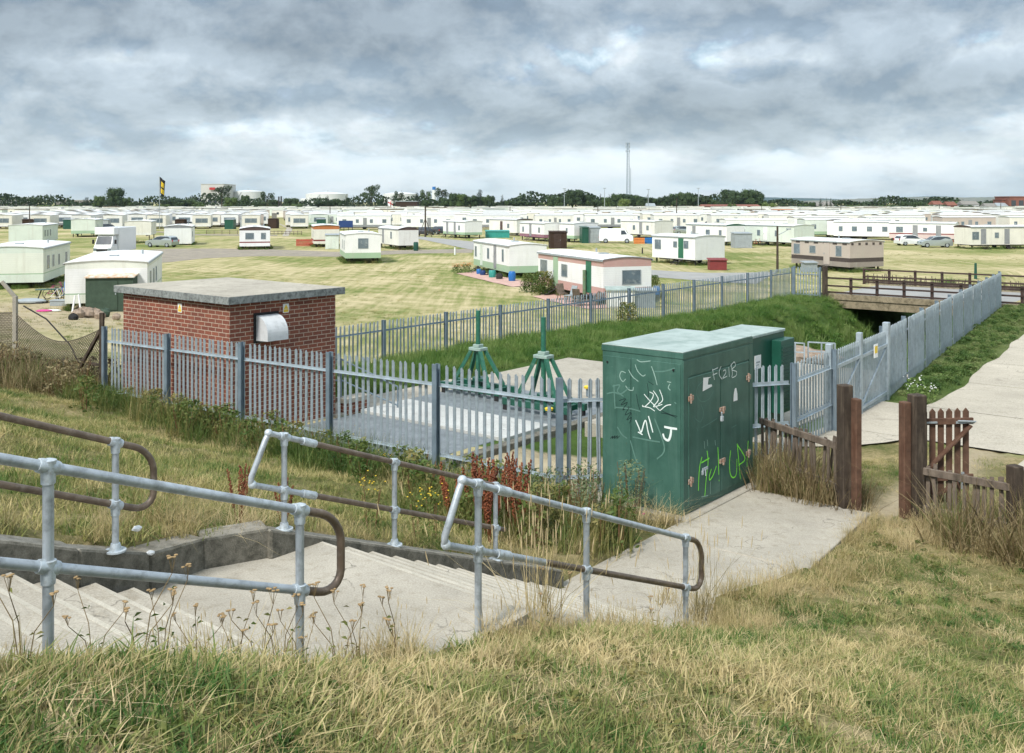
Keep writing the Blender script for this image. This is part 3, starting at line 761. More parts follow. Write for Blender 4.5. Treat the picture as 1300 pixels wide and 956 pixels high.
# graffiti strokes: coordinates read in the local face plane
def strokes(face, name, lines, w, m):
    """lines: list of point lists (u,v) metres on the face"""
    mb=MB()
    for ln in lines:
        pts=[]
        # smooth the polyline
        P_=[Vector((p[0],p[1],0)) for p in ln]
        if len(P_)>2:
            q=[]
            for i in range(len(P_)-1):
                p0=P_[max(0,i-1)];p1=P_[i];p2=P_[i+1];p3=P_[min(len(P_)-1,i+2)]
                for k in range(5):
                    t=k/5; q.append(.5*((2*p1)+(-p0+p2)*t+(2*p0-5*p1+4*p2-p3)*t*t+(-p0+3*p1-3*p2+p3)*t**3))
            q.append(P_[-1]); P_=q
        for i in range(len(P_)-1):
            a_,b_=P_[i],P_[i+1]; d=b_-a_
            if d.length<1e-5: continue
            d.normalize(); n_=Vector((-d.y,d.x,0))*(w/2*(1-.35*abs(i/len(P_)-.4))); e=d*w*.2
            quad=[a_-n_-e,b_-n_+e,b_+n_+e,a_+n_-e]
            off=.0016+(i%7)*.00022
            if face=='L': pts3=[(-.0125-off,D_-q.x,q.y) for q in quad]
            else: pts3=[(q.x,-.0205-off,q.y) for q in quad]
            mb.poly(pts3 if face=='F' else pts3)
    return mb.build(name,m,cab)
# left face: zoomed photo coords (x 35..700 wide, top 120..160, scale 6.5) -> metres
def Lf(x,y):
    t=(x-35)/665.0; u=t/(1.0+ .06*(1-t))*1.34 if False else t*D_
    top=120+40*t; hh=(190+21*t)*6.5; return (u, Hh*(1-(y-top)/hh))
def Ff(x,y):
    t=(x-700)/575.0; u=(t/(1+.10*(1-t)*1.0))*L_*1.0; u=L_*(t*(.92+.08*t))
    top=160-128*t; hh=(211-15*t)*6.5; return (u, Hh*(1-(y-top)/hh))
LL=lambda *ls:[[Lf(x,y) for x,y in l] for l in ls]
FFl=lambda *ls:[[Ff(x,y) for x,y in l] for l in ls]
strokes('L','graffiti_lettering',LL([(560,785),(610,795),(655,800)],[(612,795),(608,850),(590,895),(560,880),(548,845)]),.034,M['spray_white'])
strokes('L','graffiti_lettering',LL([(325,735),(350,790),(370,830),(395,750),(410,740),(425,820),(445,885)],[(430,700),(450,770),(465,830)],[(345,830),(380,850)]),.020,M['spray_white'])
strokes('L','graffiti_lettering',LL([(395,520),(430,560),(470,600),(520,650)],[(440,500),(470,520),(450,570),(400,620),(380,610)],[(470,490),(510,560),(470,620),(540,600)],[(520,480),(545,560),(510,600)],[(380,620),(440,630),(480,655)],[(525,650),(570,610),(610,600)]),.013,M['spray_white'])
strokes('L','graffiti_lettering',LL([(240,350),(205,340),(190,380),(215,420),(240,400)],[(265,325),(300,380),(345,415)],[(240,455),(265,485),(300,490),(305,465)],[(320,280),(340,330),(380,370),(405,360)],[(335,240),(370,255),(445,245)],[(455,290),(480,360),(500,440)],[(580,410),(610,415)],[(600,430),(590,460),(605,480)]),.014,M['spray_faint'])
strokes('L','graffiti_lettering',LL([(80,520),(140,510),(200,520),(270,470)],[(140,450),(145,560),(150,640)],[(130,460),(190,450),(170,500),(220,540)],[(480,330),(560,325),(640,295)],[(150,630),(280,640),(360,660)],[(640,580),(650,590)],[(280,900),(330,1060),(380,1110)],[(300,870),(450,900),(520,910)],[(170,790),(210,850),(250,880)],[(480,720),(560,960),(500,1050)]),.022,M['spray_faint2'])
strokes('L','graffiti_lettering',LL([(185,575),(240,560),(200,610),(255,590),(215,650),(270,625),(235,690),(285,670),(250,730),(290,710),(270,760)],[(110,880),(130,860),(125,880),(150,858),(145,880),(170,858),(165,880),(190,860)],[(530,650),(600,680),(660,695)],[(530,670),(590,680),(650,705)],[(330,520),(345,600),(360,650)],[(430,415),(470,440)],[(320,400),(345,415)],[(420,430),(430,520),(410,560)]),.009,M['spray_black'])
strokes('F','graffiti_lettering',FFl([(930,310),(945,400)],[(928,320),(975,300)],[(932,360),(968,345)],[(1000,290),(985,330),(990,370),(1010,400)],[(1020,330),(1035,320),(1040,345),(1015,390),(1050,375)],[(1065,300),(1070,380)],[(1085,270),(1095,350),(1090,385)],[(1080,290),(1110,255),(1120,290),(1090,320),(1130,340),(1125,375),(1095,390)]),.014,M['spray_white'])
strokes('F','graffiti_lettering',FFl([(890,380),(920,460)],[(860,400),(810,450),(800,520),(840,580),(900,560),(940,490)],[(835,600),(855,680),(830,750),(790,720)],[(800,795),(810,825)],[(840,800),(900,770),(970,730)],[(1080,620),(1085,700)],[(1090,820),(1130,800)]),.014,M['spray_faint2'])
# lime letters on the lower doors: it! UP!  (second zoom: origin 760,540, scale 6.19)
def G(x,y): return Ff((x/6.19)*6.5, (y/6.19+120)*6.5)
strokes('F','graffiti_lettering',[[G(*p) for p in l] for l in ([(803,255),(785,330),(778,430),(775,520)],[(843,210),(850,300),(835,440),(825,570)],[(800,300),(860,270)],[(915,340),(890,410),(865,445),(860,420),(875,360)],[(928,190),(932,300),(935,410)],[(937,455),(938,462)],
   [(1030,225),(1020,320),(1025,410),(1048,448),(1075,420),(1080,300)],[(1082,175),(1095,320),(1108,465)],[(1082,180),(1145,300),(1095,350)],[(1172,160),(1165,270),(1162,370)],[(1160,418),(1161,424)])],.022,M['spray_green'])
strokes('F','graffiti_lettering',[[G(*p) for p in l] for l in ([(870,460),(868,560)],[(800,575),(850,570)],[(820,130),(825,190)],[(845,120),(848,170)],[(905,130),(910,170)])],.014,M['spray_faint'])

cb2=thing('electrical_cabinet','smaller dark green cabinet with pale roof inside the compound behind the large one','cabinet',(4.7,19.35,1.27),ROT_A)
mb=MB(); mb.box(0,1.72,0,.98,0,1.98); mb.build('body',M['green_dark'],cb2,bevel=.01)
mb=MB(); mb.box(-.02,1.74,-.02,1.0,1.98,2.04); mb.build('roof_panel',M['cabtop'],cb2,bevel=.01)
mb=MB(); mb.box(1.06,1.74,-.22,-.005,.35,1.86); mb.build('louvre_box',M['green_dark'],cb2,bevel=.01)
mb=MB()
for k in range(18): mb.box(1.10,1.70,-.235,-.222,.42+k*.075,.46+k*.075)
mb.build('louvres',M['green_dark'],cb2)
mb=MB(); mb.box(.28,.56,-.012,-.002,1.35,1.62); mb.box(.33,.50,-.015,-.012,1.47,1.50,1); mb.box(.33,.46,-.015,-.012,1.42,1.44,1); mb.build('data_label',[M['white'],M['grey']],cb2)

# ------------------------------------------------------------ brick building
bb=thing('brick_substation','square red brick switch house with flat stained concrete roof behind the palisade fence','building',AB(12.2,17.65,.9),ROT_A)
mb=MB(); mb.box(0,2.9,0,4.3,-.2,2.93); mb.build('wall',M['brick'],bb)
mb=MB(); mb.box(-.14,3.06,-.16,4.5,2.93,3.09,0); mb.box(-.12,3.04,-.14,4.48,3.09,3.095,1)
rf=mb.build('roof',[M['fascia'],M['roofslab']],bb,bevel=.02)
h=MB(); n=10; prof=[(0,0)]
for k in range(n+1):
    th=math.pi/2*k/n; prof.append((-.52*math.sin(th)*.98-.0, .62*math.cos(th)*.75+.12))
pts=[(0.0,.62)]+[(-.46*math.sin(math.pi/2*k/n), .16+.46*math.cos(math.pi/2*k/n)) for k in range(n+1)]+[(-.46,.02),(0,.0)]
# hood faces -y (front-right side y=0); build profile in (y,z), extrude in x
prism=[]
n0=len(h.v); W0=.62
h.v+=[(0,p[0],p[1]) for p in pts]+[(W0,p[0],p[1]) for p in pts]; k=len(pts)
h.f.append(tuple(range(n0,n0+k))); h.m.append(0); h.f.append(tuple(range(n0+2*k-1,n0+k-1,-1))); h.m.append(0)
for i in range(k-1):
    h.f.append((n0+i,n0+k+i,n0+k+i+1,n0+i+1)); h.m.append(0)
h.build('vent_hood',mat('pale_grey_painted_metal',(.58,.60,.61),.45,.08,3,0,.4,.03,(.4,.42,.42),.3),bb,loc=(.66,-.02,2.08)).scale=(.88,.88,.88)
h=MB(); h.box(.60,1.26,-.02,-.001,2.03,2.68); h.build('vent_frame',M['black'],bb)
def warn(loc,rot,par):
    h=MB(); h.box(0,.16,-.008,0,0,.20,0); h.box(.015,.145,-.010,-.008,.015,.075,2); h.prism([(.02,.085),(.14,.085),(.08,.19)],0,.002,1)
    for i in range(len(h.v)-6,len(h.v)): x,y,z=h.v[i]; h.v[i]=(x,-.009-z,y)
    o=h.build('warning_sign',[M['white'],M['yellow'],M['yellow']],par); o.location=loc; o.rotation_euler=(0,0,rot)
warn((1.38,-.005,2.62),0,bb); warn((-.005,1.95,2.62),R(-90),bb)
# stair handrail beside the building
hr=thing('stair_handrail','dark thin handrail sloping down beside the right side of the brick building','handrail',AB(15.3,17.9,1.0))
B0=Vector(AB(15.3,17.9,1.0))
mb=MB()
for dz in (0,-.5):
    mb.tube([Vector(AB(14.9,18.0,2.25+dz))-B0,Vector(AB(15.4,17.8,2.25+dz))-B0,Vector(AB(16.4,16.9,1.55+dz*.9))-B0],.02,8)
mb.build('rail',M['galv_dark'],hr)
for (a,b_,z) in ((15.4,17.8,2.25),(16.4,16.9,1.55)):
    t=MB(); t.tube([Vector(AB(a,b_,.6))-B0,Vector(AB(a,b_,z))-B0],.022,8); t.build('post',M['galv_dark'],hr)
wl=thing('retaining_wall','short brick and concrete retaining wall by the sloping handrail','wall',AB(15.4,17.6,.8),ROT_A)
mb=MB(); mb.box(-.1,.6,-.1,.2,-.2,.45); mb.build('brickwork',M['brick'],wl); mb=MB(); mb.box(-.15,.65,-.15,.25,.45,.55); mb.build('coping',M['concrete'],wl)

# ------------------------------------------------------------ sluice gear: green tripods
def tripod(label,px,Y,base,top,apex,sc_=1):
    X=(px-CX)/F*Y; r0=thing('sluice_lifting_frame',label,'lifting frame',(X,Y,base),ROT_A+R(90),'green sluice gear frames')
    ha=apex-base
    mb=MB(); mb.tube([(0,0,.0),(0,0,top-base)],.06,10); mb.build('spindle_cover',M['green_steel'],r0,smooth=True)
    mb=MB(); mb.box(-.2,.2,-.15,.15,ha-.04,ha+.04); mb.box(-.1,.1,-.1,.1,ha+.04,ha+.12); mb.build('cap_plate',mat('weathered_pale_green_plate',(.27,.36,.32),.5,.2,5,0,.4,.1),r0,bevel=.01)
    for (sx,sy) in ((-1,-1),(1,-1),(1,1),(-1,1)):
        t=MB(); t.bar((sx*.15,sy*.10,ha-.04),(sx*.60,sy*.30,.27),.085,.085); t.build('leg',M['green_steel'],r0)
    t=MB(); t.box(-1.0,1.0,-.36,-.24,.12,.27); t.box(-1.0,1.0,.24,.36,.12,.27); t.box(-.8,-.7,-.24,.24,.13,.25); t.box(.7,.8,-.24,.24,.13,.25); t.build('base_beam',M['green_dark'],r0)
    for (sx,sy) in ((-.9,-.3),(.9,-.3),(.9,.3),(-.9,.3)):
        t=MB(); t.box(sx-.06,sx+.06,sy-.05,sy+.05,-.1,.12); t.build('foot',M['black'],r0)
    t=MB(); t.tube([(0,-.1,.35),(0,-.1,.42)],.22,12); t.build('handwheel',M['green_dark'],r0)
tripod('left green steel tripod frame with tall spindle on the decking, farther from the cabinet',607,25.0,1.05,3.2,2.22)
tripod('right green steel tripod frame with tall spindle on the decking, nearer the cabinet',690,22.9,1.05,3.28,2.36)
for i,(px,py) in enumerate(((697,526),(746,497))):
    x,y,z=P(px,py+6,1.04); t=thing('capped_valve',['short yellow capped pipe on the steel decking below right tripod','short yellow capped pipe at the far edge of the decking by the cabinet'][i],'pipe cap',(x,y,1.04))
    mb=MB(); mb.tube([(0,0,0),(0,0,.20)],.04,8); mb.build('pipe',M['galv_dark'],t,smooth=True); mb=MB(); mb.tube([(0,0,.2),(0,0,.25),(0,0,.27)],[.09,.1,.06],12); mb.build('cap',M['yellow'],t,smooth=True)
# galvanised guard rail and rocks past the second cabinet
for i,(xa,xb) in enumerate(((998,1021),(1026,1060))):
    A=Vector(P(xa,461,1.25)); B_=Vector(P(xb,463,1.25)); t=thing('guard_rail',['short galvanised guard rail immediately right of the smaller green cabinet','low galvanised guard rail in front of the rocks behind the gate'][i],'railing',A)
    for z in (.35,.62):
        mb=MB(); mb.bar(Vector((0,0,z)),B_-A+Vector((0,0,z)),.035,.035); mb.build('rail',M['galv'],t)
    for q in (Vector((0,0,0)),(B_-A)*.5,B_-A):
        mb=MB(); mb.bar(q,q+Vector((0,0,.63)),.035,.035,up=(0,1,0)); mb.build('post',M['galv'],t)
def rock(name,label,loc,r,m='stone',cat='rock',group=None,sq=(1,1,.6)):
    mb=MB(); mb.ball((0,0,0),r,n=10,sq=sq); rr=random.Random(hash(label)%999)
    mb.v=[(x*(1+rr.uniform(-.2,.2)),y*(1+rr.uniform(-.2,.2)),z*(1+rr.uniform(-.15,.15))) for x,y,z in mb.v]
    o=mb.build(name,M[m]); o.location=loc; tag(o,label,cat,group); return o
for i,(px,py,r) in enumerate(((1008,457,.5),(1032,461,.42),(1047,463,.35))):
    x,y,z=P(px,py,1.1); rock('rock',['brown boulder behind the first guard rail right of the smaller cabinet','pale topped brown boulder lying behind the low guard rail','small brown boulder nearest the tall gate post behind the guard rail'][i],(x,y,1.25),r,group='boulders behind the guard rails',sq=(1.5,1,.6))

# ------------------------------------------------------------ timber gate and low fences
def gpost(name,label,px,py0,py1,Y,w,m,cat='post',rot=ROT_A):
    X=(px-CX)/F*Y; z1=CAMZ-(py0-HY)*Y/F; z0=CAMZ-(py1-HY)*Y/F
    return X,z0,z1
gate=thing('picket_gate','small open wooden picket gate with diagonal braces hung on the right dark post','gate',(5.66,13.75,1.6))
gB=Vector((5.66,13.75,1.6))
def ppost(par,base,x,y,z0,z1,w,d,m,name,rot=.3,lean=0):
    t=MB(); t.box(-w/2,w/2,-d/2,d/2,0,z1-z0); o=t.build(name,m,par,loc=Vector((x,y,z0))-base if par else Vector((x,y,z0)),rotz=rot,bevel=.012); o.rotation_euler=(R(lean),0,rot); return o
# left side: dark timber post plus reddish jamb (its own thing)
lp=thing('gate_post','dark rough timber post with reddish board fixed to it, left of the gate opening','post',(4.80,14.0,1.5))
lB=Vector((4.80,14.0,1.5))
ppost(lp,lB,4.80,14.03,1.4,3.36,.17,.17,M['wood_dark'],'post',.3)
ppost(lp,lB,4.93,13.93,1.45,3.18,.10,.13,M['wood_red'],'jamb_board',.3)
rp=thing('gate_post','thick dark timber hanging post with reddish stop board, right of the gate opening','post',(5.66,13.6,1.5)); rB=Vector((5.66,13.6,1.5))
ppost(rp,rB,5.67,13.62,1.4,3.30,.19,.19,M['wood_dark'],'post',.3); ppost(rp,rB,5.50,13.62,1.42,3.20,.12,.13,M['wood_red'],'jamb_board',.3)
dg=Vector((1,.10,0)).normalized(); ang=math.atan2(dg.y,dg.x)
W=.74; gz=1.72
H0=Vector((5.80,13.80,0))
for k in range(6):
    t=MB(); x0=.01+k*.125; w=.085; hT=1.34
    n0=len(t.v)
    prof=[(x0,0),(x0+w,0),(x0+w,hT-.05),(x0+w/2,hT),(x0,hT-.05)]
    t.v+=[(x,0,z) for x,z in prof]+[(x,.02,z) for x,z in prof]
    t.f+=[(0,1,2,3,4),(9,8,7,6,5)]+[(i,(i+1)%5+0,(i+1)%5+5,i+5)[::-1] for i in range(5)]; t.m+=[0]*7
    t.build('picket',M['wood_red'],gate,loc=H0+Vector((0,0,gz))-gB,rotz=ang)
for z in (1.16,.36):
    t=MB(); t.box(-.02,W+.03,-.035,-.003,z-.045,z+.045); t.build('rail',M['wood_red'],gate,loc=H0+Vector((0,0,gz))-gB,rotz=ang,bevel=.004)
t=MB(); t.bar((.0,-.045,.42),(W-.02,-.045,1.10),.022,.085,up=(0,1,0)); t.build('brace',M['wood_red'],gate,loc=H0+Vector((0,0,gz))-gB,rotz=ang)
t=MB(); t.bar((.0,-.045,-.02),(W*.7,-.045,.30),.022,.08,up=(0,1,0)); t.build('brace',M['wood_red'],gate,loc=H0+Vector((0,0,gz))-gB,rotz=ang)
t=MB(); t.box(-.02,.22,-.05,-.036,1.14,1.165); t.build('hinge',M['grey'],gate,loc=H0+Vector((0,0,gz))-gB,rotz=ang)
t=MB(); t.box(W-.24,W+.04,-.05,-.036,1.13,1.16); t.tube([(W-.22,-.06,1.17),(W+.05,-.06,1.155)],.012,6); t.build('latch',M['grey'],gate,loc=H0+Vector((0,0,gz))-gB,rotz=ang)
t=MB(); t.box(W-.2,W+.03,-.052,-.036,.30,.33); t.box(W-.16,W-.12,-.05,-.036,.2,.44); t.build('drop_bolt',M['grey'],gate,loc=H0+Vector((0,0,gz))-gB,rotz=ang)
def low_fence(label,A,B_,z0a,z0b,h,posts,seed):
    rr=random.Random(seed); A=Vector(A); B_=Vector(B_); base=Vector((A.x,A.y,z0a)); root=thing('low_timber_fence',label,'fence',base)
    L=(B_-A).length; d=(B_-A)/L; nrm=Vector((d.y,-d.x)); 
    if nrm.y>0: nrm=-nrm
    zz=lambda t: z0a+(z0b-z0a)*t/L
    n=int(L/.085)
    for k in range(n):
        t=(k+.5)*L/n; hh=h*(1+rr.uniform(-.06,.07)); q=A+d*t; p=MB()
        p.box(-.026,.026,-.009,.009,0,hh); lean=rr.gauss(0,3)
        o=p.build('picket',M['wood_old'],root,loc=Vector((q.x,q.y,zz(t)-.1))-base,rotz=math.atan2(d.y,d.x)); o.rotation_euler=(R(rr.gauss(0,2)),R(lean),math.atan2(d.y,d.x))
    for rz in (h-.14,.3):
        p=MB(); q0=Vector((A.x+nrm.x*.04,A.y+nrm.y*.04,z0a+rz))-base; q1=Vector((B_.x+nrm.x*.04,B_.y+nrm.y*.04,z0b+rz))-base
        p.bar(q0,q1,.045,.10); p.build('rail',M['wood_old'],root,bevel=.006)
    for t in posts:
        q=A+d*t; p=MB(); p.box(-.08,.08,-.08,.08,-.2,h+.15); p.build('post',M['wood_dark'],root,loc=Vector((q.x,q.y,zz(t)))-base,rotz=.3,bevel=.012)
low_fence('old grey paling fence between the big green cabinet and the left gate post',AB(14.85,6.85)[:2],(4.80,14.1),1.55,1.55,1.03,[],3)
low_fence('old grey paling fence with split top rail right of the picket gate',(5.72,13.5),(6.64,12.77),1.45,1.42,.96,[.95*1.2],5)
low_fence('continuation of the paling fence beyond the last dark post at the right edge',(6.72,12.70),(9.3,10.6),1.42,1.4,.96,[1.6,3.2],6)

# ------------------------------------------------------------ bridge
br=thing('road_bridge','low concrete bridge with dark brown timber railings crossing the overgrown ditch','bridge',AB(52,20.3,0),ROT_A-R(90))
# local x = -B direction, local y = +A direction
mb=MB(); Lb=10.6
mb.box(0,Lb,.0,7.6,.62,.96); mb.build('deck',M['asphalt'],br)
mb=MB(); mb.box(-.25,Lb,-.22,-.005,.28,.70); mb.build('edge_beam',M['beam'],br,bevel=.01)
mb=MB(); mb.box(-.3,Lb,-.28,-.002,.71,1.02); mb.build('edge_beam',M['beam'],br,bevel=.01)
mb=MB(); mb.box(-.3,Lb,7.605,7.85,.25,1.02); mb.build('edge_beam',M['beam'],br,bevel=.01)
mb=MB(); mb.box(-.6,.9,.02,7.58,-2.2,.61); mb.build('abutment',M['beam'],br)
mb=MB(); mb.box(Lb-.6,Lb+.6,.02,7.58,-2.2,.61); mb.build('abutment',M['beam'],br)
def brail(y,x0,x1,n,big=()):
    for z in (1.86,1.44,1.10):
        t=MB(); t.box(x0,x1,y-.03,y+.03,z-.05,z+.04); t.build('railing_rail',M['wood_brown'],br)
    for k in range(n+1):
        x=x0+(x1-x0)*k/n; t=MB(); w=.07 if k not in big else .12
        t.box(x-w,x+w,y+.031,y+.13,.9,1.92 if k not in big else 2.15); t.build('railing_post',M['wood_brown'],br)
brail(-.12,.05,13.9,10); brail(7.7,-.6,16.0,11,(8,))
tp=MB(); tp.box(-.12,.12,-.12,.12,0,1.75); o=tp.build('timber_post',M['wood_dark'],bevel=.01,loc=AB(51.6,20.15,.75)); tag(o,'dark timber post at the left end of the bridge railing','post')
# wattle/dry stems fence beyond bridge
wf=thing('wattle_fence','low grey rickety stake fence on the far side of the bridge','fence',AB(60.6,20,.6))
mb=MB(); rr=random.Random(5); fB=Vector(AB(60.6,20,.6))
for k in range(150):
    b_=21.3-k*.09; a=60.7+rr.uniform(-.2,.2); q=Vector(AB(a,b_,.4+rr.uniform(0,.1)))-fB; h_=rr.uniform(.7,1.15)
    mb.bar(q,q+Vector((rr.uniform(-.15,.15),rr.uniform(-.1,.1),h_)),.035,.035,up=(0,1,0))
mb.build('stakes',M['wood_old'],wf)['kind']='stuff'
mb=MB(); mb.bar(Vector(AB(60.7,21.3,1.1))-fB,Vector(AB(60.7,8,1.05))-fB,.05,.05); mb.build('wire_rail',M['wood_old'],wf)
# ------------------------------------------------------------ caravans
CM={
 'cream':clad_mat('cream_cladding',(.76,.74,.66)), 'palegreen':clad_mat('pale_green_cladding',(.66,.73,.66)),
 'white':clad_mat('white_cladding',(.82,.83,.82),dirt=(.6,.6,.56)), 'offwhite':clad_mat('off_white_cladding',(.77,.77,.73)),
 'greencream':clad_mat('green_tinged_cream_cladding',(.74,.77,.69)),
 'pink':clad_mat('dusty_pink_cladding',(.52,.32,.29),strength=.2), 'sage':clad_mat('sage_green_skirt',(.33,.47,.32),strength=.1),
 'beige':clad_mat('beige_cladding',(.50,.43,.38)), 'taupe':clad_mat('taupe_cladding',(.30,.26,.23)),
 'brown':mat('dark_brown_trim',(.09,.06,.05),.6,.15,2), 'dkgreen':mat('dark_green_trim',(.03,.14,.08),.6,.15,2),
 'maroon':mat('maroon_trim',(.20,.035,.035),.6,.15,2), 'orange':mat('orange_brown_trim',(.42,.15,.05),.6,.15,2),
 'grey':mat('grey_trim',(.25,.26,.27),.6,.15,2), 'lightpink':clad_mat('pale_pink_skirt',(.62,.50,.48),strength=.1),
 'purple':mat('dull_purple_trim',(.26,.13,.17),.6,.15,2),'stripe':mat('dark_grey_brown_stripe',(.07,.055,.05),.6,.2,2),
}
def win(root,axis,pos,w,z0,z1,sgn,Wd,pane=True,style='glass'):
    """axis 's' long side at x=0 facing -sgn, 'e' end at y=0"""
    f=MB(); t=.035; d=.03
    if axis=='s': 
        q=lambda u0,u1,a,b_,o0,o1,mi=0: f.box(min(-sgn*o0,-sgn*o1),max(-sgn*o0,-sgn*o1),u0,u1,a,b_,mi)
    else: q=lambda u0,u1,a,b_,o0,o1,mi=0: f.box(u0,u1,-o1,-o0,a,b_,mi)
    q(pos-w/2,pos-w/2+t,z0,z1,.002,d); q(pos+w/2-t,pos+w/2,z0,z1,.002,d); q(pos-w/2+t,pos+w/2-t,z1-t,z1,.002,d); q(pos-w/2+t,pos+w/2-t,z0,z0+t,.002,d)
    if w>1.3: q(pos-t/2,pos+t/2,z0+t,z1-t,.004,d-.004)
    if pane:
        o=f.build('window',M['grey'],root); f=MB()
        q=(lambda u0,u1,a,b_,o0,o1,mi=0: f.box(min(-sgn*o0,-sgn*o1),max(-sgn*o0,-sgn*o1),u0,u1,a,b_,mi)) if axis=='s' else (lambda u0,u1,a,b_,o0,o1,mi=0: f.box(u0,u1,-o1,-o0,a,b_,mi))
        q(pos-w/2+t,pos+w/2-t,z0+t,z1-t,.003,.012); f.build('pane',M[style],o)
    else:
        q(pos-w/2+t,pos+w/2-t,z0+t,z1-t,.003,.012,1); f.build('window',[M['grey'],M[style]],root)
def caravan(label,corner,vp,L,W,Ht,layers,swin=(),ewin=(),doors=(),zb=.5,trim=None,roofm='roofw',group='static caravans standing on the mown field',steps=True,pane=True,arch=.13,doorm='sage',world=None,vent=True):
    X,Y,_=world if world else P(*corner)
    dy=Vector((vp-CX,F)).normalized() if not isinstance(vp,tuple) else Vector(vp).normalized()
    dx=Vector((dy.y,-dy.x)); rz=math.atan2(dx.y,dx.x); sg=1 if W>0 else -1
    g=Hp(X,Y) if abs(Y)<80 else 0.
    root=thing('static_caravan',label,'caravan',(X,Y,g),rz,group)
    x0,x1=(0,W) if W>0 else (W,0); H1=Ht-arch
    mats=[]; mb=MB()
    for (za,zb_,mn) in layers:
        if mn not in mats: mats.append(mn)
        i=mats.index(mn)
        mb.poly([(x0,0,za),(x1,0,za),(x1,0,zb_),(x0,0,zb_)],i); mb.poly([(x1,L,za),(x0,L,za),(x0,L,zb_),(x1,L,zb_)],i)
        mb.poly([(x1,0,za),(x1,L,za),(x1,L,zb_),(x1,0,zb_)],i); mb.poly([(x0,L,za),(x0,0,za),(x0,0,zb_),(x0,L,zb_)],i)
    zbm=layers[-1][0]; mb.poly([(x0,0,zbm),(x0,L,zbm),(x1,L,zbm),(x1,0,zbm)],0)
    n=8; arc=[(x0+(x1-x0)*k/n, H1+arch*math.sin(math.pi*k/n)) for k in range(n+1)]
    ti=0 
    mb.poly([(x,0,z) for x,z in arc][::-1] if False else [(x0,0,H1)]+[(x,0,z) for x,z in arc[1:-1]]+[(x1,0,H1)],ti)
    mb.poly([(x1,L,H1)]+[(x,L,z) for x,z in arc[1:-1]][::-1]+[(x0,L,H1)],ti)
    mb.build('body',[CM[m_] if m_ in CM else M[m_] for m_ in mats],root)
    r_=MB(); ov=.06; arc2=[(x0-ov,H1-.02)]+[(x,z+.012) for x,z in arc]+[(x1+ov,H1-.02)]
    for k in range(len(arc2)-1):
        (xa,za),(xb,zb2)=arc2[k],arc2[k+1]
        r_.poly([(xa,-ov,za),(xb,-ov,zb2),(xb,L+ov,zb2),(xa,L+ov,za)])
    m2=len(arc2); bot=[(x,z-.05) for x,z in arc2]
    for k in range(m2-1):
        r_.poly([(bot[k][0],-ov,bot[k][1]),(bot[k+1][0],-ov,bot[k+1][1]),(arc2[k+1][0],-ov,arc2[k+1][1]),(arc2[k][0],-ov,arc2[k][1])],1)
        r_.poly([(bot[k+1][0],L+ov,bot[k+1][1]),(bot[k][0],L+ov,bot[k][1]),(arc2[k][0],L+ov,arc2[k][1]),(arc2[k+1][0],L+ov,arc2[k+1][1])],1)
    for e in (0,m2-1):
        x,z=arc2[e]; r_.poly([(x,-ov,z-.05),(x,L+ov,z-.05),(x,L+ov,z),(x,-ov,z)] if e else [(x,L+ov,z-.05),(x,-ov,z-.05),(x,-ov,z),(x,L+ov,z)],1)
    ro=r_.build('roof',[M[roofm],CM[trim] if trim else M['roofw']],root)
    if vent and pane:
        v=MB(); v.box((x0+x1)/2-.25,(x0+x1)/2+.25,L*.3,L*.3+.5,Ht-.01,Ht+.08); v.tube([(x0+.8*(x1-x0),L*.62,Ht-.1),(x0+.8*(x1-x0),L*.62,Ht+.22)],.06,8); v.build('roof_vent',M['grey'],ro)
    for (pos,w,za,zb_) in swin: win(root,'s',pos*L,w,za,zb_,sg,W,pane)
    for e in ewin: win(root,'e',(e[0]*W if W>0 else (e[0]-1)*-W if False else W+e[0]*(-W)),e[1],e[2],e[3],sg,W,pane)
    for (pos,dm) in doors:
        d=MB(); xo=-sg; y=pos*L
        d.box(min(xo*.003,xo*.03),max(xo*.003,xo*.03),y-.36,y+.36,zbm+.12,zbm+2.0)
        dd=d.build('door',CM[dm] if dm in CM else M[dm],root)
        if pane:
            h=MB(); h.box(min(xo*.031,xo*.07),max(xo*.031,xo*.07),y+.24,y+.29,zbm+1.0,zbm+1.12); h.build('handle',M['grey'],dd)
        if steps:
            s=MB()
            for k in range(3):
                o0,o1=.15+.25*k,.40+.25*k
                s.box(min(xo*o0,xo*o1),max(xo*o0,xo*o1),y-.38,y+.38,zbm-.06-.17*k,zbm-.02-.17*k)
            for yy in (y-.4,y+.4): s.bar((xo*.12,yy,zbm+.02),(xo*.95,yy,.02),.04,.05)
            s.build('steps',M['near_black'],root)
    if pane:
        for (xa_,xb_) in ((x0-ov-.03,x0-ov),(x1+ov,x1+ov+.03)):
            u=MB(); u.box(xa_,xb_,-ov,L+ov,H1-.14,H1-.05); u.build('gutter',M['grey'],root)
    u=MB()
    for xx in (x0+.7,x1-.7): u.box(xx-.05,xx+.05,.3,L-.3,zbm-.16,zbm-.01)
    u.build('chassis',M['near_black'],root)
    for xx in (x0+.35,x1-.35):
        u=MB(); u.tube([(xx-.1,L*.5,.28),(xx+.1,L*.5,.28)],.28,12); u.build('wheel',M['black'],root)
    for xx in (x0+.3,x1-.3):
        for yy in (.35,L-.35):
            u=MB(); u.bar((xx,yy,0),(xx,yy,zbm-.02),.12,.12,up=(0,1,0)); u.build('jack',M['near_black'],root)
    return root
g0=(.95,1.95)
def lay(*a): return list(a)
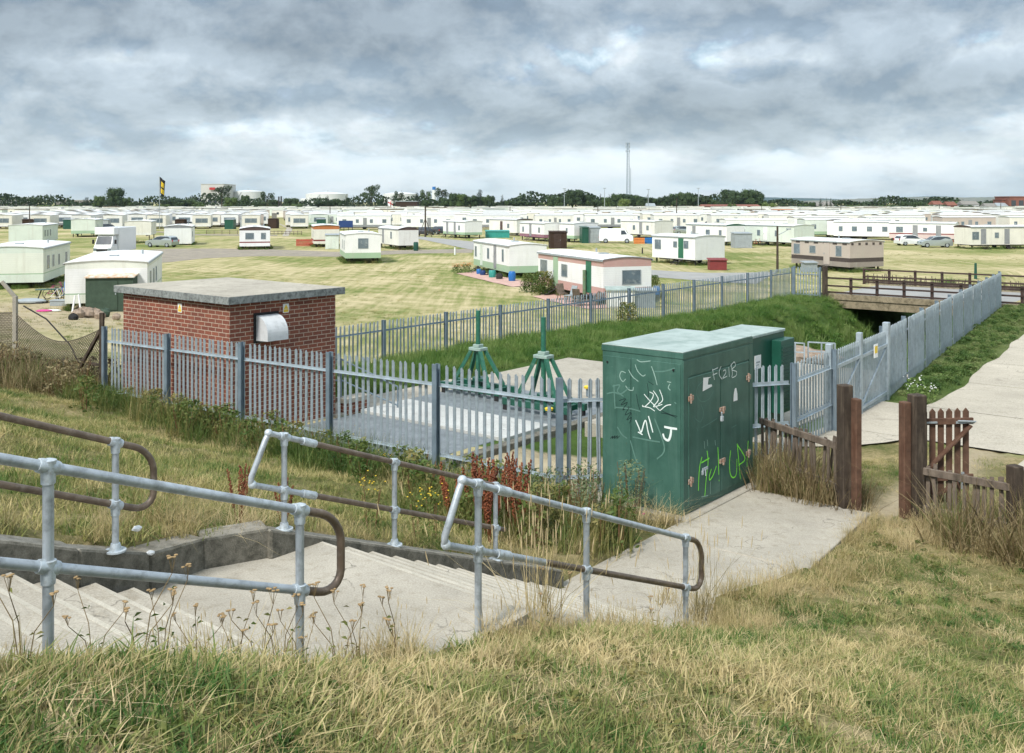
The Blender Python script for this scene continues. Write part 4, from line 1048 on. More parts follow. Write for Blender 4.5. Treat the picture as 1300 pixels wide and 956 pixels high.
# nearest ones
caravan('largest pale green static caravan beside the bicycles and clutter',(55,366),316,10.4,-4.4,2.95,
   lay((2.45,2.82,'palegreen'),(1.05,2.45,'greencream'),(.98,1.05,'sage'),(.42,.98,'palegreen')),swin=((.16,.75,1.25,2.2),(.34,.55,1.3,2.15),(.55,.5,1.3,2.1),(.84,.6,1.3,2.1)),doorm='white')
caravan('pale cream caravan with a dark green shed against its end wall',(187,392.0),300,11.2,-4.25,2.78,
   lay((2.3,2.65,'greencream'),(.95,2.3,'white'),(.88,.95,'sage'),(.4,.88,'greencream')),swin=((.18,.7,1.1,2.0),(.38,.7,1.1,2.0),(.55,.5,1.1,2.0)))
caravan('long low caravan with pale green walls behind the left edge caravan',(54,312),316,11,-4.2,2.95,lay((.45,2.82,'palegreen'),),swin=((.15,.6,1.2,2.1),(.32,.6,1.2,2.1),(.5,.5,1.2,2.1)))
caravan('pink and white static caravan with blue barrels and white cabinets around it',(766,387.5),174,9.8,3.15,2.78,
   lay((2.20,2.65,'pink'),(.98,2.20,'white'),(.45,.98,'pink')),swin=((.90,1.15,1.0,2.15),(.56,.9,1.25,2.05)),ewin=((.58,1.25,1.15,2.0),),doors=((.70,'sage'),(.20,'dkgreen')),trim='grey')
caravan('white static caravan with sage green skirt and flower pots along its side',(646.5,353.5),263,10.6,3.1,2.72,
   lay((.95,2.6,'white'),(.42,.95,'sage')),swin=((.93,.6,1.2,2.1),(.56,.6,1.2,2.1),(.16,.5,1.2,2.2)),doors=((.76,'palegreen'),(.37,'grey')))
caravan('small white caravan with sage green skirt standing alone on the mown grass',(438.5,335),352,8.5,3.4,2.98,
   lay((1.05,2.85,'white'),(.52,1.05,'sage')),swin=((.2,.6,1.3,2.2),(.5,.5,1.3,2.2)),ewin=((.50,1.0,1.45,2.45),),zb=.5)
caravan('off white static caravan with dark brown arched roof edge and green bin beside it',(506,317.5),(-.42,.907),8.5,2.6,2.86,
   lay((2.45,2.62,'brown'),(.55,2.45,'offwhite')),swin=((.35,.6,1.3,2.2),),trim='brown',arch=.24,doors=((.75,'grey'),))
caravan('cream static caravan with broad orange brown band under the roof beside the red picket fence',(398.5,314),340,7.5,3.3,2.95,
   lay((2.35,2.75,'orange'),(1.0,2.35,'cream'),(.8,1.0,'maroon'),(.45,.8,'cream')),swin=((.3,.5,1.3,2.1),),trim='white')
caravan('white static caravan with dark brown roof band and thin red stripe by the dirt track',(304,317.2),330,8,3.7,2.86,
   lay((2.4,2.62,'brown'),(1.0,2.4,'white'),(.85,1.0,'maroon'),(.42,.85,'white')),ewin=((.33,1.05,1.3,2.1),(.78,.6,1.3,2.1)),trim='brown',arch=.24)
caravan('white hut like caravan with grey roof band, double door and dark green door edge',(243,311.3),330,7,-3.55,2.8,
   lay((2.35,2.62,'grey'),(.2,2.35,'white')),ewin=(),swin=((.3,.5,1.1,1.9),),trim='white',arch=.18)
caravan('cream caravan standing high on legs beside the white hut',(192,309),330,7,-3.6,3.3,lay((1.55,3.2,'cream'),(1.2,1.55,'offwhite')),trim='white')
caravan('pale green static caravan with sage skirt behind the white lorry',(121,301),316,9,-3.8,3.1,lay((1.1,2.97,'palegreen'),(.6,1.1,'sage')),swin=((.3,.6,1.3,2.1),))
caravan('white static caravan with green skirt, beside the black cars and wooden pole',(590,303),(-.5,.866),8,3.2,2.9,
   lay((1.0,2.77,'white'),(.6,1.0,'sage')),swin=((.25,.6,1.3,2.1),),doors=((.45,'grey'),(.8,'grey')))
caravan('white caravan with dark brown roof edge behind the green fenced enclosure',(656,299.5),(-.62,.785),8,3.6,3.0,lay((2.75,2.87,'brown'),(.5,2.75,'offwhite')),swin=((.3,.6,1.3,2.1),),doors=((.55,'brown'),),trim='brown')
caravan('white static caravan with pink purple skirt beside the dark brown shed',(691,307),(-.42,.907),8.6,3.5,2.9,lay((1.05,2.77,'white'),(.6,1.05,'purple')),swin=((.2,.6,1.3,2.1),(.85,.6,1.3,2.1)),doors=((.55,'grey'),))
caravan('white static caravan with green skirt behind the dark brown shed and the two tone shed',(729,308),(-.5,.866),4,4.2,2.95,lay((1.0,2.82,'white'),(.55,1.0,'sage')),swin=((.5,.5,1.3,2.1),))
caravan('white static caravan behind the blue and tan windbreak',(831,303),(-.55,.835),8.5,4.0,2.95,lay((.6,2.82,'offwhite'),),swin=((.2,.6,1.3,2.1),(.6,.6,1.3,2.1)),doors=((.4,'grey'),))
caravan('white touring sized caravan with cream end wall and narrow green door, red box beside it',(882.5,337.5),-110,6.2,3.75,2.85,
   lay((.52,2.72,'white'),),swin=((.86,.95,1.35,2.3),(.45,.55,1.6,2.2),(.20,.65,1.55,2.3)),doors=((.32,'dkgreen'),))
caravan('white static caravan with dark green roof trim behind the touring sized caravan',(922.5,312),(-.45,.893),9,3.1,2.95,
   lay((2.68,2.82,'dkgreen'),(.55,2.68,'white')),swin=((.45,.9,1.3,2.1),(.15,.6,1.3,2.1)),trim='dkgreen',doors=((.8,'grey'),))
caravan('pale green static caravan immediately behind the beige and brown one',(1008,313.5),(-.5,.866),10.5,3.8,2.95,
   lay((1.1,2.82,'palegreen'),(.55,1.1,'palegreen')),swin=((.9,.6,1.3,2.1),(.62,.6,1.3,2.1),(.3,.6,1.3,2.1)),doors=((.5,'white'),))
r_=caravan('beige and brown striped static caravan beyond the bridge, dark panels under its roof',(1079,346),65,7.2,3.85,2.75,
   lay((2.35,2.6,'beige'),(1.2,2.35,'beige'),(.85,1.2,'stripe'),(.42,.85,'taupe')),swin=((.90,.8,1.3,2.2),(.62,.75,1.45,2.1),(.18,.7,1.3,2.2)),doors=((.38,'beige'),),trim='white')
for k in range(6):
    t=MB(); t.box(-.02,-.003,.35+k*1.15,.85+k*1.15,2.3,2.5); t.build('clerestory_panel',CM['stripe'],r_)
for k in range(5):
    t=MB(); t.box(.15+k*.8,.4+k*.8,-.02,-.003,2.3,2.5); t.build('clerestory_panel',CM['stripe'],r_)
caravan('large white static caravan with dark trimmed roof behind the beige and brown caravan',(1050,302),(.85,.53),11.5,3.6,3.1,lay((2.85,2.97,'stripe'),(.5,2.85,'white')),trim='stripe')
caravan('white static caravan with many windows left of the two parked hatchbacks',(1135,305),(-.9,.43),9,3.6,3.0,lay((.55,2.87,'white'),),swin=((.15,.8,1.3,2.1),(.4,.8,1.3,2.1),(.65,.8,1.3,2.1),(.88,.6,1.3,2.1)))
caravan('white static caravan with brown stripe and pale pink skirt behind the two hatchbacks',(1213,307.5),(-.85,.53),9.3,3.6,2.95,
   lay((1.25,2.82,'white'),(1.08,1.25,'maroon'),(.45,1.08,'lightpink')),swin=((.84,1.0,1.35,2.2),(.45,.6,1.5,2.1)),ewin=((.6,1.0,1.4,2.1),),doors=((.6,'grey'),(.25,'grey')),trim='white')
caravan('cream static caravan with dark brown roof overhang and two doors with steps at right edge',(1232.5,316.5),(.985,.17),11,-3.4,3.0,
   lay((2.7,2.87,'brown'),(.55,2.7,'cream')),swin=((.06,.95,1.2,2.2),(.33,.6,1.4,2.1),(.8,.7,1.4,2.1)),doors=((.16,'grey'),(.46,'grey')),trim='brown',world=P(1232.5,316.5))

# ---- rows of the park: individual copies of a few kinds
def proto(kind,body,trim,skirt):
    ly=[(.55,1.0,skirt),(1.0,2.95,body)][::-1] if False else [(1.0,2.95,body),(.5,1.0,skirt)]
    return caravan('x',None,(0,1),10.5,3.9,3.15,ly,swin=((.12,.8,1.4,2.2),(.36,.6,1.4,2.2),(.62,.6,1.4,2.2),(.86,.8,1.4,2.2)),ewin=((.5,2.6,1.3,2.3),),doors=((.48,'grey'),),trim=trim,pane=False,steps=False,world=(0,-100,0),vent=False)
KINDS_=[('grey skirted white','white','grey','grey'),('maroon striped white','white','maroon','maroon'),('tan','beige','brown','taupe'),('cream','cream',None,'offwhite'),('white','white',None,'white'),('pale green','palegreen',None,'sage'),('off white','offwhite','grey',None or 'offwhite'),('green trimmed cream','cream','dkgreen','cream'),('brown trimmed white','white','brown','white')]
protos=[]
for nm,bd,tr,sk in KINDS_:
    p=proto(nm,bd,tr,sk); p.name='static_caravan'; protos.append((nm,p,[False]))
ordw=['front','second','third','fourth','fifth','sixth','seventh','eighth','ninth','tenth','eleventh','twelfth']
def place(k,loc,rz,label,group,sc1=1.0):
    nm,p,used=protos[k]
    if not used[0]:
        used[0]=True; p.location=loc; p.rotation_euler=(0,0,rz); p['label']=label; p['group']=group; p.scale=(1,sc1,1); return p
    return dup(p,loc,rz,label,group,(1,sc1,1))
occ=[]  # things already placed in mid field
rr=random.Random(21)
d1=Vector((-300,1235)).normalized(); d1p=Vector((d1.y,-d1.x)); rzL=math.atan2(d1p.y,d1p.x)
nrow=0
# left block: end-on columns either side of the footpath
frontx=[-28,-12,12.5,46,90,139,197,257,321,377]
cols=[P(x,290.5,0) for x in (5,52,99,142,199,258.5,316,377)]
rowY=[0,13.5,27,41,57,76,99,128]
count=0
for j,dd in enumerate(rowY):
    cl_=cols if j==0 else [P(x,290.5,0) for x in np.arange(-60,330,32.)]+[cols[-1],P(410,290.5)]
    for i,c in enumerate(cl_):
        base=Vector((c[0],c[1]))+d1*dd
        if i==6 and False: continue
        if abs(base.x/base.y)>.60: continue
        k=rr.choice([3,3,4,6,6,5,8,0,2]) if j else [3,3,6,6,3,3,3,3,3][i]
        q=base+d1p*rr.uniform(-.8,.8)
        nm=KINDS_[k][0]
        px_=CX+base.x/base.y*F; lab=f"{nm} caravan end on, {ordw[j]} row back, " + ("right of the footpath" if px_>372 else "left of the flagpole" if px_<200 else "between flagpole and footpath")
        place(k,(q.x-1.9,q.y,0),rzL+R(rr.uniform(-2,2)),lab,'caravans in the left block of the park',rr.choice([.85,1,1])); count+=1
# further columns extending left row (dense, sides visible)
# right block: long sides facing the camera
dR=Vector((1,.09)).normalized()
def rowR(Y0,x0px,x1px,j,slant=.06,gap=2.2,zone='right block',skip=()):
    global count
    x=(x0px-CX)/F*Y0; 
    while True:
        Y=Y0+slant*x
        px=CX+x/Y*F
        if px>x1px: break
        k=rr.choice([3,4,4,6,6,3,7,8,5,0,1,2,0]); s=rr.choice([.8,1,1,1.1]); L=10.5*s
        if not any(a<px<b for a,b in skip):
            # local y along +X direction: rotate so that long side x=0 faces camera
            dy=Vector((1,slant)).normalized(); ang=math.atan2(dy.y,dy.x)-math.pi/2
            flip=rr.random()<.12
            nm=KINDS_[k][0]
            zn='left of the bridge road pole' if px<640 else 'between the two wooden poles at the park centre' if px<860 else 'behind the touring sized caravan' if px<1010 else 'behind the parked hatchbacks'
            lab=f"{nm} caravan side on, {ordw[j]} row {['behind the paired black cars','behind the white van','below the twin trees','under the blue hills'][0 if px<560 else 1 if px<860 else 2 if px<1000 else 3]}"
            # side x=0 must face camera (-Y): W positive occupies local +x; local x axis -> rotate
            place(k,(x,Y,0),ang+math.pi if False else ang+0, lab,'caravans in the right block of the park',s) if False else None
            # local y axis must be along -dy so that local +x points away
            o=place(k,(x+dy.x*L,Y+dy.y*L,0),math.atan2(dy.x,-dy.y)-0*math.pi,lab,'caravans in the right block of the park',s)
            o.rotation_euler=(0,0,math.atan2(-dy.y,-dy.x)-math.pi/2)
            # after this rotation +x local = (cos,sin): ensure it points away from camera
            rx=Vector((math.cos(o.rotation_euler.z),math.sin(o.rotation_euler.z)))
            if rx.y<0:
                o.rotation_euler=(0,0,o.rotation_euler.z+math.pi); o.location=(x,Y,0)
            count+=1
        x+=L+gap+rr.uniform(0,1.5)
specs=[(160,925,1450,0,((1035,1300),)),(181,1015,1450,1,()),(212,430,1460,2,((930,975),)),(233,395,1480,3,()),(258,395,1480,4,()),(286,395,1480,5,()),(318,395,1480,6,())]
for (Y0,xa,xb,j,skip) in specs: rowR(Y0,xa,xb,j,skip=skip)
print('far caravans',count)
# the rest, beyond the individual ones, as one mass
mb=MB()
for Y0 in (352,385,425,470,520,580,640):
    x=-.62*Y0
    while x<.70*Y0:
        L=rr.uniform(8,11); z=rr.uniform(3.0,3.3)
        yj=Y0+rr.uniform(-6,6); rm=rr.choice([3,3,3,5,6,3])
        mb.box(x,x+L,yj,yj+3.8,.4,z-.12,rr.choice([1,1,1,2,0,7])); mb.prism([(x-.1,yj-.1),(x+L+.1,yj-.1),(x+L+.1,yj+3.9),(x-.1,yj+3.9)],z-.12,z,rm)
        if rr.random()<.5: mb.box(x+L+.3,x+L+1.6,yj,yj+1.5,0,rr.uniform(1.8,2.9),rr.choice([4,5,6,8,1]))
        for q_ in range(3): mb.box(x+L*(q_+.6)/3.3,x+L*(q_+.6)/3.3+.8,yj-.03,yj-.005,1.4,2.2,4)
        x+=L+rr.uniform(1.5,5)
for j,dd in enumerate((215,240,270)):
    pass
o=mb.build('caravan_rows',[CM['cream'],CM['white'],CM['offwhite'],M['roofw'],M['glass_dark'],M['grey'],CM['brown'],CM['palegreen'],M['near_black']]); tag(o,'distant pale caravans packed in rows at the far end of the park','caravan rows',kind='stuff')

# ------------------------------------------------------------ vehicles
def wheel(par,x,y,r,w,side):
    t=MB(); t.tube([(x,y-w/2,r),(x,y+w/2,r)],r,16); o=t.build('wheel',M['black'],par,smooth=True)
    t=MB(); yy=y+side*(w/2+.006); t.tube([(x,yy-.004,r),(x,yy+.004,r)],r*.62,12); t.build('rim',M['grey'],o)
def car(label,loc,rz,paint,kind='hatch',cat='car',group=None):
    root=thing('parked_van' if kind=='van' else 'parked_car',label,cat,loc,rz,group)
    L,Wd=(4.1,1.72)
    if kind=='hatch': prof=[(-2.0,.28),(-2.03,.75),(-1.9,.95),(-1.72,1.30),(-1.35,1.46),(-.2,1.48),(.35,1.38),(.95,1.0),(1.75,.86),(2.0,.70),(2.05,.35),(1.9,.22),(-1.85,.22)]; gl=[(-1.78,.98),(-1.60,1.30),(-1.30,1.40),(-.2,1.42),(.30,1.33),(.86,1.0)]
    elif kind=='van': prof=[(-2.4,.35),(-2.42,1.2),(-2.35,1.9),(-2.2,2.1),(1.0,2.12),(1.35,2.0),(1.75,1.35),(2.35,1.10),(2.5,.85),(2.5,.4),(2.35,.3),(-2.3,.3)]; gl=[(.75,1.25),(.75,1.85),(1.25,1.85),(1.62,1.30)]; Wd=1.9
    n=len(prof); y=Wd/2; mb=MB()
    def yy(z): return y if z<.95 else y-(z-.95)*.22
    mb.v=[(x,-yy(z),z) for x,z in prof]+[(x,yy(z),z) for x,z in prof]
    mb.f=[tuple(range(n-1,-1,-1))[::-1],tuple(range(2*n-1,n-1,-1))]+[(i,i+n,(i+1)%n+n,(i+1)%n) for i in range(n)]; mb.m=[0]*len(mb.f)
    mb.build('body',M[paint],root,bevel=.03)
    for s in (-1,1):
        t=MB(); pts=[(x,s*(yy(z)+.012),z) for x,z in gl]; t.poly(pts if s<0 else pts[::-1]); t.poly([(x,y_-s*.02,z) for x,y_,z in (pts[::-1] if s<0 else pts)]); t.build('side_window',M['glass_dark'],root)
        for x in ((-1.25,1.28) if kind=='hatch' else (-1.45,1.6)): wheel(root,x,s*(y-.09),.31 if kind=='hatch' else .34,.2,s)
        t=MB(); t.box(1.93 if kind=='hatch' else 2.42,2.07 if kind=='hatch' else 2.52,s*.6-.14,s*.6+.14,.60,.74); t.build('headlight',M['glass'],root)
        t=MB(); xr=-2.06 if kind=='hatch' else -2.45; t.box(xr,xr+.06,s*(y-.14)-.08,s*(y-.14)+.08,.72,.98); t.build('tail_light',M['red'],root)
    if kind=='hatch':
        t=MB(); t.poly([(.90,-.70,1.03),(.90,.70,1.03),(.40,.62,1.38),(.40,-.62,1.38)]); t.v=[(x+.02,y_,z+.015) for x,y_,z in t.v]; t.build('windscreen',M['glass_dark'],root)
        t=MB(); t.poly([(-1.90,.70,1.0),(-1.90,-.70,1.0),(-1.74,-.6,1.29),(-1.74,.6,1.29)]); t.v=[(x-.025,y_,z) for x,y_,z in t.v]; t.build('rear_window',M['glass_dark'],root)
    else:
        t=MB(); t.poly([(1.74,-.82,1.40),(1.74,.82,1.40),(1.38,.72,1.96),(1.38,-.72,1.96)]); t.v=[(x+.02,y_,z+.012) for x,y_,z in t.v]; t.build('windscreen',M['glass_dark'],root)
    return root
def at(px,yg,z=0): x,y,_=P(px,yg,z); return (x,y,z)
car('white hatchback parked beside the silver one by the pink skirted caravan',at(1156,311.5),R(8),'carwhite')
car('silver hatchback parked in front of the pink skirted caravan, nose to the left',at(1187,314),R(176),'carsilver')
car('white panel van side on, parked between the two tone shed and the windbreak',at(782,308.5),R(-8),'carwhite','van','van')
car('black car parked by the wooden pole, left of the other black car',at(541,298.5),R(70),'cardark',group=None)
car('dark car with rear window towards us, right beside the wooden pole',at(556,297.5),R(120),'cardark')
car('dark car parked behind the white lorry at left',at(157,297.5),R(170),'cardark')
car('dark car with pale roof just above the white lorry',at(139,293.5),R(20),'cardark')
car('grey car half hidden between the green trimmed and brown trimmed caravans',at(868,297),R(10),'carsilver')
car('blue grey car beside the orange red hut',at(1027,281),R(5),'cardark')
car('dark car parked behind the orange red hut on the far lane',at(1048,280.5),R(175),'cardark')
car('silver car parked in front of the white hut caravan on the grass',at(206,313.5),R(165),'carsilver')
# luton lorry facing camera
x,y,_=P(129,328); lo=thing('box_lorry','white box lorry facing the camera on the grass behind the shed caravan','lorry',(x,y,0),R(-4))
mb=MB(); mb.box(-1.15,1.15,1.6,5.6,.7,3.25); mb.box(-1.1,1.1,.6,1.6,2.45,3.25); mb.build('box_body',M['carwhite'],lo,bevel=.06)
mb=MB(); mb.prism([(-1.0,.3),(1.0,.3),(1.0,1.58),(-1.0,1.58)],.45,1.35); mb.hexa([(-1.0,.05,.45),(1.0,.05,.45),(1.0,.3,.45),(-1.0,.3,.45),(-.95,.12,1.15),(.95,.12,1.15),(.95,.3,1.3),(-.95,.3,1.3)]); mb.hexa([(-.97,.34,1.352),(.97,.34,1.352),(.97,1.58,1.352),(-.97,1.58,1.352),(-.85,.85,2.42),(.85,.85,2.42),(.85,1.58,2.42),(-.85,1.58,2.42)]); mb.build('cab',M['carwhite'],lo,bevel=.04)
mb=MB(); mb.poly([(-.86,.40,1.45),(.86,.40,1.45),(.78,.80,2.28),(-.78,.80,2.28)]); mb.v=[(a,b_-.05,c) for a,b_,c in mb.v]; mb.build('windscreen',M['glass_dark'],lo)
mb=MB(); mb.box(-.6,.6,.02,.06,.75,.98); mb.build('grille',M['black'],lo)
for s in (-1,1):
    t=MB(); t.box(s*.78-.16,s*.78+.16,.05,.12,.80,1.05); t.build('headlight',M['glass'],lo)
    t=MB(); t.box(s*1.22-.1,s*1.22+.1,.55,.65,1.5,1.95); t.build('wing_mirror',M['black'],lo)
    t=MB(); t.tube([(s*.9-.11,.95,.34),(s*.9+.11,.95,.34)],.34,14); t.build('wheel',M['black'],lo); t=MB(); t.tube([(s*.9-.11,4.6,.34),(s*.9+.11,4.6,.34)],.34,14); t.build('wheel',M['black'],lo)

# more small vehicles and sheds between the far rows
_cp=[car('dark blue car between caravans of the far rows',at(690,283.5),R(40),'cardark',group='cars among the far rows'),car('white car between caravans of the far rows',at(925,281.5),R(160),'carwhite',group='cars among the far rows')]
for q,(px,py) in enumerate(((455,284.5),(566,286),(742,284),(815,284.5),(905,289),(978,283.5),(1100,281.5),(1160,282.5),(1225,284),(240,288.5),(118,288),(60,289),(344,286),(845,280))):
    w_=_cp[q%2]; dup(w_,at(px,py),rr.uniform(0,6.28),['dark blue','white'][q%2]+' car between caravans of the far rows','cars among the far rows')
# ------------------------------------------------------------ sheds and park clutter
def shed(label,corner,vp,W,D,Hh_,m,roof,cat='shed',name='garden_shed',door=None,zb=0):
    X,Y,_=P(*corner); dy=Vector((vp-CX,F)).normalized(); dx=Vector((dy.y,-dy.x)); g=Hp(X,Y) if Y<80 else 0
    root=thing(name,label,cat,(X,Y,g),math.atan2(dx.y,dx.x)); x0,x1=min(0,W),max(0,W)
    mb=MB(); mb.box(x0,x1,0,D,zb,Hh_); mb.build('walls',m,root)
    mb=MB(); mb.hexa([(x0-.08,-.1,Hh_+.0),(x1+.08,-.1,Hh_+.0),(x1+.08,D+.1,Hh_+.12),(x0-.08,D+.1,Hh_+.12),(x0-.08,-.1,Hh_+.06),(x1+.08,-.1,Hh_+.06),(x1+.08,D+.1,Hh_+.18),(x0-.08,D+.1,Hh_+.18)]); mb.build('roof',roof,root)
    if door:
        for (u,w,dm) in door:
            mb=MB(); mb.box(u,u+w,-.03,-.004,.1,Hh_-.15); mb.build('door',dm,root)
            mb=MB(); mb.box(u+w-.12,u+w-.07,-.06,-.031,Hh_*.5,Hh_*.5+.1); mb.build('handle',M['grey'],root.children[-1])
    return root
bw=clad_mat('dark_green_boards',(.05,.075,.055),period=.2,strength=.1,dirt=(.12,.13,.1))
shed('dark green shed with rust stained white roof against a pale caravan wall',(108.5,396.5),430,2.45,1.25,1.85,M['dkgreen_shed'],mat('rust_streaked_white_roof',(.62,.60,.54),.6,.1,2,0,.3,.02,(.50,.24,.08),.55),door=((.55,1.1,M['dkgreen_shed']),))
shed('dark brown shed between the white caravans behind the pink one',(698.5,315.5),560,2.15,2,2.05,M['brownbox'],M['brownbox'],door=((.5,.9,M['wood_brown']),))
shed('two tone shed with dark green side and grey double doors beside the white van',(746,308.6),500,1.9,2,2.2,M['grey'],M['grey'],door=((.2,.7,M['grey']),(.95,.7,M['grey'])))
shed('dark green end shed immediately left of the two tone shed',(739,308.8),500,.95,2,2.25,M['green_dark'],M['green_dark'])
shed('pale green metal shed by the orange banded caravan',(413,316.3),480,1.65,1.7,1.75,CM['palegreen'],M['grey'],door=((.3,.9,CM['palegreen']),))
shed('grey metal shed right of the green trimmed caravan',(933,315),600,2.25,2,1.85,M['grey'],M['grey'],door=((.6,1.0,M['grey']),))
shed('dark red topped locker box standing against the touring sized caravan',(901,343),640,1.5,.9,.85,CM['maroon'],CM['maroon'],cat='locker',name='storage_locker')
shed('small grey locker under the beige and brown caravan',(1022,345.5),400,1.15,.7,.75,M['grey'],M['grey'],cat='locker',name='storage_locker')
shed('orange red wooden hut among the far caravans left of the small cars',(984,276.5),600,7,5,3.0,M['farroof'],M['orange'],name='wooden_hut',cat='hut')
shed('teal fenced enclosure beside the pale caravans at centre',(617,302),560,3.9,3,1.05,M['teal'],M['teal'],name='enclosure',cat='enclosure')
shed('small dark shed at the head of the white footpath',(345,280),400,1.5,1.5,2.2,M['fargrey'],M['fargrey'])
_s0=shed('small grey shed between the far caravan rows',(705,284),600,2.0,1.6,2.1,M['grey'],M['grey'])
_s1=shed('small dark brown shed between the far caravan rows',(521,285),600,2.0,1.6,2.1,M['brownbox'],M['brownbox'])
_s2=shed('small green shed between the far caravan rows',(785,285),600,2.0,1.6,2.1,M['green_dark'],M['grey'])
for o_ in (_s0,_s1,_s2): o_['group']='small sheds among the far caravan rows'
for q,(px,py) in enumerate(((592,286),(640,284.5),(668,283),(835,283.5),(890,283),(955,286),(1012,281),(1075,284),(1130,281),(1175,284),(1210,282),(1250,283.5),(1285,285),(28,291.5),(80,291),(125,292),(222,291.5),(285,291),(305,289),(340,290),(402,290.5),(440,287),(480,286))):
    w_=(_s0,_s1,_s2)[q%3]; dup(w_,at(px,py),rr.uniform(-.4,.4),w_['label'].split(',')[0],w_['group'])
x,y,_=P(430,302); bn=thing('banner_board','dark blue tarpaulin board on legs behind the lone white caravan','board',(x,y,0))
mb=MB(); mb.box(0,2.35,-.04,.04,1.75,2.85); mb.build('panel',M['navy'],bn)
for xx in (.1,.85,1.6,2.25):
    t=MB(); t.box(xx-.04,xx+.04,.045,.12,0,2.8); t.build('leg',M['near_black'],bn)
# picket fences
def small_fence(label,p0,p1,h,m,n,group=None):
    A=Vector(P(*p0)); B_=Vector(P(*p1)); root=thing('picket_fence',label,'fence',A)
    mb=MB()
    for k in range(n):
        q=(B_-A)*(k/(n-1)); mb.bar(q,q+Vector((0,0,h)),.09,.03,up=(0,1,0))
    mb.build('picket_panel',M[m],root); mb=MB(); mb.bar(Vector((0,-.03,h*.8)),B_-A+Vector((0,-.03,h*.8)),.03,.08); mb.bar(Vector((0,-.03,h*.3)),B_-A+Vector((0,-.03,h*.3)),.03,.08); mb.build('rail',M[m],root)
small_fence('dark red picket fence beside the cream caravan with orange band',(376.5,312.5),(397,312.5),.95,'red',16)
small_fence('tan windbreak screen right of the white van',(805,309.5),(818,309.5),.85,'orange',16)
small_fence('bright blue windbreak screen right of the tan one',(819,309.3),(832,309.3),.85,'blue',16)
for i,(a_,b_) in enumerate((((262,297.5),(341,297.5)),((343,298),(383,298.5)))):
    small_fence(['low post and rail fence left of the footpath end','low post and rail fence right of the footpath end'][i],a_,b_,.75,'wood_old',9)
# gas bottles, red
for i,(px,py) in enumerate(((365,284.5),(370.5,285.5),(374.5,287.5),(407.5,284.5))):
    x,y,_=P(px,py); t=thing('gas_bottle',['red gas bottle, farthest of three beside the footpath','red gas bottle, middle of three beside the footpath','red gas bottle, nearest of three beside the footpath','red gas bottle in front of the caravan right of the footpath group'][i],'gas bottle',(x,y,0),0,'red gas bottles')
    mb=MB(); mb.tube([(0,0,0),(0,0,1.2),(0,0,1.4)],[.3,.3,.12],10); mb.build('cylinder',M['red'],t,smooth=True); mb=MB(); mb.tube([(0,0,1.4),(0,0,1.55)],.08,8); mb.build('valve',M['grey'],t)
# barrels / bins
def barrel(label,px,py,h,r,m,z=0,group=None,name='barrel',cat='barrel'):
    x,y,_=P(px,py,z); t=thing(name,label,cat,(x,y,z),0,group)
    mb=MB(); mb.tube([(0,0,0),(0,0,h*.1),(0,0,h*.5),(0,0,h*.9),(0,0,h)],[r*.9,r,r*1.06,r,r*.88],14); mb.build('body',M[m],t,smooth=True)
    mb=MB(); mb.tube([(0,0,h+.002),(0,0,h+.03)],r*.8,14); mb.build('lid',M['near_black'] if m!='blue' else M['blue'],t)
barrel('blue water barrel standing left of the white cabinet by the pink caravan',763,385,.88,.27,'blue')
barrel('blue water barrel raised on a frame at the right end of the pink caravan',834,374,.45,.2,'blue',z=.55)
t=thing('barrel_stand','metal stand holding the raised blue barrel','stand',P(834,381,0)); mb=MB()
for sx in (-.16,.16):
    for sy in (-.16,.16): mb.bar((sx,sy,0),(sx,sy,.55),.04,.04,up=(0,1,0))
mb.box(-.2,.2,-.2,.2,.50,.545); mb.build('frame',M['grey'],t)
barrel('blue water barrel at the corner of the white sage skirted caravan',650,357,.72,.26,'blue')
barrel('teal tub on the pink patio beside the white sage skirted caravan',625,352.5,.6,.27,'teal',name='plant_tub',cat='tub')
barrel('small navy flower pot on the pink patio, left of the teal tub',613,349.5,.4,.22,'navy',name='plant_tub',cat='tub')
barrel('navy flower pot on the pink patio, second left of the teal tub',608,348,.4,.2,'blue',name='plant_tub',cat='tub')
barrel('grey flower pot right of the teal tub on the patio',634,354.5,.42,.25,'near_black',name='plant_tub',cat='tub')
barrel('dark green wheelie bin at the corner of the brown roofed caravan',528,318.5,1.05,.3,'green_dark',name='waste_bin',cat='bin')
# white cabinets by the pink caravan
shed('white storage cabinet with sloping lid at the front end of the pink caravan',(771,391.5),640,1.55,.7,1.0,mat('cream_locker_doors',(.60,.58,.48),.6,.08,2),M['cabtop'],cat='cabinet',name='storage_cabinet',door=((.15,.6,M['white']),(.8,.6,M['white'])))
shed('grey sheet metal screen right of the white storage cabinet',(806,391),640,1.15,.1,.95,M['grey'],M['grey'],cat='screen',name='metal_screen')
# green post in front of pink caravan
x,y,_=P(742,383); mb=MB(); mb.tube([(0,0,0),(0,0,1.9)],.11,8); o=mb.build('timber_post',mat('mossy_green_post',(.12,.22,.14),.8,.3,6,0,.2,.2,(.2,.16,.08),.5),loc=(x,y,0)); tag(o,'thick mossy green post in front of the pink caravan','post')
def chair(label,px,py,rz,m):
    x,y,_=P(px,py); t=thing('garden_chair',label,'chair',(x,y,0),rz)
    mb=MB(); mb.box(-.25,.25,-.25,.25,.40,.44); mb.build('seat',M[m],t); mb=MB(); mb.hexa([(-.25,.25,.45),(.25,.25,.45),(.25,.30,.45),(-.25,.30,.45),(-.23,.42,.98),(.23,.42,.98),(.23,.46,.98),(-.23,.46,.98)]); mb.build('backrest',M[m],t)
    for sx in (-.22,.22):
        for sy in (-.22,.22):
            l=MB(); l.bar((sx,sy,0),(sx,sy,.4),.035,.035,up=(0,1,0)); l.build('leg',M[m],t)
chair('weathered garden chair left of the mossy green post',714,381,R(20),'wood_old')
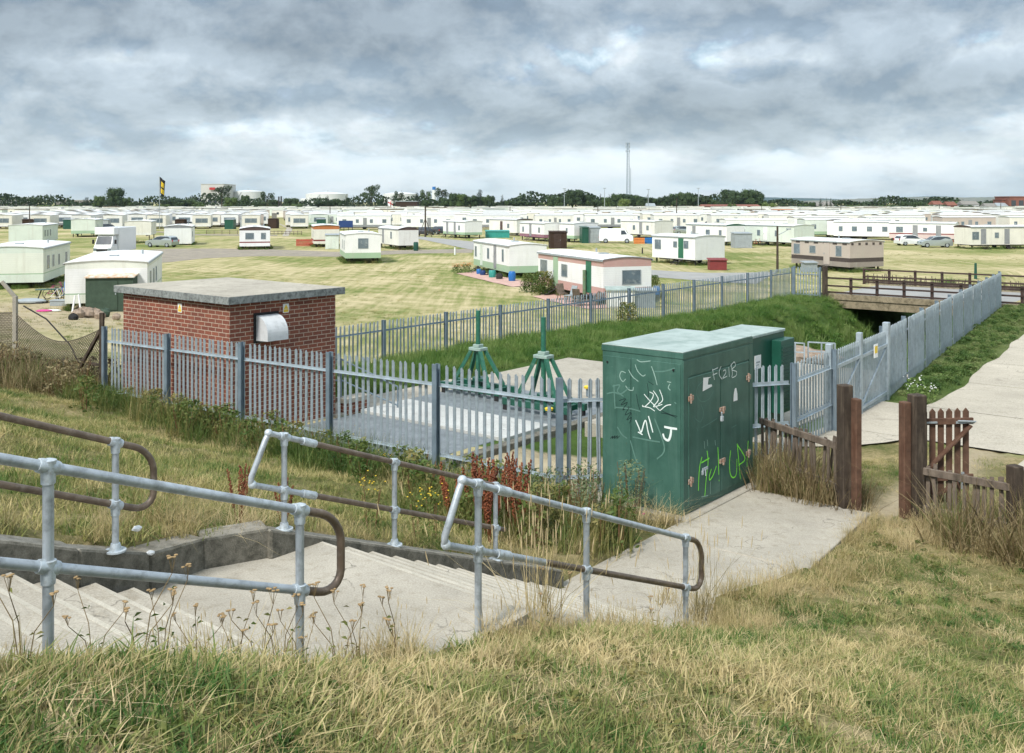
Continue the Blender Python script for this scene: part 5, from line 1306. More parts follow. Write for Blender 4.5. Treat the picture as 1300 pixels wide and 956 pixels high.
chair('garden chair nearest the bush by the pink caravan',723,384,R(-50),'grey')
chair('garden chair between the green post and the blue barrel',735,387.5,R(150),'wood_old')
x,y,_=P(748,388); t=thing('wooden_lounger','weathered wooden lounger beside the blue barrel','lounger',(x,y,0),R(30))
mb=MB(); [mb.box(-.9,.5,-.3+k*.12,-.22+k*.12,.30,.33) for k in range(6)]; mb.build('seat',M['wood_old'],t)
mb=MB(); [mb.bar((.5,-.26+k*.12,.32),(1.0,-.26+k*.12,.85),.08,.03) for k in range(6)]; mb.build('backrest',M['wood_old'],t)
for sx in (-.8,.4):
    for sy in (-.28,.3): l=MB(); l.bar((sx,sy,0),(sx,sy,.30),.05,.05,up=(0,1,0)); l.build('leg',M['wood_old'],t)
strip('patio',[P(580,347.5),P(606,354),P(650,364.5)],[P(604,345),P(640,352),P(688,362)],M['patio'],z0=.03)
strip('patio',[P(675,377),P(700,383),P(745,392.5)],[P(712,371),P(735,377),P(790,391)],M['patio'],z0=.03)
# wooden poles
def pole(label,px,py,top_y,r,m='wood_dark',name='telegraph_pole',cat='pole',arm=False,Y=None):
    x,y,_=P(px,py); h=CAMZ-(top_y-HY)*y/F; t=thing(name,label,cat,(x,y,0)); mb=MB(); mb.tube([(0,0,0),(0,0,h)],[r,r*.75],8); mb.build('pole',M[m],t,smooth=True)
    if arm:
        mb=MB(); mb.tube([(0,0,h*.80),(.5,0,h*.86),(.9,0,h*.92)],.03,6); mb.build('lamp_arm',M['grey'],t); mb=MB(); mb.box(.75,1.15,-.07,.07,h*.92,h*.95); mb.build('lamp_head',M['grey'],t)
    return t
pole('brown wooden pole with a small lamp arm beside the beige and brown caravan',987,345,287,.11,arm=True)
t=pole('wooden pole with angled props beside the two black cars',540,301,262,.16)
for sx in (-1.1,1.1): mb=MB(); mb.bar((sx,0,0),(0,0,3.2),.1,.1); mb.build('prop',M['wood_dark'],t)
pole('thin wooden pole behind the cream caravan with orange band',419,285.5,262,.14)
pole('thin wooden pole left of the brown roofed caravan near the park centre',647.5,278,262,.14)
pole('thin wooden pole above the two tone shed',759,282,262,.14)
pole('thin wooden pole rising above the rows beside the grey car',859,285,252,.14)
pole('thin wooden pole among the rows above the beige caravan',1067.5,276,259,.16)
pole('thin wooden pole above the two parked hatchbacks',1192.5,275,259,.16)
pole('thin wooden pole above the cream caravan at the right edge',1270.5,275,258,.16)
pole('thin pole in the grass block left of the orange red hut',967,277,262,.14)
pole('thin wooden pole in the left block of caravans',37.5,292,261,.13)
pole('short white marker post on the grass by the road junction',577.5,323.5,314,.1,'white',name='marker_post',cat='post')
pole('short dark marker post on the grass left of the touring sized caravan',815.5,322,314.5,.09,'near_black',name='marker_post',cat='post')
pole('short grey marker post with bent top on the grass beyond the bridge',1238.5,354,334,.12,'green_dark',name='marker_post',cat='post')
pole('grey fire point post beside the corner of the pale caravan',433,318,311,.09,'white',name='marker_post',cat='post')
# flags
def flag(label,px,top_y,Y,hpole,draw,w=1.5,h=3.0,base_y=None,z0=0):
    x=(px-CX)/F*Y; zt=CAMZ-(top_y-HY)*Y/F; t=thing('flagpole',label,'flag',(x,Y,0)); mb=MB(); mb.tube([(0,0,0),(0,0,zt)],.07,6); mb.build('pole',M['grey'],t)
    mb=MB(); nn=8
    for i in range(nn):
        for j in range(10):
            def q(i,j): 
                u=i/nn; v=j/10
                return (.08+u*w*(1-.45*math.sin(v*2)*.4), .22*math.sin(u*7+v*2), zt-.1-v*h-u*.9)
            mb.poly([q(i,j+1),q(i+1,j+1),q(i+1,j),q(i,j)],draw(i/nn,j/10))
    return t,mb
t,mb=flag('tall flagpole with drooping black and yellow flag above the left block of caravans',202.5,224,215,0,lambda u,v: 1 if (abs(u-.5)<.28 and .15<v<.85 and not(abs(v-.5)<.08)) else 0,w=1.15,h=3.6)
mb.build('flag_cloth',[M['black'],M['yellow']],t)
t,mb=flag('small white flag with a red cross hanging in front of the conifer hedge',492,252,330,0,lambda u,v: 1 if abs(u-.5)<.07 or abs(v-.45)<.06 else 0,w=2.0,h=2.2)
mb.build('flag_cloth',[M['white'],M['red']],t)
# junk beside the pale caravan, left
def pileobj(name,label,cat,px,py,fn,z=None,group=None,rz=0):
    x,y,_=P(px,py); g=Hp(x,y); x,y,_=P(px,py,g); t=thing(name,label,cat,(x,y,Hp(x,y)),rz,group); fn(t); return t
def tarp(t):
    mb=MB(); mb.ball((0,0,.12),.62,n=14,sq=(1.5,.8,.30)); mb.build('tarpaulin',M['grey'],t,smooth=True)
    mb=MB(); mb.box(-.85,.85,-.4,.4,0,.1); mb.build('base',M['near_black'],t)
pileobj('covered_boat','low grey covered shape lying on the bare ground, left of the clutter','covered dinghy',39,385,tarp)
def table(t):
    mb=MB(); mb.box(-.7,.7,-.35,.35,.68,.72); mb.build('table_top',M['green_dark'],t)
    for sx in (-.6,.6): l=MB(); l.bar((sx,-.4,0),(sx*.6,.35,.68),.05,.05); l.bar((sx,.4,0),(sx*.6,-.35,.68),.05,.05); l.build('leg',M['near_black'],t)
pileobj('picnic_table','small dark picnic table among the clutter by the pale caravan','table',61,382,table,rz=.4)
def bike(t,m='red'):
    for x in (-.5,.5):
        l=MB(); pts=[(x+.32*math.cos(k*math.pi/8),0,.34+.32*math.sin(k*math.pi/8)) for k in range(17)]; l.tube(pts,.02,5); l.build('wheel',M['black'],t)
    l=MB(); l.tube([(-.5,0,.34),(-.15,0,.8),(.4,0,.8),(.0,0,.32),(-.5,0,.34)],.02,5); l.tube([(.0,0,.32),(-.15,0,.85)],.02,5); l.tube([(.5,0,.34),(.38,0,.95),(.28,0,1.0)],.02,5); l.build('frame',M[m],t)
    l=MB(); l.box(-.28,-.05,-.05,.05,.86,.90); l.build('saddle',M['black'],t)
pileobj('bicycle','white framed bicycle leaning in the clutter by the pale caravan','bicycle',76,384,lambda t: bike(t,'white'),rz=.3)
pileobj('bicycle','dark bicycle behind the white one in the clutter','bicycle',81,382,lambda t: bike(t,'blue'),rz=-.5)
pileobj('toy_scooter','small red and blue child ride on toy left of the bicycles','toy',70,379,lambda t: bike(t,'pink'),rz=1.0)
x,y,_=P(961,312); t=thing('scooter','red moped parked right of the grey shed','moped',(x,y,0),R(10)); bike(t,'red')
def tub(t): mb=MB(); mb.box(-.5,.5,-.3,.3,0,.3); mb.box(-.54,.54,-.34,.34,.3,.34); mb.build('tub',M['grey'],t,bevel=.03)
pileobj('storage_tub','pale grey plastic crate on the ground under the bicycles','crate',77,388,tub)
pileobj('blue_bag','blue and white jacket draped upright by the wall of the pale caravan','jacket',86,378,lambda t: (lambda mb:(mb.ball((0,0,.7),.35,n=10,sq=(.7,.5,1.9)),mb.build('cloth',M['blue'],t,smooth=True)))(MB()))
pileobj('blanket','magenta blanket lying flat on the bare ground','blanket',56,396,lambda t:(lambda mb:(mb.ball((0,0,.04),.35,n=10,sq=(1.3,.8,.2)),mb.build('cloth',M['pink'],t,smooth=True)))(MB()))
pileobj('blanket','white sheet lying flat beside the magenta blanket','sheet',66,395.5,lambda t:(lambda mb:(mb.ball((0,0,.04),.4,n=10,sq=(1.3,.6,.18)),mb.build('cloth',M['white'],t,smooth=True)))(MB()))
stones=[(93,398,.22,'black'),(99,395,.3,'stone'),(106,393,.32,'stone'),(113,394,.33,'stone'),(121,394,.3,'stone'),(127,396,.26,'stone'),(133,393,.28,'dkgreen_shed'),(148,397,.2,'stone')]
sl=['black rubber pot at left end of the rock edging','rounded brown rock, first after the black pot','brown rock, second after the black pot','brown rock in the middle of the rock edging','brown rock right of the middle of the rock edging','pale rock near the green leafed planter','green leafed planter at right end of the rocks','small stone near the shed door corner']
for (px,py,r,m_),l_ in zip(stones,sl):
    py+=8; x,y,_=P(px,py,.25); z=Hp(x,y); x,y,_=P(px,py,z); rock('garden_rock',l_,(x,y,z+r*.5),r,m_,group='rocks edging the caravan plot',sq=(1.1,.9,.95))
for i,(px,py) in enumerate(((91,397),(103,393))):
    x,y,_=P(px,py,.3); z=Hp(x,y); mb=MB(); mb.bar((0,0,0),(.12-.3*i,.1,1.05),.07,.07,up=(0,1,0)); o=mb.build('white_prop',M['white'],loc=(x,y,z)); tag(o,['white slanting prop leg under the left corner of the pale caravan','white prop leg next to the dark green shed'][i],'prop')
# satellite dish, flues
x,y,_=P(661,306); 
# litter
for i,(px,py,z,r,sq) in enumerate(((183,494,1.55,.11,(1.3,1,.9)),(196,504,1.5,.08,(1.4,.8,.4)))):
    x,y,_=P(px,py,z); z=Hp(x,y); x,y,_=P(px,py,z+.1); o=rock('plastic_bag',['crumpled white plastic bag in the grass by the palisade fence','small scrap of white litter right of the crumpled bag'][i],(x,y,z+.16),r,'white','litter',sq=sq)
for i,(px,py,zz,m_,r) in enumerate(((174,676,3.55,'white',.035),(191,707,3.33,'white',.03),(729,708,1.62,'orange',.03),(817,655,1.65,'pink',.02))):
    x,y,_=P(px,py,zz); rock('litter',['crumpled paper cup in the grass beside the kerb','white scrap of litter on the kerb at the bend','small orange wrapper at the weedy path edge','tiny pink wrapper in the dry grass by the big cabinet'][i],(x,y,zz+.03),r,m_,'litter')
# ------------------------------------------------------------ horizon: buildings, tanks, mast
def HX(px,Y): return (px-CX)/F*Y
def HZ(py,Y): return CAMZ-(py-HY)*Y/F
def bld(name,label,cat,x0,x1,ytop,Y,D,wall,roofm=None,gable=0,windows=0,rz=0,winm='glass_dark',wr=(.35,.75)):
    X0,X1=HX(x0,Y),HX(x1,Y); zt=HZ(ytop,Y); root=thing(name,label,cat,((X0+X1)/2,Y,0),rz); w=(X1-X0)/2
    mb=MB(); mb.box(-w,w,0,D,0,zt-gable); mb.build('walls',wall,root)
    mb=MB()
    if gable:
        g=[(-w-.4,-.4,zt-gable),(w+.4,-.4,zt-gable),(w+.4,D+.4,zt-gable),(-w-.4,D+.4,zt-gable)]
        a=(-w+ (0),D/2,zt); b_=(w-(0),D/2,zt)
        mb.poly([g[0],g[1],b_,a]); mb.poly([g[2],g[3],a,b_]); mb.poly([g[3],g[0],a]); mb.poly([g[1],g[2],b_]); mb.poly(g[::-1])
    else: mb.box(-w-.3,w+.3,-.3,D+.3,zt,zt+.4)
    mb.build('roof',roofm or wall,root)
    for k in range(windows):
        t=MB(); x=-w+ (k+.5)*2*w/windows; ww=.3*2*w/windows; hh=zt-gable; t.box(x-ww,x+ww,-.12,-.02,hh*wr[0],hh*wr[1]); t.build('window',M[winm],root)
    return root
bld('office_building','white flat office building with dark window strips at the far left horizon','building',-20,20,251,700,30,M['farbld'],windows=1,wr=(.45,.6))
bld('depot_building','low brown green depot beside a yellow sign at far left','building',20,36,258,690,14,M['fargrey'])
bld('warehouse','long grey brown warehouse with pale roof behind the left block of caravans','warehouse',71,140,254.5,760,40,M['fargrey'],M['farbld'],windows=7,wr=(.2,.5))
bld('warehouse','dark low building between the big left tree and the flagpole','warehouse',166,181,258,700,14,M['fargrey'])
bld('industrial_block','tall pale industrial block with red sign panel behind the trees','industrial building',255,284,234,900,40,M['farbld'],windows=4,wr=(.15,.35))
t=MB(); Y=899; t.box(HX(266,Y),HX(273.5,Y),Y-.6,Y-.1,HZ(241,Y),HZ(238,Y)); o=t.build('sign_panel',M['red'],bpy.data.objects.get('industrial_block')); 
par=bpy.data.objects['industrial_block']; o.matrix_parent_inverse=Matrix.Translation(-Vector(par.location))
def tank(label,x0,x1,ytop,Y,dome=1.5):
    r=(HX(x1,Y)-HX(x0,Y))/2; cx=(HX(x0,Y)+HX(x1,Y))/2; zt=HZ(ytop,Y); root=thing('storage_tank',label,'storage tank',(cx,Y+r,0),0,'white storage tanks on the horizon')
    n=36; mb=MB(); mb.tube([(0,0,0),(0,0,zt)],r,n); mb.build('shell',M['tankw'],root,smooth=True)
    mb=MB(); mb.tube([(0,0,zt),(0,0,zt+dome*.6),(0,0,zt+dome)],[r,r*.6,r*.05],n); mb.build('dome',M['tankw'],root,smooth=True)
    mb=MB(); mb.tube([(r*.1,-r*.3,zt+dome*.5),(r*.1,-r*.3,zt+dome+1.6)],.25,6); mb.build('vent',M['grey'],root)
    mb=MB(); pts=[(r*1.004*math.cos(th),r*1.004*math.sin(th),zt*.15+zt*.8*(k/10)) for k,th in enumerate([math.pi*1.3+.05*k for k in range(11)])]; mb.tube(pts,.35,5); mb.build('stairway',M['grey'],root)
tank('white storage tank partly behind the tree right of the red sign block',288,330,243,930)
tank('pale storage tank left of the lone conifer hedge',378,413,252,1000,1)
tank('widest white storage tank above the conifer hedge',383,437,246,960,2.2)
tank('white storage tank behind the tall pine by the white flag',484,528,246,980,2)
bld('club_house','dark brown low club house with grey roof right of the red cross flag','building',502,529,256,600,14,M['brownbox'],M['grey'])
# chimney
Y=900; t=thing('chimney_stack','thin pale chimney with a blue top between the trees','chimney',(HX(551,Y),Y,0))
mb=MB(); mb.tube([(0,0,0),(0,0,HZ(241,Y))],[2.2,1.5],14); mb.build('stack',M['tankw'],t,smooth=True); mb=MB(); mb.tube([(0,0,HZ(241,Y)),(0,0,HZ(237,Y))],1.6,14); mb.build('top_band',M['blue'],t,smooth=True)
for i,(px,yt) in enumerate(((354,249.5),(357,249))):
    Y=620; t=thing('flue_stack',['left of the paired dark flues above the footpath','right of the paired dark flues above the footpath'][i],'flue',(HX(px,Y),Y,0)); mb=MB(); mb.tube([(0,0,0),(0,0,HZ(yt,Y))],.5,8); mb.build('stack',M['near_black'],t)
# lattice mast
Y=900; t=thing('lattice_mast','tall slim lattice radio mast rising above the tree belt','mast',(HX(797,Y),Y,0)); hz=HZ(181,Y)
for k in range(3):
    th=k*2*math.pi/3; mb=MB(); mb.tube([(2.0*math.cos(th),2.0*math.sin(th),0),(1.0*math.cos(th),1.0*math.sin(th),hz)],.24,5); mb.build('mast_leg',M['galv_dark'],t)
mb=MB(); n=26
for k in range(n):
    z0=hz*k/n; z1=hz*(k+1)/n; r0=2.0-1.0*k/n; r1=2.0-1.0*(k+1)/n
    for j in range(3):
        a0=j*2*math.pi/3; a1=(j+1)*2*math.pi/3
        mb.bar((r0*math.cos(a0),r0*math.sin(a0),z0),(r1*math.cos(a1),r1*math.sin(a1),z1),.14,.14)
mb.build('lattice',M['galv_dark'],t)
mb=MB(); 
for z in (hz-1,hz-4,hz-8): mb.tube([(1.6,0,z-1),(1.6,0,z+1)],.35,6); mb.tube([(-1.6,0,z-1),(-1.6,0,z+1)],.35,6)
mb.build('antennas',M['grey'],t)
x=HX(801.5,900); mb=MB(); mb.tube([(0,0,0),(0,0,HZ(213,900))],.2,5); o=mb.build('mast',M['galv_dark'],loc=(x,905,0)); tag(o,'thinner short aerial pole right beside the lattice mast','aerial')
# floodlight columns
for i,(px,yt) in enumerate(((716.5,240),(767.5,239.5),(823,241),(886.5,239.5))):
    Y=600; zt=HZ(yt,Y); t=thing('lighting_column',['floodlight column in front of the large oak, farthest left of the four','floodlight column left of the lattice mast','floodlight column right of the lattice mast','floodlight column left of the round twin trees'][i],'lamp post',(HX(px,Y),Y,0),0,'floodlight columns along the tree belt')
    mb=MB(); mb.tube([(0,0,0),(0,0,zt)],[.3,.14],8); mb.build('column',M['grey'],t,smooth=True); mb=MB(); mb.box(-.9,.9,-.3,.3,zt,zt+.4); mb.build('lamp_head',M['grey'],t)
bld('terrace_building','long low red brick building at the foot of the round twin trees','building',892,965,259.5,610,12,M['farroof'],M['farroof'],gable=1.2,windows=9)
bld('small_house','pale gabled hut in the tree belt under the mast','house',821,832,258,640,8,M['farbld'],M['grey'],gable=2)
hs=[(1036,1046,257,'pale house below the hills, left one of the group','farbld','fargrey'),(1047,1058,256,'grey roofed house below the hills in the middle of the small group','farbld','fargrey'),(1186,1197,255,'pale gabled house behind the hatchbacks, with brown roof','farbld','farroof'),(1203,1215,256,'red roofed house among bushes at right','farroof','farroof'),(1222,1243,255,'large pale gabled house with grey roof at right','farbld','fargrey'),(1252,1266,258,'long white bungalow near the right edge','farbld','fargrey'),(1267,1280,257.5,'white house left of the big brown block','farbld','grey')]
for (a_,b_,yt,l_,w_,r_m) in hs: bld('distant_house',l_,'house',a_,b_,yt,640,9,M[w_],M[r_m],gable=2.4,windows=2)
bld('brown_block','brown brick block with stepped roof at the right edge of the horizon','building',1282,1330,250,640,20,M['farroof'],windows=5)
bld('brown_block','lower shoulder of the brown building at the right edge','building',1272,1283,254,645,12,M['farroof'])

# hills
def hills(name,pts,Y,D,m):
    mb=MB(); top=[]; 
    xs=np.linspace(pts[0][0],pts[-1][0],160); ys=np.interp(xs,[p[0] for p in pts],[p[1] for p in pts])
    rows=[]
    for r in range(6):
        f=r/5; yy=Y+D*f
        rows.append([(HX(x,Y)*(yy/Y)**.0 , yy, max(0,(HZ(y_,Y)+rnd.uniform(-1,1)*Y*.0003))*math.sin(f*math.pi/2)*(1) ) for x,y_ in zip(xs,ys)])
    for r in range(5):
        for i in range(len(xs)-1): mb.poly([rows[r][i],rows[r][i+1],rows[r+1][i+1],rows[r+1][i]])
    o=mb.build(name,m,smooth=True); tag(o,kind='structure')
hm=leaf_mat('distant_wooded_hill',(.012,.04,.04),(.02,.055,.05),None,.002,0)
hf=leaf_mat('distant_field_hill',(.09,.11,.075),(.16,.15,.11),None,.004,0)
hills('hills',[(700,256),(900,250.5),(968,248),(985,248.5),(1010,249.5),(1040,250.5),(1090,251.5),(1130,253.5),(1170,256)],5200,700,hm)
hills('hills',[(1040,256.5),(1100,253.5),(1160,251.5),(1200,250),(1250,249),(1300,250),(1500,248),(1700,256)],4300,600,hf)
hills('hills',[(1140,256),(1185,251.5),(1190,249.8),(1215,249.6),(1250,248.2),(1262,249),(1275,251),(1400,250),(1500,256)],4900,600,hm)

# ------------------------------------------------------------ trees
tm_dark=leaf_mat('dark_broadleaf_foliage',(.022,.042,.016),(.055,.09,.03),None,.35,.15)
tm_mid=leaf_mat('mid_green_foliage',(.035,.065,.018),(.085,.13,.035),None,.35,.15)
tm_light=leaf_mat('light_green_foliage',(.07,.11,.025),(.14,.19,.05),None,.35,.2)
tm_con=leaf_mat('conifer_foliage',(.012,.03,.014),(.035,.06,.028),None,.5,.05)
def crown_mesh(kind,seed,nleaf=1500):
    r=np.random.RandomState(seed); lobes=[]
    # unit tree: height 1, radius ~ .4
    if kind=='round':
        lobes=[((r.uniform(-.22,.22),r.uniform(-.2,.2),r.uniform(.34,.80)),r.uniform(.14,.23)) for _ in range(20)]+[((0,0,.6),.28)]
    elif kind=='spread':
        lobes=[((r.uniform(-.4,.4),r.uniform(-.3,.3),r.uniform(.3,.75)),r.uniform(.12,.22)) for _ in range(20)]
    elif kind=='conifer':
        lobes=[((r.uniform(-.03,.03),r.uniform(-.03,.03),z),.22*(1.05-z)+.015) for z in np.linspace(.12,.96,14)]
    elif kind=='column':
        lobes=[((r.uniform(-.04,.04),r.uniform(-.04,.04),z),.12*math.sin(math.pi*(z*.9+.08))**.5+.015) for z in np.linspace(.1,.93,12)]
    elif kind=='pine':
        lobes=[((r.uniform(-.25,.25),r.uniform(-.2,.2),r.uniform(.58,.9)),r.uniform(.07,.14)) for _ in range(15)]+[((-.2,.0,.45),.07),((.22,.05,.5),.07)]
    elif kind=='bush':
        lobes=[((r.uniform(-.55,.55),r.uniform(-.3,.3),r.uniform(.2,.6)),r.uniform(.2,.36)) for _ in range(16)]
    mb=MB(); ls={'round':.05,'spread':.05,'conifer':.032,'column':.03,'pine':.04,'bush':.085}[kind]
    W_=np.array([l[1]**2 for l in lobes]); W_/=W_.sum()
    for k in range(nleaf):
        i=r.choice(len(lobes),p=W_); c,rad=lobes[i]
        v=r.normal(size=3); v/=np.linalg.norm(v); d=rad*(.55+.5*r.rand()**.6)
        p=np.array(c)+v*d*np.array((1,1,.85)); 
        if p[2]<.02: continue
        n=r.normal(size=3)+v*1.0; n/=np.linalg.norm(n); t=np.cross(n,r.normal(size=3)); t/=np.linalg.norm(t); b_=np.cross(n,t); s=ls*r.uniform(.5,1.1)
        q=[p-t*s*.5-b_*s*.25, p+t*s*.1-b_*s*.5, p+t*s*.6+b_*s*.1, p+t*s*.05+b_*s*.45]
        mb.poly([tuple(x) for x in q])
    # inner dark mass, uneven
    for c,rad in lobes:
        if kind in('round','spread','bush'): mb.ball(c,rad*.72,n=6)
    me=mb.build('crown',tm_dark); COL.objects.unlink(me); return me
def trunk_mesh(kind,seed):
    r=random.Random(seed); mb=MB(); 
    top={'round':.7,'spread':.6,'conifer':.95,'column':.9,'pine':.85,'bush':.5}[kind]
    mb.tube([(0,0,-.02),(r.uniform(-.02,.02),0,.25),(r.uniform(-.03,.03),.01,top)],[.03,.022,.006],7)
    if kind in('round','spread','pine','bush'):
        for k in range(6):
            z=r.uniform(.22,.55) if kind!='pine' else r.uniform(.5,.75); th=r.uniform(0,6.28); l=r.uniform(.14,.28)
            mb.tube([(0,0,z),(l*.5*math.cos(th),l*.5*math.sin(th),z+l*.5),(l*math.cos(th),l*math.sin(th),z+l*.8)],[.014,.009,.003],5)
    o=mb.build('trunk',M['trunk'],smooth=True); COL.objects.unlink(o); return o
CR={}
for kd in ('round','spread','conifer','column','pine','bush'):
    CR[kd]=[(crown_mesh(kd,s+hash(kd)%50 if False else s*7+len(kd),2200 if kd in('round','spread','bush') else 1500),trunk_mesh(kd,s)) for s in range(3)]
NAMES={'round':'broadleaf_tree','spread':'broadleaf_tree','conifer':'conifer_tree','column':'columnar_tree','pine':'pine_tree','bush':'large_bush'}
def lm(px):
    for lim,t_ in ((70,'by the white office building at far left'),(116,'in front of the long grey warehouse'),(170,'right of the long warehouse'),(262,'just right of the tall flagpole'),(330,'in front of the block with the red sign'),(385,'above the footpath flues'),(440,'below the widest white tank'),(500,'left of the dark club house'),(545,'right of the dark club house'),(620,'right of the thin chimney'),(690,'between the chimney and the first floodlight column'),(765,'around the first floodlight column'),(830,'below the lattice mast'),(890,'between the right two floodlight columns'),(985,'near the long red brick building'),(1100,'under the blue hills'),(1185,'by the pale houses'),(1400,'among the houses at the right')):
        if px<lim: return t_
trees=[]
def tree(kind,px,ytop,Y,wpx,m=None,desc=None,v=None,ybase=0):
    r=random.Random(int(px*13+ytop)); v=r.randrange(3) if v is None else v
    h=HZ(ytop,Y); X=HX(px,Y); w=wpx/F*Y
    unit={'round':.74,'spread':1.0,'conifer':.46,'column':.27,'pine':.66,'bush':1.5}[kind]
    sx=w/unit
    size='tall' if ytop<244 else 'medium' if ytop<252 else 'low'
    colr={None:'dark','mid':'mid green','light':'light green','con':'dark'}[m]
    words={'round':'rounded','spread':'spreading','conifer':'pointed','column':'narrow upright','pine':'bare stemmed','bush':'bushy'}[kind]
    noun={'round':'broadleaf tree','spread':'broadleaf tree','conifer':'conifer','column':'column shaped conifer','pine':'pine tree','bush':'shrub mass'}[kind]
    t=thing(NAMES[kind],desc or f"{size} {colr} {words} {noun} {lm(px)}",'bush' if kind=='bush' else 'tree',(X,Y,0),r.uniform(-.5,.5),'trees along the horizon')
    co,to=CR[kind][v]
    c=co.copy(); c.data=co.data; COL.objects.link(c); c.parent=t
    mm={None:tm_dark,'mid':tm_mid,'light':tm_light,'con':tm_con}[m if m else ('con' if kind in('conifer','column') else None)]
    c.material_slots[0].link='OBJECT'; c.material_slots[0].material=mm
    k=to.copy(); COL.objects.link(k); k.parent=t
    t.scale=(sx,sx,h); trees.append(t); return t
T=[('column',110,250,640,8,None),('round',126,247,640,15,'mid'),('round',147,236,620,24,None),('spread',161,247,620,16,None),('bush',70,258,600,42,'light'),('bush',60,259,600,20,'mid'),
 ('spread',212,249,620,22,None),('round',226,248.5,620,22,None),('spread',240,249,625,26,None),('bush',205,257,600,22,'mid'),('round',252,253,620,16,'mid'),
 ('pine',281,235,640,26,None),('round',293,249,630,18,'mid'),('round',311,246,640,12,None),('bush',303,256,600,20,None),('pine',340,241.5,640,17,None),('bush',331,252,620,18,None),('round',347,252,620,14,None),('round',370,250,640,22,None),('bush',378,256,610,18,'mid'),
 ('spread',403,252,640,18,None),('spread',414,251.5,640,20,None),('column',415.5,248,630,5,None),('spread',426,249,640,18,None),('conifer',439.5,246,640,9,None),('conifer',448.5,247,640,8,None),('conifer',455,249,640,8,None),('conifer',460.5,251,640,7,None),('pine',471.5,233.5,640,22,None),('conifer',470,247,630,13,None),('round',483,251,640,10,None),
 ('column',491,250,640,7,None),('column',499,247,640,7,None),('pine',507,241,650,13,None),('column',529,244,640,6,None),('conifer',533,251,640,10,None),('pine',541,239,640,14,'mid'),('round',541,252,640,14,None),('pine',561,236.5,650,17,None),('round',563,247,640,18,None),
 ('round',575,243,640,14,None),('round',585,244,640,17,'mid'),('spread',597,244,640,20,None),('round',607,245,645,18,None),('column',609,240,640,8,None),('spread',617,244,640,16,None),('round',624,247,635,10,None),('column',626,248,640,4,None),
 ('conifer',637.5,247,660,12,None),('round',644,253,660,10,None),('spread',655,252,660,20,None),('pine',663.5,244,680,10,'mid'),('spread',672,253,660,22,None),('spread',685,255,660,16,'mid'),
 ('round',701,247,640,14,None),('round',713,248,640,16,None),('round',730,238.5,640,27,None),('round',744,246,645,16,None),('spread',754,250,640,18,None),('conifer',762,245,650,10,None),('round',770,249,640,13,'mid'),('conifer',773,246,645,9,None),('round',783,244,650,20,None),('round',796,242,650,22,None),('round',792,251,600,17,'light'),('round',808,243,650,18,None),
 ('round',817,246,650,18,None),('conifer',822,246,655,9,None),('spread',833,247,650,20,None),('round',846,247,650,18,None),('round',858,244,650,19,None),('round',869,242,650,20,None),('spread',879,246,650,18,None),('spread',893,247,650,22,None),('round',905,250,650,18,'mid'),
 ('round',929,235.5,640,33,None),('round',954,238,640,28,None),('bush',930,255,600,14,'light'),('round',941,243,645,24,None),('round',965,243,640,12,None),
 ('bush',977,253.5,620,20,'light'),('round',994,257,640,12,None),('conifer',1003,255,640,7,None),('conifer',1009,252.5,640,6,None),('bush',1020,256.5,620,16,'mid'),('round',1031,255.5,640,10,None),('conifer',1041.5,250.5,640,7,None),('conifer',1049.5,251,640,5,None),('conifer',1054.5,250.5,640,5,None),('conifer',1063,254.5,640,6,None),('bush',1082,258,640,24,'mid'),('conifer',1091,255,640,7,None),('bush',1105,257.5,640,26,None),('bush',1125,258,640,24,'mid'),
 ('round',1147.5,254.5,630,13,None),('round',1161,256,635,12,None),('round',1170,255,635,12,None),('bush',1180,257,635,14,None),('round',1205,256,650,14,'mid'),('round',1218,254.5,660,14,'mid'),('round',1240,254.5,650,10,None),('bush',1250,255,655,20,None),('round',1266,253,655,9,None),('bush',1262,257,650,20,None),
 ('conifer',1174,250.8,640,5,None),('bush',1140,257.5,640,20,None),('bush',1192,258,640,22,'mid'),('bush',1228,258,640,22,None)]
for q in T: tree(*q)
# extra low hedge line closing the horizon
mb=MB(); 
o_r=np.random.RandomState(3)
for k in range(34000):
    x=o_r.uniform(-560,620); yb=685+o_r.uniform(-14,14); h=8+2.2*math.sin(x*.05)+1.8*math.sin(x*.17)+(2.5 if 10<x<150 else 0)
    if -330<x<-60 and o_r.rand()<.35: continue
    if x>170: h*=.85
    p=np.array((x,yb,h*o_r.rand()**.7)); n=o_r.normal(size=3); t=o_r.normal(size=3); s=1.7*o_r.uniform(.5,1.2); t/=np.linalg.norm(t); b_=np.cross(t,n); b_/=np.linalg.norm(b_)
    mb.poly([tuple(p-t*s*.6-b_*s*.3),tuple(p+t*s*.2-b_*s*.5),tuple(p+t*s*.6+b_*s*.2),tuple(p-t*s*.1+b_*s*.5)])
o=mb.build('far_hedge',tm_dark); tag(o,'continuous dark hedge line far behind the last caravans','hedge',kind='stuff')
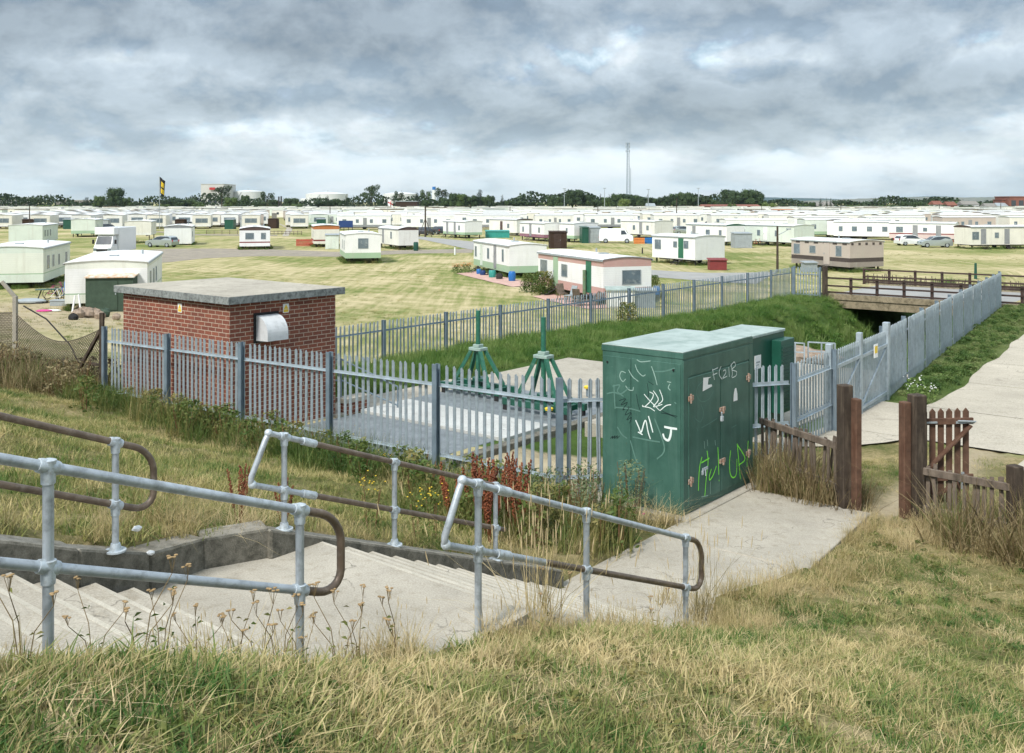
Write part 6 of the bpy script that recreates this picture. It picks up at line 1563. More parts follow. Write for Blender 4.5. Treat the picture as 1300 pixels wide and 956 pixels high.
# ------------------------------------------------------------ vegetation clumps
def blade_clump(name,m,n,rad,h0,h1,w,lean,curve=.35,seed=0,head=None,headm=None,segs=3):
    r=np.random.RandomState(seed); mb=MB()
    for k in range(n):
        th=r.uniform(0,6.283); d=rad*math.sqrt(r.rand()); x,y=d*math.cos(th),d*math.sin(th)
        h=r.uniform(h0,h1); a=r.uniform(0,6.283); l=abs(r.normal(0,lean)); face=a+math.pi/2+r.uniform(-.8,.8)
        dx,dy=math.cos(a),math.sin(a); wx,wy=math.cos(face)*w/2,math.sin(face)*w/2; prev=None; ww=w*r.uniform(.6,1.3)/w
        for s in range(segs+1):
            t=s/segs; off=h*(l*t+curve*l*2*t*t); z=h*t*(1-.25*l*t)-.02
            f=(1-t)**.7*ww if s<segs else .08
            c=(x+dx*off,y+dy*off,z)
            cur=((c[0]-wx*f,c[1]-wy*f,c[2]),(c[0]+wx*f,c[1]+wy*f,c[2]))
            if prev: mb.poly([prev[0],prev[1],cur[1],cur[0]],0)
            prev=cur
        if head and r.rand()<head[0]:
            p=Vector(c); q=p+Vector((dx*.3*l,dy*.3*l,1)).normalized()*head[1]
            mb.tube([p-(q-p)*.1,(p+q)/2,q],[head[2]*.5,head[2],head[2]*.3],5,1,cap=False)
    o=mb.build(name,[m]+([headm] if headm else [])); COL.objects.unlink(o); return o
def leafy_clump(name,m,n,rad,h,ls,seed=0,flow=None,flowm=None,stemm=None):
    r=np.random.RandomState(seed); mb=MB()
    for k in range(n):
        th=r.uniform(0,6.283); d=rad*r.rand()**.5; z=h*r.rand()**.8; p=np.array((d*math.cos(th)*(1.1-.5*z/h),d*math.sin(th)*(1.1-.5*z/h),z))
        nn=r.normal(size=3)+np.array((0,0,.8)); nn/=np.linalg.norm(nn); t=np.cross(nn,r.normal(size=3)); t/=np.linalg.norm(t); b_=np.cross(nn,t); s=ls*r.uniform(.5,1.2)
        mb.poly([tuple(p-t*s),tuple(p-b_*s*.4),tuple(p+t*s),tuple(p+b_*s*.4)],0)
    for k in range(max(3,n//25)):
        th=r.uniform(0,6.283); x,y=rad*.7*math.cos(th),rad*.7*math.sin(th); mb.bar((x*.4,y*.4,-.02),(x,y,h*r.uniform(.6,1)),.006,.006,1 if stemm else 0,up=(0,1,0))
    if flow:
        for k in range(flow):
            th=r.uniform(0,6.283); d=rad*r.rand()**.5; mb.ball((d*math.cos(th),d*math.sin(th),h*r.uniform(.75,1.15)),ls*.36,len([m])+(1 if stemm else 0),6,(1,1,.5))
    o=mb.build(name,[m]+([stemm] if stemm else [])+([flowm] if flowm else [])); COL.objects.unlink(o); return o
gm_lawn=leaf_mat('rough_lawn_grass',(.085,.15,.03),(.25,.25,.08),(.52,.43,.21),.55,.3)
gm_fore=leaf_mat('foreground_mixed_grass',(.055,.13,.025),(.21,.235,.07),(.56,.46,.24),.75,.3)
gm_dry=leaf_mat('dry_straw_grass',(.24,.20,.08),(.42,.34,.16),(.58,.47,.27),.9,.25)
gm_weed=leaf_mat('rank_green_weeds',(.05,.10,.02),(.12,.16,.04),(.25,.22,.08),.8,.25)
gm_lush=leaf_mat('lush_ditch_grass',(.06,.14,.026),(.125,.215,.045),(.20,.27,.085),.6,.3)
gm_brown=leaf_mat('brown_dead_scrub',(.10,.075,.035),(.20,.15,.075),(.30,.25,.13),.8,.15)
gm_rust=leaf_mat('rust_brown_dock',(.14,.04,.02),(.24,.08,.035),None,2,.1)
gm_sage=leaf_mat('grey_green_mugwort',(.10,.14,.06),(.19,.23,.12),None,2,.2)
hm_=mat('straw_seed_head',(.48,.38,.22),.8,.2,9,0,.1,0); hb_=mat('brown_seed_head',(.16,.09,.05),.8,.2,9,0,.1,0)
def scatter(name,label,cat,pts,clumps,smin,smax,seed=0,tilt=.0,align=False):
    r=np.random.RandomState(seed); n=len(pts)
    me=bpy.data.meshes.new(name); me.from_pydata([tuple(p) for p in pts],[],[])
    rot=np.zeros((n,3)); rot[:,2]=r.uniform(0,6.283,n); rot[:,0]=r.normal(0,tilt,n); rot[:,1]=r.normal(0,tilt,n)
    a=me.attributes.new('rot','FLOAT_VECTOR','POINT'); a.data.foreach_set('vector',rot.ravel())
    a=me.attributes.new('scl','FLOAT','POINT'); a.data.foreach_set('value',r.uniform(smin,smax,n))
    a=me.attributes.new('idx','INT','POINT'); uq=sorted(set(clumps),key=lambda k:k.name); mp=np.array([uq.index(k) for k in clumps],np.int32); a.data.foreach_set('value',mp[r.randint(0,len(clumps),n)])
    o=bpy.data.objects.new(name,me); COL.objects.link(o); tag(o,label,cat,kind='stuff')
    c=bpy.data.collections.new(name+'_source')
    for k in uq: c.objects.link(k)
    ng=bpy.data.node_groups.new(name,'GeometryNodeTree'); ng.interface.new_socket('Geometry',in_out='INPUT',socket_type='NodeSocketGeometry'); ng.interface.new_socket('Geometry',in_out='OUTPUT',socket_type='NodeSocketGeometry')
    gi=ng.nodes.new('NodeGroupInput'); go=ng.nodes.new('NodeGroupOutput'); iop=ng.nodes.new('GeometryNodeInstanceOnPoints'); ci=ng.nodes.new('GeometryNodeCollectionInfo')
    ci.inputs['Collection'].default_value=c; ci.inputs['Separate Children'].default_value=True; ci.inputs['Reset Children'].default_value=True
    def na(nm,ty):
        x=ng.nodes.new('GeometryNodeInputNamedAttribute'); x.data_type=ty; x.inputs[0].default_value=nm; return [s for s in x.outputs if s.enabled and s.name=='Attribute'][0]
    L=ng.links.new
    L(gi.outputs[0],iop.inputs['Points']); L(ci.outputs[0],iop.inputs['Instance']); iop.inputs['Pick Instance'].default_value=True
    L(na('idx','INT'),iop.inputs['Instance Index']); L(na('rot','FLOAT_VECTOR'),iop.inputs['Rotation']); L(na('scl','FLOAT'),iop.inputs['Scale']); L(iop.outputs[0],go.inputs[0])
    md=o.modifiers.new('scatter','NODES'); md.node_group=ng
    return o
def region(a0,a1,b0,b1,dens,seed,cond=None,frust=.66,zoff=0,farfade=None):
    r=np.random.RandomState(seed); n=int((a1-a0)*(b1-b0)*dens); a=r.uniform(a0,a1,n); b_=r.uniform(b0,b1,n)
    X=.6315*a-.7753*b_; Y=.7753*a+.6315*b_
    k=(np.abs(X)<frust*Y+1.0)&(Y>1.2)
    if farfade: k&=(r.rand(n)<np.clip(farfade/Y,0.0,1))
    if cond is not None: k&=cond(a,b_,X,Y,r)
    a,b_,X,Y=a[k],b_[k],X[k],Y[k]
    return np.stack([X,Y,H(a,b_,False)+zoff],-1)
CL={}
CL['lawn']=[blade_clump('grass_clump',gm_lawn,60,.2,.03,.11,.009,.6,seed=i) for i in range(4)]
CL['fore']=[blade_clump('fore_grass_clump',gm_fore,75,.14,.025,.08,.0085,.7,seed=10+i) for i in range(4)]+[blade_clump('fore_straw_clump',gm_dry,40,.12,.03,.09,.006,1.0,seed=20+i) for i in range(2)]+[leafy_clump('broad_leaf_clump',gm_weed,30,.07,.03,.022,seed=29)]
CL['dry']=[blade_clump('dry_grass_clump',gm_dry,60,.14,.10,.32,.005,.45,seed=30+i,head=(.16,.035,.0028),headm=hm_) for i in range(3)]
CL['weed']=[blade_clump('weed_clump',gm_weed,65,.2,.25,.6,.010,.35,seed=40+i) for i in range(3)]+[leafy_clump('leafy_weed_clump',gm_weed,150,.2,.5,.04,seed=44,stemm=hb_)]
CL['lush']=[blade_clump('lush_clump',gm_lush,80,.35,.25,.55,.02,.35,seed=50+i) for i in range(3)]
CL['reed']=[blade_clump('reed_clump',gm_lush,90,.45,.45,.95,.026,.28,seed=60+i) for i in range(3)]+[leafy_clump('ditch_weed_clump',gm_lush,160,.4,.55,.07,seed=66)]
CL['scrub']=[blade_clump('scrub_clump',gm_brown,110,.4,.3,.8,.012,.5,seed=70+i) for i in range(2)]+[leafy_clump('scrub_bush_clump',gm_brown,260,.4,.65,.04,seed=75,stemm=hb_),blade_clump('scrub_green_clump',gm_weed,80,.35,.3,.7,.014,.4,seed=77)]
gm_verge=leaf_mat('verge_weeds',(.06,.115,.028),(.12,.19,.05),(.22,.26,.10),.7,.3)
CL['verge']=[leafy_clump('verge_clump',gm_verge,170,.28,.25,.055,seed=80+i) for i in range(2)]+[blade_clump('verge_grass_clump',gm_verge,60,.25,.1,.28,.014,.5,seed=83)]
CL['flower']=[leafy_clump('white_flower_clump',gm_lush,120,.3,.35,.05,seed=90,flow=14,flowm=M['white'])]
off_st=lambda a,b_: ~((b_>4.26)&(b_<6.93)&(a<9.1)&(a>-.3)) & ~((b_>4.58)&(b_<6.72)&(a>=8.4)&(a<14.15)) & ~((a>11.8)&(a<14.4)&(b_>6.5)&(b_<8.2))
scatter('lawn_grass','patchy green and straw coloured rough grass on the embankment slope','grass',
   region(1.8,11.9,6.93,27,30,1,lambda a,b_,X,Y,r: off_st(a,b_),farfade=15),CL['lawn'],.7,1.25,1)
scatter('foreground_grass','mixed green and dry grass on the slope nearest the camera','grass',
   region(-.2,14.0,-9,4.55,210,2,lambda a,b_,X,Y,r: (Y>1.4)&off_st(a,b_)&((np.sin(X*2.1+Y)+np.sin(Y*2.7-X*1.3)+np.sin(X*5.3)*.6)>-1.2-r.rand(len(a))**1.6*2.6),farfade=3.3,frust=.62),CL['fore'],.7,1.35,2)
scatter('gate_grass','worn grass around the timber gate','grass',
   region(13.9,20,-4,8.5,26,3,lambda a,b_,X,Y,r: (b_<bl(a)-.2)&(a<18.9)&(r.rand(len(a))<1-.93*np.exp(-((b_-4.55)/.6)**2)) & ~((a>17.1)&(b_>bl(a)-2.2)) & ~((a>18.2)&(b_<3.9))),CL['lawn'],.6,1.0,3)
# dry tall fringe along stair edge and path
edge=region(.5,8.9,3.75,4.3,34,4,lambda a,b_,X,Y,r: np.sin(a*2.3+1)+np.sin(a*5.1)>-.2); edge2=region(8.0,13.9,3.9,4.72,18,5); edge3=region(4.0,8.5,2.8,4.2,1.5,6)
scatter('dry_fringe_grass','tall dry straw grass with seed heads along the near edge of the stairs and path','grass',np.concatenate([edge,edge2,edge3]),CL['dry'],.55,1.1,4,.1)
scatter('fence_weeds','tall green weeds growing against the near palisade fence','weeds',
   np.concatenate([region(10.5,11.8,8.3,22.3,24,7),region(8.9,11.9,6.72,9.5,17,8,lambda a,b_,X,Y,r:off_st(a,b_)),region(9.7,10.7,9,20,4,9)]),CL['weed']+CL['dry'][:1],.7,1.45,5)
scatter('kerb_dry_grass','dry brownish grass tufts along the outer side of the kerb wall','grass',
   np.concatenate([region(3.6,5.1,6.9,7.6,24,10),region(5.0,9.2,6.86,7.2,20,11),region(1.5,3.6,6.9,7.1,14,12),region(11.3,14.2,6.2,6.6,0.1,13)]),CL['dry'],.45,.85,6)
scatter('chainlink_scrub','brown dead scrub and rank grass along the chain link fence','scrub',
   region(10.2,12.4,22.1,36,9,14),CL['scrub'],.9,1.6,7)
scatter('gate_scrub','dry tangled growth between the paling fences and the path','scrub',
   np.concatenate([region(13.95,14.8,5.15,6.45,80,15),region(13.2,14.0,.2,4.1,44,16),region(14.2,14.9,1.0,4.2,12,17)]),CL['dry']*2+CL['weed'][:1]+CL['scrub'][:1],.75,1.35,8,.15)
scatter('compound_grass','bright green grass bank inside the compound','grass',
   region(13.2,52,18.3,22.0,14,18,lambda a,b_,X,Y,r: ~((b_<18.7)&(a<25.3)),farfade=40),CL['lush'],.35,.7,9)
scatter('compound_grass','short green grass on the flat ground behind the concrete apron','grass',
   region(25.4,34,12.2,18.4,9,19),CL['lush'],.35,.7,10)
scatter('ditch_reeds','tall lush green reeds filling the ditch up to the bridge','reeds',
   np.concatenate([region(29.5,51.8,9.0,18.7,5.2,20,lambda a,b_,X,Y,r:(b_>bl(a)+.9)),region(60.5,74,11.5,19.8,3.0,21)]),CL['reed'],.5,1.0,11)
scatter('verge_plants','leafy green verge plants between the long fence and the promenade','weeds',
   region(23.2,51,5.5,11.5,16,22,lambda a,b_,X,Y,r:(b_<bl(a)-.12)&(b_>bl(a)-np.interp(a,[23,26.5,38,51],[.95,1.15,1.6,1.7])+.1*np.sin(a*2.1)),frust=.6),CL['verge']+CL['verge'][-1:],.35,.75,12)
scatter('white_flowers','white flowering weeds at the corner of the verge by the gate','flowers',
   region(23.3,26,6.0,8.0,1.1,23,lambda a,b_,X,Y,r:(b_<bl(a)-.3)&(b_>bl(a)-.95)),CL['flower'],.7,1.1,13)
scatter('promenade_edge_grass','grass beyond the promenade','grass',region(14,19,-12,-1,5,24),CL['lawn'],.8,1.2,14)
def field_pts():
    r=np.random.RandomState(77); n=9000; Y=r.uniform(26,120,n)**1.0; X=r.uniform(-.6,.55,n)*Y; a,b_=toab(X,Y)
    k=(b_>22.6)&(a>14)&((np.sin(X*.35+Y*.2)+np.sin(Y*.5-X*.22)+r.normal(0,.6,n))>.1); k|=(a>64)&(b_<22)&(r.rand(n)<.6)
    # keep off the road, track and patios
    px=CX+X/Y*F; py=HY+6*F/Y
    k&=~((py>313)&(py<338)&(px<610)); k&=~((px>560)&(px<830)&(py<398)&(py>330)); k&=~((px>590)&(py<366)&(py>338)); k&=~((a>50)&(a<62)&(b_<36))
    X,Y,a,b_=X[k],Y[k],a[k],b_[k]; return np.stack([X,Y,H(a,b_,False)],-1)
scatter('field_tufts','scattered coarse tufts in the mown field','grass',field_pts(),CL['lawn'],.6,1.5,21)
def around():
    out=[]; r=random.Random(9)
    for o in COL.objects:
        if o.name.startswith('static_caravan') and o.location.y<140 and o.get('label') and o.location.y>0:
            bd=[c for c in o.children if c.name.startswith('body')]
            if not bd: continue
            vs=[v.co for v in bd[0].data.vertices]; xa=min(v.x for v in vs); xb=max(v.x for v in vs); ya=min(v.y for v in vs); yb=max(v.y for v in vs)
            c_,s_=math.cos(o.rotation_euler.z),math.sin(o.rotation_euler.z)
            for k in range(int((xb-xa+yb-ya)*2*5)):
                t=r.random()*2*(xb-xa+yb-ya); w=xb-xa; h=yb-ya; j=r.gauss(0,.16)
                if t<w: x,y=xa+t,ya+j
                elif t<w+h: x,y=xb+j,ya+t-w
                elif t<2*w+h: x,y=xa+t-w-h,yb+j
                else: x,y=xa+j,ya+t-2*w-h
                if r.random()<.25: continue
                X=o.location.x+c_*x-s_*y; Y=o.location.y+s_*x+c_*y; out.append((X,Y,Hp(X,Y) if Y<80 else 0))
    return np.array(out)
scatter('caravan_base_grass','longer unmown grass fringe around the bases of caravans','grass',around(),CL['weed'][:3]+CL['lush'][:1],.45,.9,22)
# individual plants
def plant_thing(name,label,cat,loc,parts,group=None,rz=0,sc1=1):
    t=thing(name,label,cat,loc,rz,group); t.scale=(sc1,)*3
    for nm,ob in parts:
        c=ob.copy(); COL.objects.link(c); c.parent=t; c.name=nm
    return t
def umbel(seed,h,n,headr,hm1,branch=5):
    r=np.random.RandomState(seed); mb=MB()
    for k in range(n):
        th=r.uniform(0,6.28); x,y=.06*math.cos(th),.06*math.sin(th); hh=h*r.uniform(.6,1.05); tx,ty=x*2.8,y*2.8
        mb.tube([(x*.3,y*.3,-.02),(x,y,hh*.5),(tx,ty,hh*.85)],[.0035,.003,.0022],5,0,cap=False)
        for j in range(branch):
            a=r.uniform(0,6.28); d=headr*r.uniform(.3,1); q=(tx+d*math.cos(a),ty+d*math.sin(a),hh*(1+.02*r.rand()))
            mb.tube([(tx,ty,hh*.85),q],.0015,4,0,cap=False); mb.ball(q,headr*.42,1,6,(1,1,.35))
        for j in range(3):
            z=hh*r.uniform(.1,.8); a=r.uniform(0,6.28); l=.05; p=(x+.0,y,z); mb.poly([p,(x+l*.5*math.cos(a)+.006,y+l*.5*math.sin(a),z+.02),(x+l*math.cos(a),y+l*math.sin(a),z+.012),(x+l*.5*math.cos(a)-.006,y+l*.5*math.sin(a),z+.005)],2)
    o=mb.build('seed_stalks',[mat('dry_stalk',(.20,.15,.08),.8,.2,9,0,.1,0),hm1,gm_weed]); COL.objects.unlink(o); return o
um=[umbel(i,.55,3,.03,mat('tan_umbel_head',(.30,.21,.11),.9,.25,30,0,.1,0)) for i in range(3)]
def spike(seed,h,n,m_):
    r=np.random.RandomState(seed); mb=MB()
    for k in range(n):
        th=r.uniform(0,6.28); x,y=.05*math.cos(th),.05*math.sin(th); hh=h*r.uniform(.6,1.05); tx,ty=x*2.5,y*2.5
        mb.tube([(x*.3,y*.3,-.02),(tx,ty,hh)],[.004,.002],5,0,cap=False)
        for j in range(26):
            f=.45+.55*j/26; p=Vector((x*.3+(tx-x*.3)*f,y*.3+(ty-y*.3)*f,hh*f)); a=r.uniform(0,6.28); d=.018*(1.1-f*.6)
            mb.ball(p+Vector((d*math.cos(a),d*math.sin(a),0)),.011,0,5,(1,1,1.5))
    o=mb.build('seed_spikes',[m_]); COL.objects.unlink(o); return o
sp=[spike(i,.75,8,gm_rust) for i in range(3)]
ups=[(385,790,'umbel plant under the rounded end of the nearest handrail'),(355,795,'umbel plant just left of the nearest handrail right post'),(332,770,'umbel plant in front of the landing kerb'),(300,765,'umbel plant in front of the steps, left of the landing'),(455,770,'tallest umbel plant right of the nearest handrail end'),(432,800,'umbel plant below the rounded brown rail end'),(250,790,'umbel plant left of centre on the stair edge'),(205,800,'umbel plant right of the nearest handrail left post'),(175,780,'umbel plant against the left post of nearest handrail'),(120,790,'umbel plant left of the nearest handrail left post'),(30,800,'umbel plant at the far left foreground'),(505,800,'umbel plant alone near the bottom of the stair edge'),(830,760,'pale umbel plant under the middle handrail right end'),(705,770,'short umbel plant between middle handrail posts')]
for i,(px,py,l_) in enumerate(ups):
    # find ground along the stair edge b about 4.2..4.4
    b_=4.2; k_=(px-CX)/F; a_=b_*( .7753+ .6315*k_)/( .6315-.7753*k_)
    plant_thing('umbel_plant','dried brown '+l_,'plant',AB(a_,b_,float(H(a_,b_,False))),[('seed_stalks',um[i%3])],'dried umbel plants along the stair edge',i*1.3,.72+.1*(i%3))
docks=[(6.9+2.4,8.0,'large rust brown dock right behind the kerb handrail end',1.45),(9.6,7.7,'rust brown dock clump beside the end of kerb handrail',1.35),(9.5,8.35,'rust brown dock standing nearer the palisade fence',1.35),(9.1,7.9,'rust brown dock in the middle of the dock clump',1.3),(5.0,7.1,'small rust brown dock left of the squared rail end on the kerb',.75),(5.35,6.95,'small rust brown dock right of the first kerb rail post',.7),(9.0,8.3,'rust brown dock on the outer side of the dock clump',1.2),(8.7,7.4,'rust brown dock touching the kerb rail last post',1.3),(9.3,7.5,'tall rust brown dock just past the end of the kerb wall',1.4),(8.9,7.7,'rust brown dock hidden low inside the clump',1.1),(9.8,8.1,'rust brown dock at the cabinet side of the clump',1.3)]
for i,(a_,b_,l_,s_) in enumerate(docks): plant_thing('dock_plant',l_,'plant',AB(a_,b_,float(H(a_,b_,False))),[('seed_spikes',sp[i%3])],'rust brown dock plants',i,s_)
rg=leafy_clump('ragwort_leaves',gm_weed,120,.18,.6,.035,seed=120,flow=16,flowm=M['yellow'],stemm=hb_)
for i,(a_,b_,l_) in enumerate(((7.2,7.1,'yellow flowered ragwort between the two right posts of the kerb handrail'),(7.7,7.35,'yellow flowered ragwort close to the last post of kerb handrail'),(6.9,7.5,'yellow flowered ragwort behind the kerb handrail middle'),(10.9,11.5,'yellow flowered ragwort against the palisade fence'))):
    plant_thing('ragwort',l_,'plant',AB(a_,b_,float(H(a_,b_,False))),[('leaves_and_flowers',rg)],'yellow ragwort plants',i,.85)
mg=leafy_clump('mugwort_leaves',gm_sage,420,.33,.95,.035,seed=130,stemm=hb_)
for i,(a_,b_,l_,s_) in enumerate(((10.7,7.45,'grey green mugwort bush left of the big green cabinet',.95),(10.2,7.15,'grey green mugwort bush at the path edge near the handrail',.8),(11.3,7.8,'grey green mugwort bush touching the end pales of the fence',.9),(9.9,7.6,'grey green mugwort behind the path edge bushes',.7),(11.6,7.3,'grey green mugwort hugging the big cabinet side near its far corner',.85),(11.2,8.3,'grey green mugwort poking out through the last pales',.9),(10.6,8.2,'grey green mugwort between the dock plants and the fence',.75),(10.95,7.0,'low grey green mugwort leaning over the path in front of the others',.55))):
    plant_thing('mugwort_bush',l_,'bush',AB(a_,b_,float(H(a_,b_,False))),[('leaves',mg)],'mugwort bushes left of the cabinet',i,s_)
bigseed=blade_clump('pale_oat_grass',gm_dry,42,.12,.5,.95,.006,.5,seed=140,head=(1.0,.10,.0045),headm=hm_)
for i,(a_,b_,l_) in enumerate(((5.75,4.35,'long pale seeding grass arching over the middle handrail lower rail'),(5.45,4.25,'long pale seeding grass at the left post of middle handrail'),(8.2,4.35,'tall pale seeding grass under the end of middle handrail'))):
    plant_thing('seeding_grass_tuft',l_,'grass tuft',AB(a_,b_,float(H(a_,b_,False))),[('blades',bigseed)],'pale seeding grass tufts',i*1.1)
dg_=blade_clump('dry_drape',gm_dry,160,.28,.3,.55,.006,.9,seed=150)
for i,(a_,b_,l_,s_) in enumerate(((11.5,6.9,'drooping dry grass tuft at the foot of the big cabinet left side',1.0),(11.75,6.75,'drooping dry grass tuft at the near corner of the big cabinet',.7),(4.9,6.95,'dry grass tuft spilling over the kerb bend',.7),(4.4,7.3,'tall golden grass tuft above the landing kerb',.95),(12.1,8.4,'dry grass tuft between cabinet and fence end',.8))):
    plant_thing('dry_grass_tuft',l_,'grass tuft',AB(a_,b_,float(H(a_,b_,False))),[('blades',dg_)],'drooping dry grass tufts',i*1.7,s_)
# garden bushes in the park
gb_=leafy_clump('garden_bush_leaves',gm_weed,900,.75,1.3,.09,seed=160); ob_=leafy_clump('orange_flower_leaves',gm_weed,300,.5,.7,.07,seed=161,flow=90,flowm=M['orange'])
for i,(px,py,l_,ob,s_) in enumerate(((672,371,'round green garden bush at the left end of the pink caravan',gb_,.95),(690,374,'wide grey green garden bush in front of the pink caravan door',gb_,1.15),(830,366,'green bush behind the right corner of the pink caravan',gb_,.7),(580,347,'orange flowered bush left of the white sage skirted caravan',ob_,1.0),(592,346.5,'orange flowered bush touching the pink patio corner',ob_,1.1))):
    x,y,_=P(px,py); plant_thing('garden_bush',l_,'bush',(x,y,0),[('foliage',ob)],None,i,s_)
tu=leafy_clump('fence_bush_leaves',gm_weed,500,.5,.9,.07,seed=162)
for i,(px,py,l_) in enumerate(((797,420,'small bush poking through the field fence behind the compound'),)):
    x,y,_=P(px,py,.7); plant_thing('garden_bush',l_,'bush',(x,y,Hp(x,y)),[('foliage',tu)])
print('scatter done')
# ------------------------------------------------------------ sky, sun, camera, haze
wd=bpy.data.worlds.new('World'); sc.world=wd; wd.use_nodes=True; nt=wd.node_tree; nt.nodes.clear()
out=nt.nodes.new('ShaderNodeOutputWorld')
sky=N(nt,'ShaderNodeTexSky'); sky.sky_type='NISHITA'; sky.sun_disc=False; SE,SR=R(48),R(215)
sky.sun_elevation=SE; sky.sun_rotation=SR; sky.dust_density=2.0; sky.air_density=1.0
bg1=N(nt,'ShaderNodeBackground'); nt.links.new(sky.outputs[0],bg1.inputs[0]); bg1.inputs[1].default_value=.10
tc=N(nt,'ShaderNodeTexCoord'); d=tc.outputs['Generated']
sep=N(nt,'ShaderNodeSeparateXYZ'); nt.links.new(d,sep.inputs[0]); dx,dy,dz=sep.outputs
# cloud coordinates: azimuth-like and stretched elevation
def vec(x,y,z):
    c=N(nt,'ShaderNodeCombineXYZ')
    for s,v in zip(c.inputs,(x,y,z)):
        if hasattr(v,'is_linked'): nt.links.new(v,s)
        else: s.default_value=v
    return c.outputs[0]
mu=lambda a,b_:math_(nt,'MULTIPLY',a,b_); ad=lambda a,b_:math_(nt,'ADD',a,b_); sb=lambda a,b_:math_(nt,'SUBTRACT',a,b_)
zc=math_(nt,'MAXIMUM',dz,0.0)
el=math_(nt,'POWER',ad(zc,.004),.62)
cv=vec(dx,dy,mu(el,1.25))
def fb(v,s,det,ro,di=0.,off=(0,0,0)): return noise(nt,mapping(nt,v,(1,1,1),(0,0,0),off),s,det,ro,di)
big=fb(cv,2.6,3,.5,.2,(1.7,.3,.55)); med=fb(cv,7.0,12,.58,.15,(.4,.9,.2)); medup=fb(cv,7.0,12,.58,.15,(.4,.9,.2+.035)); fine=fb(cv,22,8,.62,.3)
# broad cloud masses given as directions on the sky (azimuth / elevation)
def blob(px,py,rx,ry,amt):
    x=(px-CX)/F; z=(HY-py)/F
    X_=math_(nt,'DIVIDE',dx,math_(nt,'MAXIMUM',dy,.05)); Z_=math_(nt,'DIVIDE',dz,math_(nt,'MAXIMUM',dy,.05))
    u=mu(sb(X_,x),F/rx); v=mu(sb(Z_,z),F/ry)
    q=math_(nt,'POWER',2.718,mu(ad(mu(u,u),mu(v,v)),-1.0))
    return mu(mu(q,amt),math_(nt,'GREATER_THAN',dy,.05))
acc=None
for bspec in ((80,20,340,50,.24),(275,135,70,22,.20),(380,62,170,26,.20),(900,140,300,44,.27),(1180,95,200,32,.13),(720,160,120,25,.13),(60,165,110,26,.12),(470,130,120,20,.08),(1250,10,300,40,.16),(640,5,400,40,.13),
              (150,70,160,14,-.10),(600,85,90,22,-.04),(220,160,200,14,-.08),(1000,76,170,8,-.05),(760,60,160,20,-.02),(1090,205,400,20,-.10),(300,220,420,18,-.06),(580,140,80,26,-.06),(1240,155,110,18,-.08)):
    q=blob(*bspec); acc=q if acc is None else ad(acc,q)
dens=ad(ad(mu(big,.26),mu(med,.84)),mu(fine,.19))
dens=sb(dens,.035); dens=ad(dens,acc)
dens=ad(dens,mu(math_(nt,'MINIMUM',zc,.21),.42))
col=ramp(nt,dens,[(.50,(.82,.87,.90)),(.57,(.70,.765,.815)),(.605,(.57,.635,.685)),(.66,(.42,.48,.53)),(.76,(.31,.365,.415)),(.95,(.22,.262,.30))])
lit=math_(nt,'MULTIPLY',sb(med,medup),6.5); lit=math_(nt,'ADD',lit,.5,True)
col=mixc(nt,.62,col,ramp(nt,lit,[(0,(.24,.29,.34)),(.5,(.5,.5,.5)),(1,(.72,.71,.70))]),'OVERLAY')
# near the horizon the cloud thins into pale light
hz=ramp(nt,dz,[(0.0,1.),(.055,.35),(.11,0.)]); col=mixc(nt,mu(hz,.6),col,(.51,.605,.67))
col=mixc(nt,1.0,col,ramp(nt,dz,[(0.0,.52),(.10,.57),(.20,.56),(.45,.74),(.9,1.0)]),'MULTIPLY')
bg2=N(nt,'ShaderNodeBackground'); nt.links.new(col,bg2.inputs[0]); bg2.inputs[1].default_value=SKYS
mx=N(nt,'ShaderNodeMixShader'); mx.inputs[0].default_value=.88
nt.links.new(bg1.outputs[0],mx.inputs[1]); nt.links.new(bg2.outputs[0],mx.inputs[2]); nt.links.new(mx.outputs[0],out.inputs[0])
sun=bpy.data.lights.new('sun','SUN'); sun.energy=2.9; sun.angle=R(10); sun.color=(1,.955,.89)
so=bpy.data.objects.new('sun',sun); COL.objects.link(so)
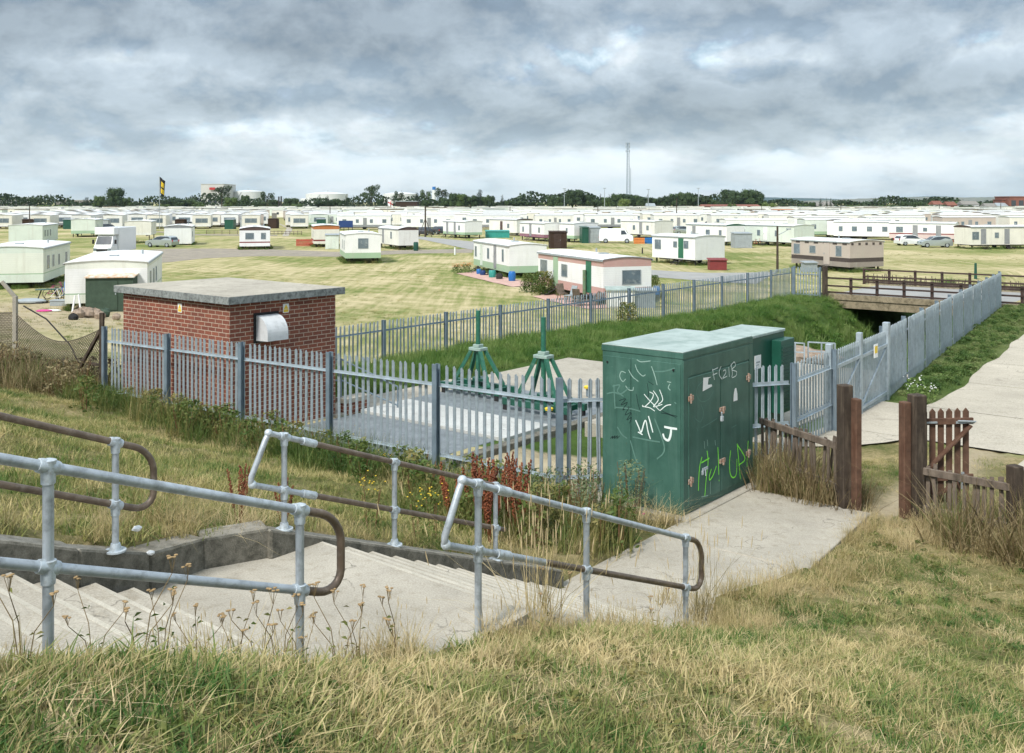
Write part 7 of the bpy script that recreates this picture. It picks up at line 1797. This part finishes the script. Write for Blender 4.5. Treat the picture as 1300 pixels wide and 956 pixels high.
# sun behind and to the left of the camera; Nishita rotation 0 points +Y, clockwise
az=SR; dirv=Vector((math.sin(az)*math.cos(SE),math.cos(az)*math.cos(SE),math.sin(SE)))
so.rotation_euler=dirv.to_track_quat('Z','Y').to_euler()
cam=bpy.data.cameras.new('camera'); co=bpy.data.objects.new('camera',cam); COL.objects.link(co); sc.camera=co
co.location=(0,0,CAMZ); co.rotation_euler=(R(90),0,0); cam.sensor_width=36; cam.lens=36*F/1300; cam.shift_y=-(478-HY)/1300
cam.clip_start=.1; cam.clip_end=30000
sc.view_settings.view_transform='Standard'; sc.view_settings.look='None'; sc.view_settings.exposure=EXPO; sc.view_settings.gamma=1; sc.view_settings.use_curve_mapping=False
if HAZE:
    mb=MB(); mb.box(-6500,7500,-400,6300,-7,140)
    hm,nt2,b_=new_mat('haze_air'); nt2.nodes.clear(); o2=nt2.nodes.new('ShaderNodeOutputMaterial'); v=nt2.nodes.new('ShaderNodeVolumePrincipled')
    v.inputs['Color'].default_value=(.60,.76,.93,1); v.inputs['Density'].default_value=HAZE; v.inputs['Anisotropy'].default_value=.2
    nt2.links.new(v.outputs[0],o2.inputs['Volume']); o=mb.build('haze',hm); tag(o,kind='stuff'); 
sc.cycles.max_bounces=5; sc.cycles.diffuse_bounces=2; sc.cycles.glossy_bounces=2; sc.cycles.transmission_bounces=3; sc.cycles.transparent_max_bounces=6; sc.cycles.volume_bounces=1
sc.cycles.use_denoising=True
sc.cycles.use_adaptive_sampling=True; sc.cycles.adaptive_threshold=.02
# ------------------------------------------------------------ make shared labels point to one thing each
_g={}
for o in list(COL.objects):
    if o.get('category') and o.get('label'): _g.setdefault(o['label'],[]).append(o)
_ord=['leftmost','second from left','third from left','fourth from left','fifth from left','sixth from left','seventh from left','eighth from left','ninth from left','tenth from left','eleventh from left','twelfth from left']
for l_,os_ in _g.items():
    if len(os_)<2: continue
    os_.sort(key=lambda o:o.location.x/max(1,o.location.y))
    for i,o in enumerate(os_):
        o['label']=l_+', '+(_ord[i] if i<len(_ord) else 'farther right than the twelfth')
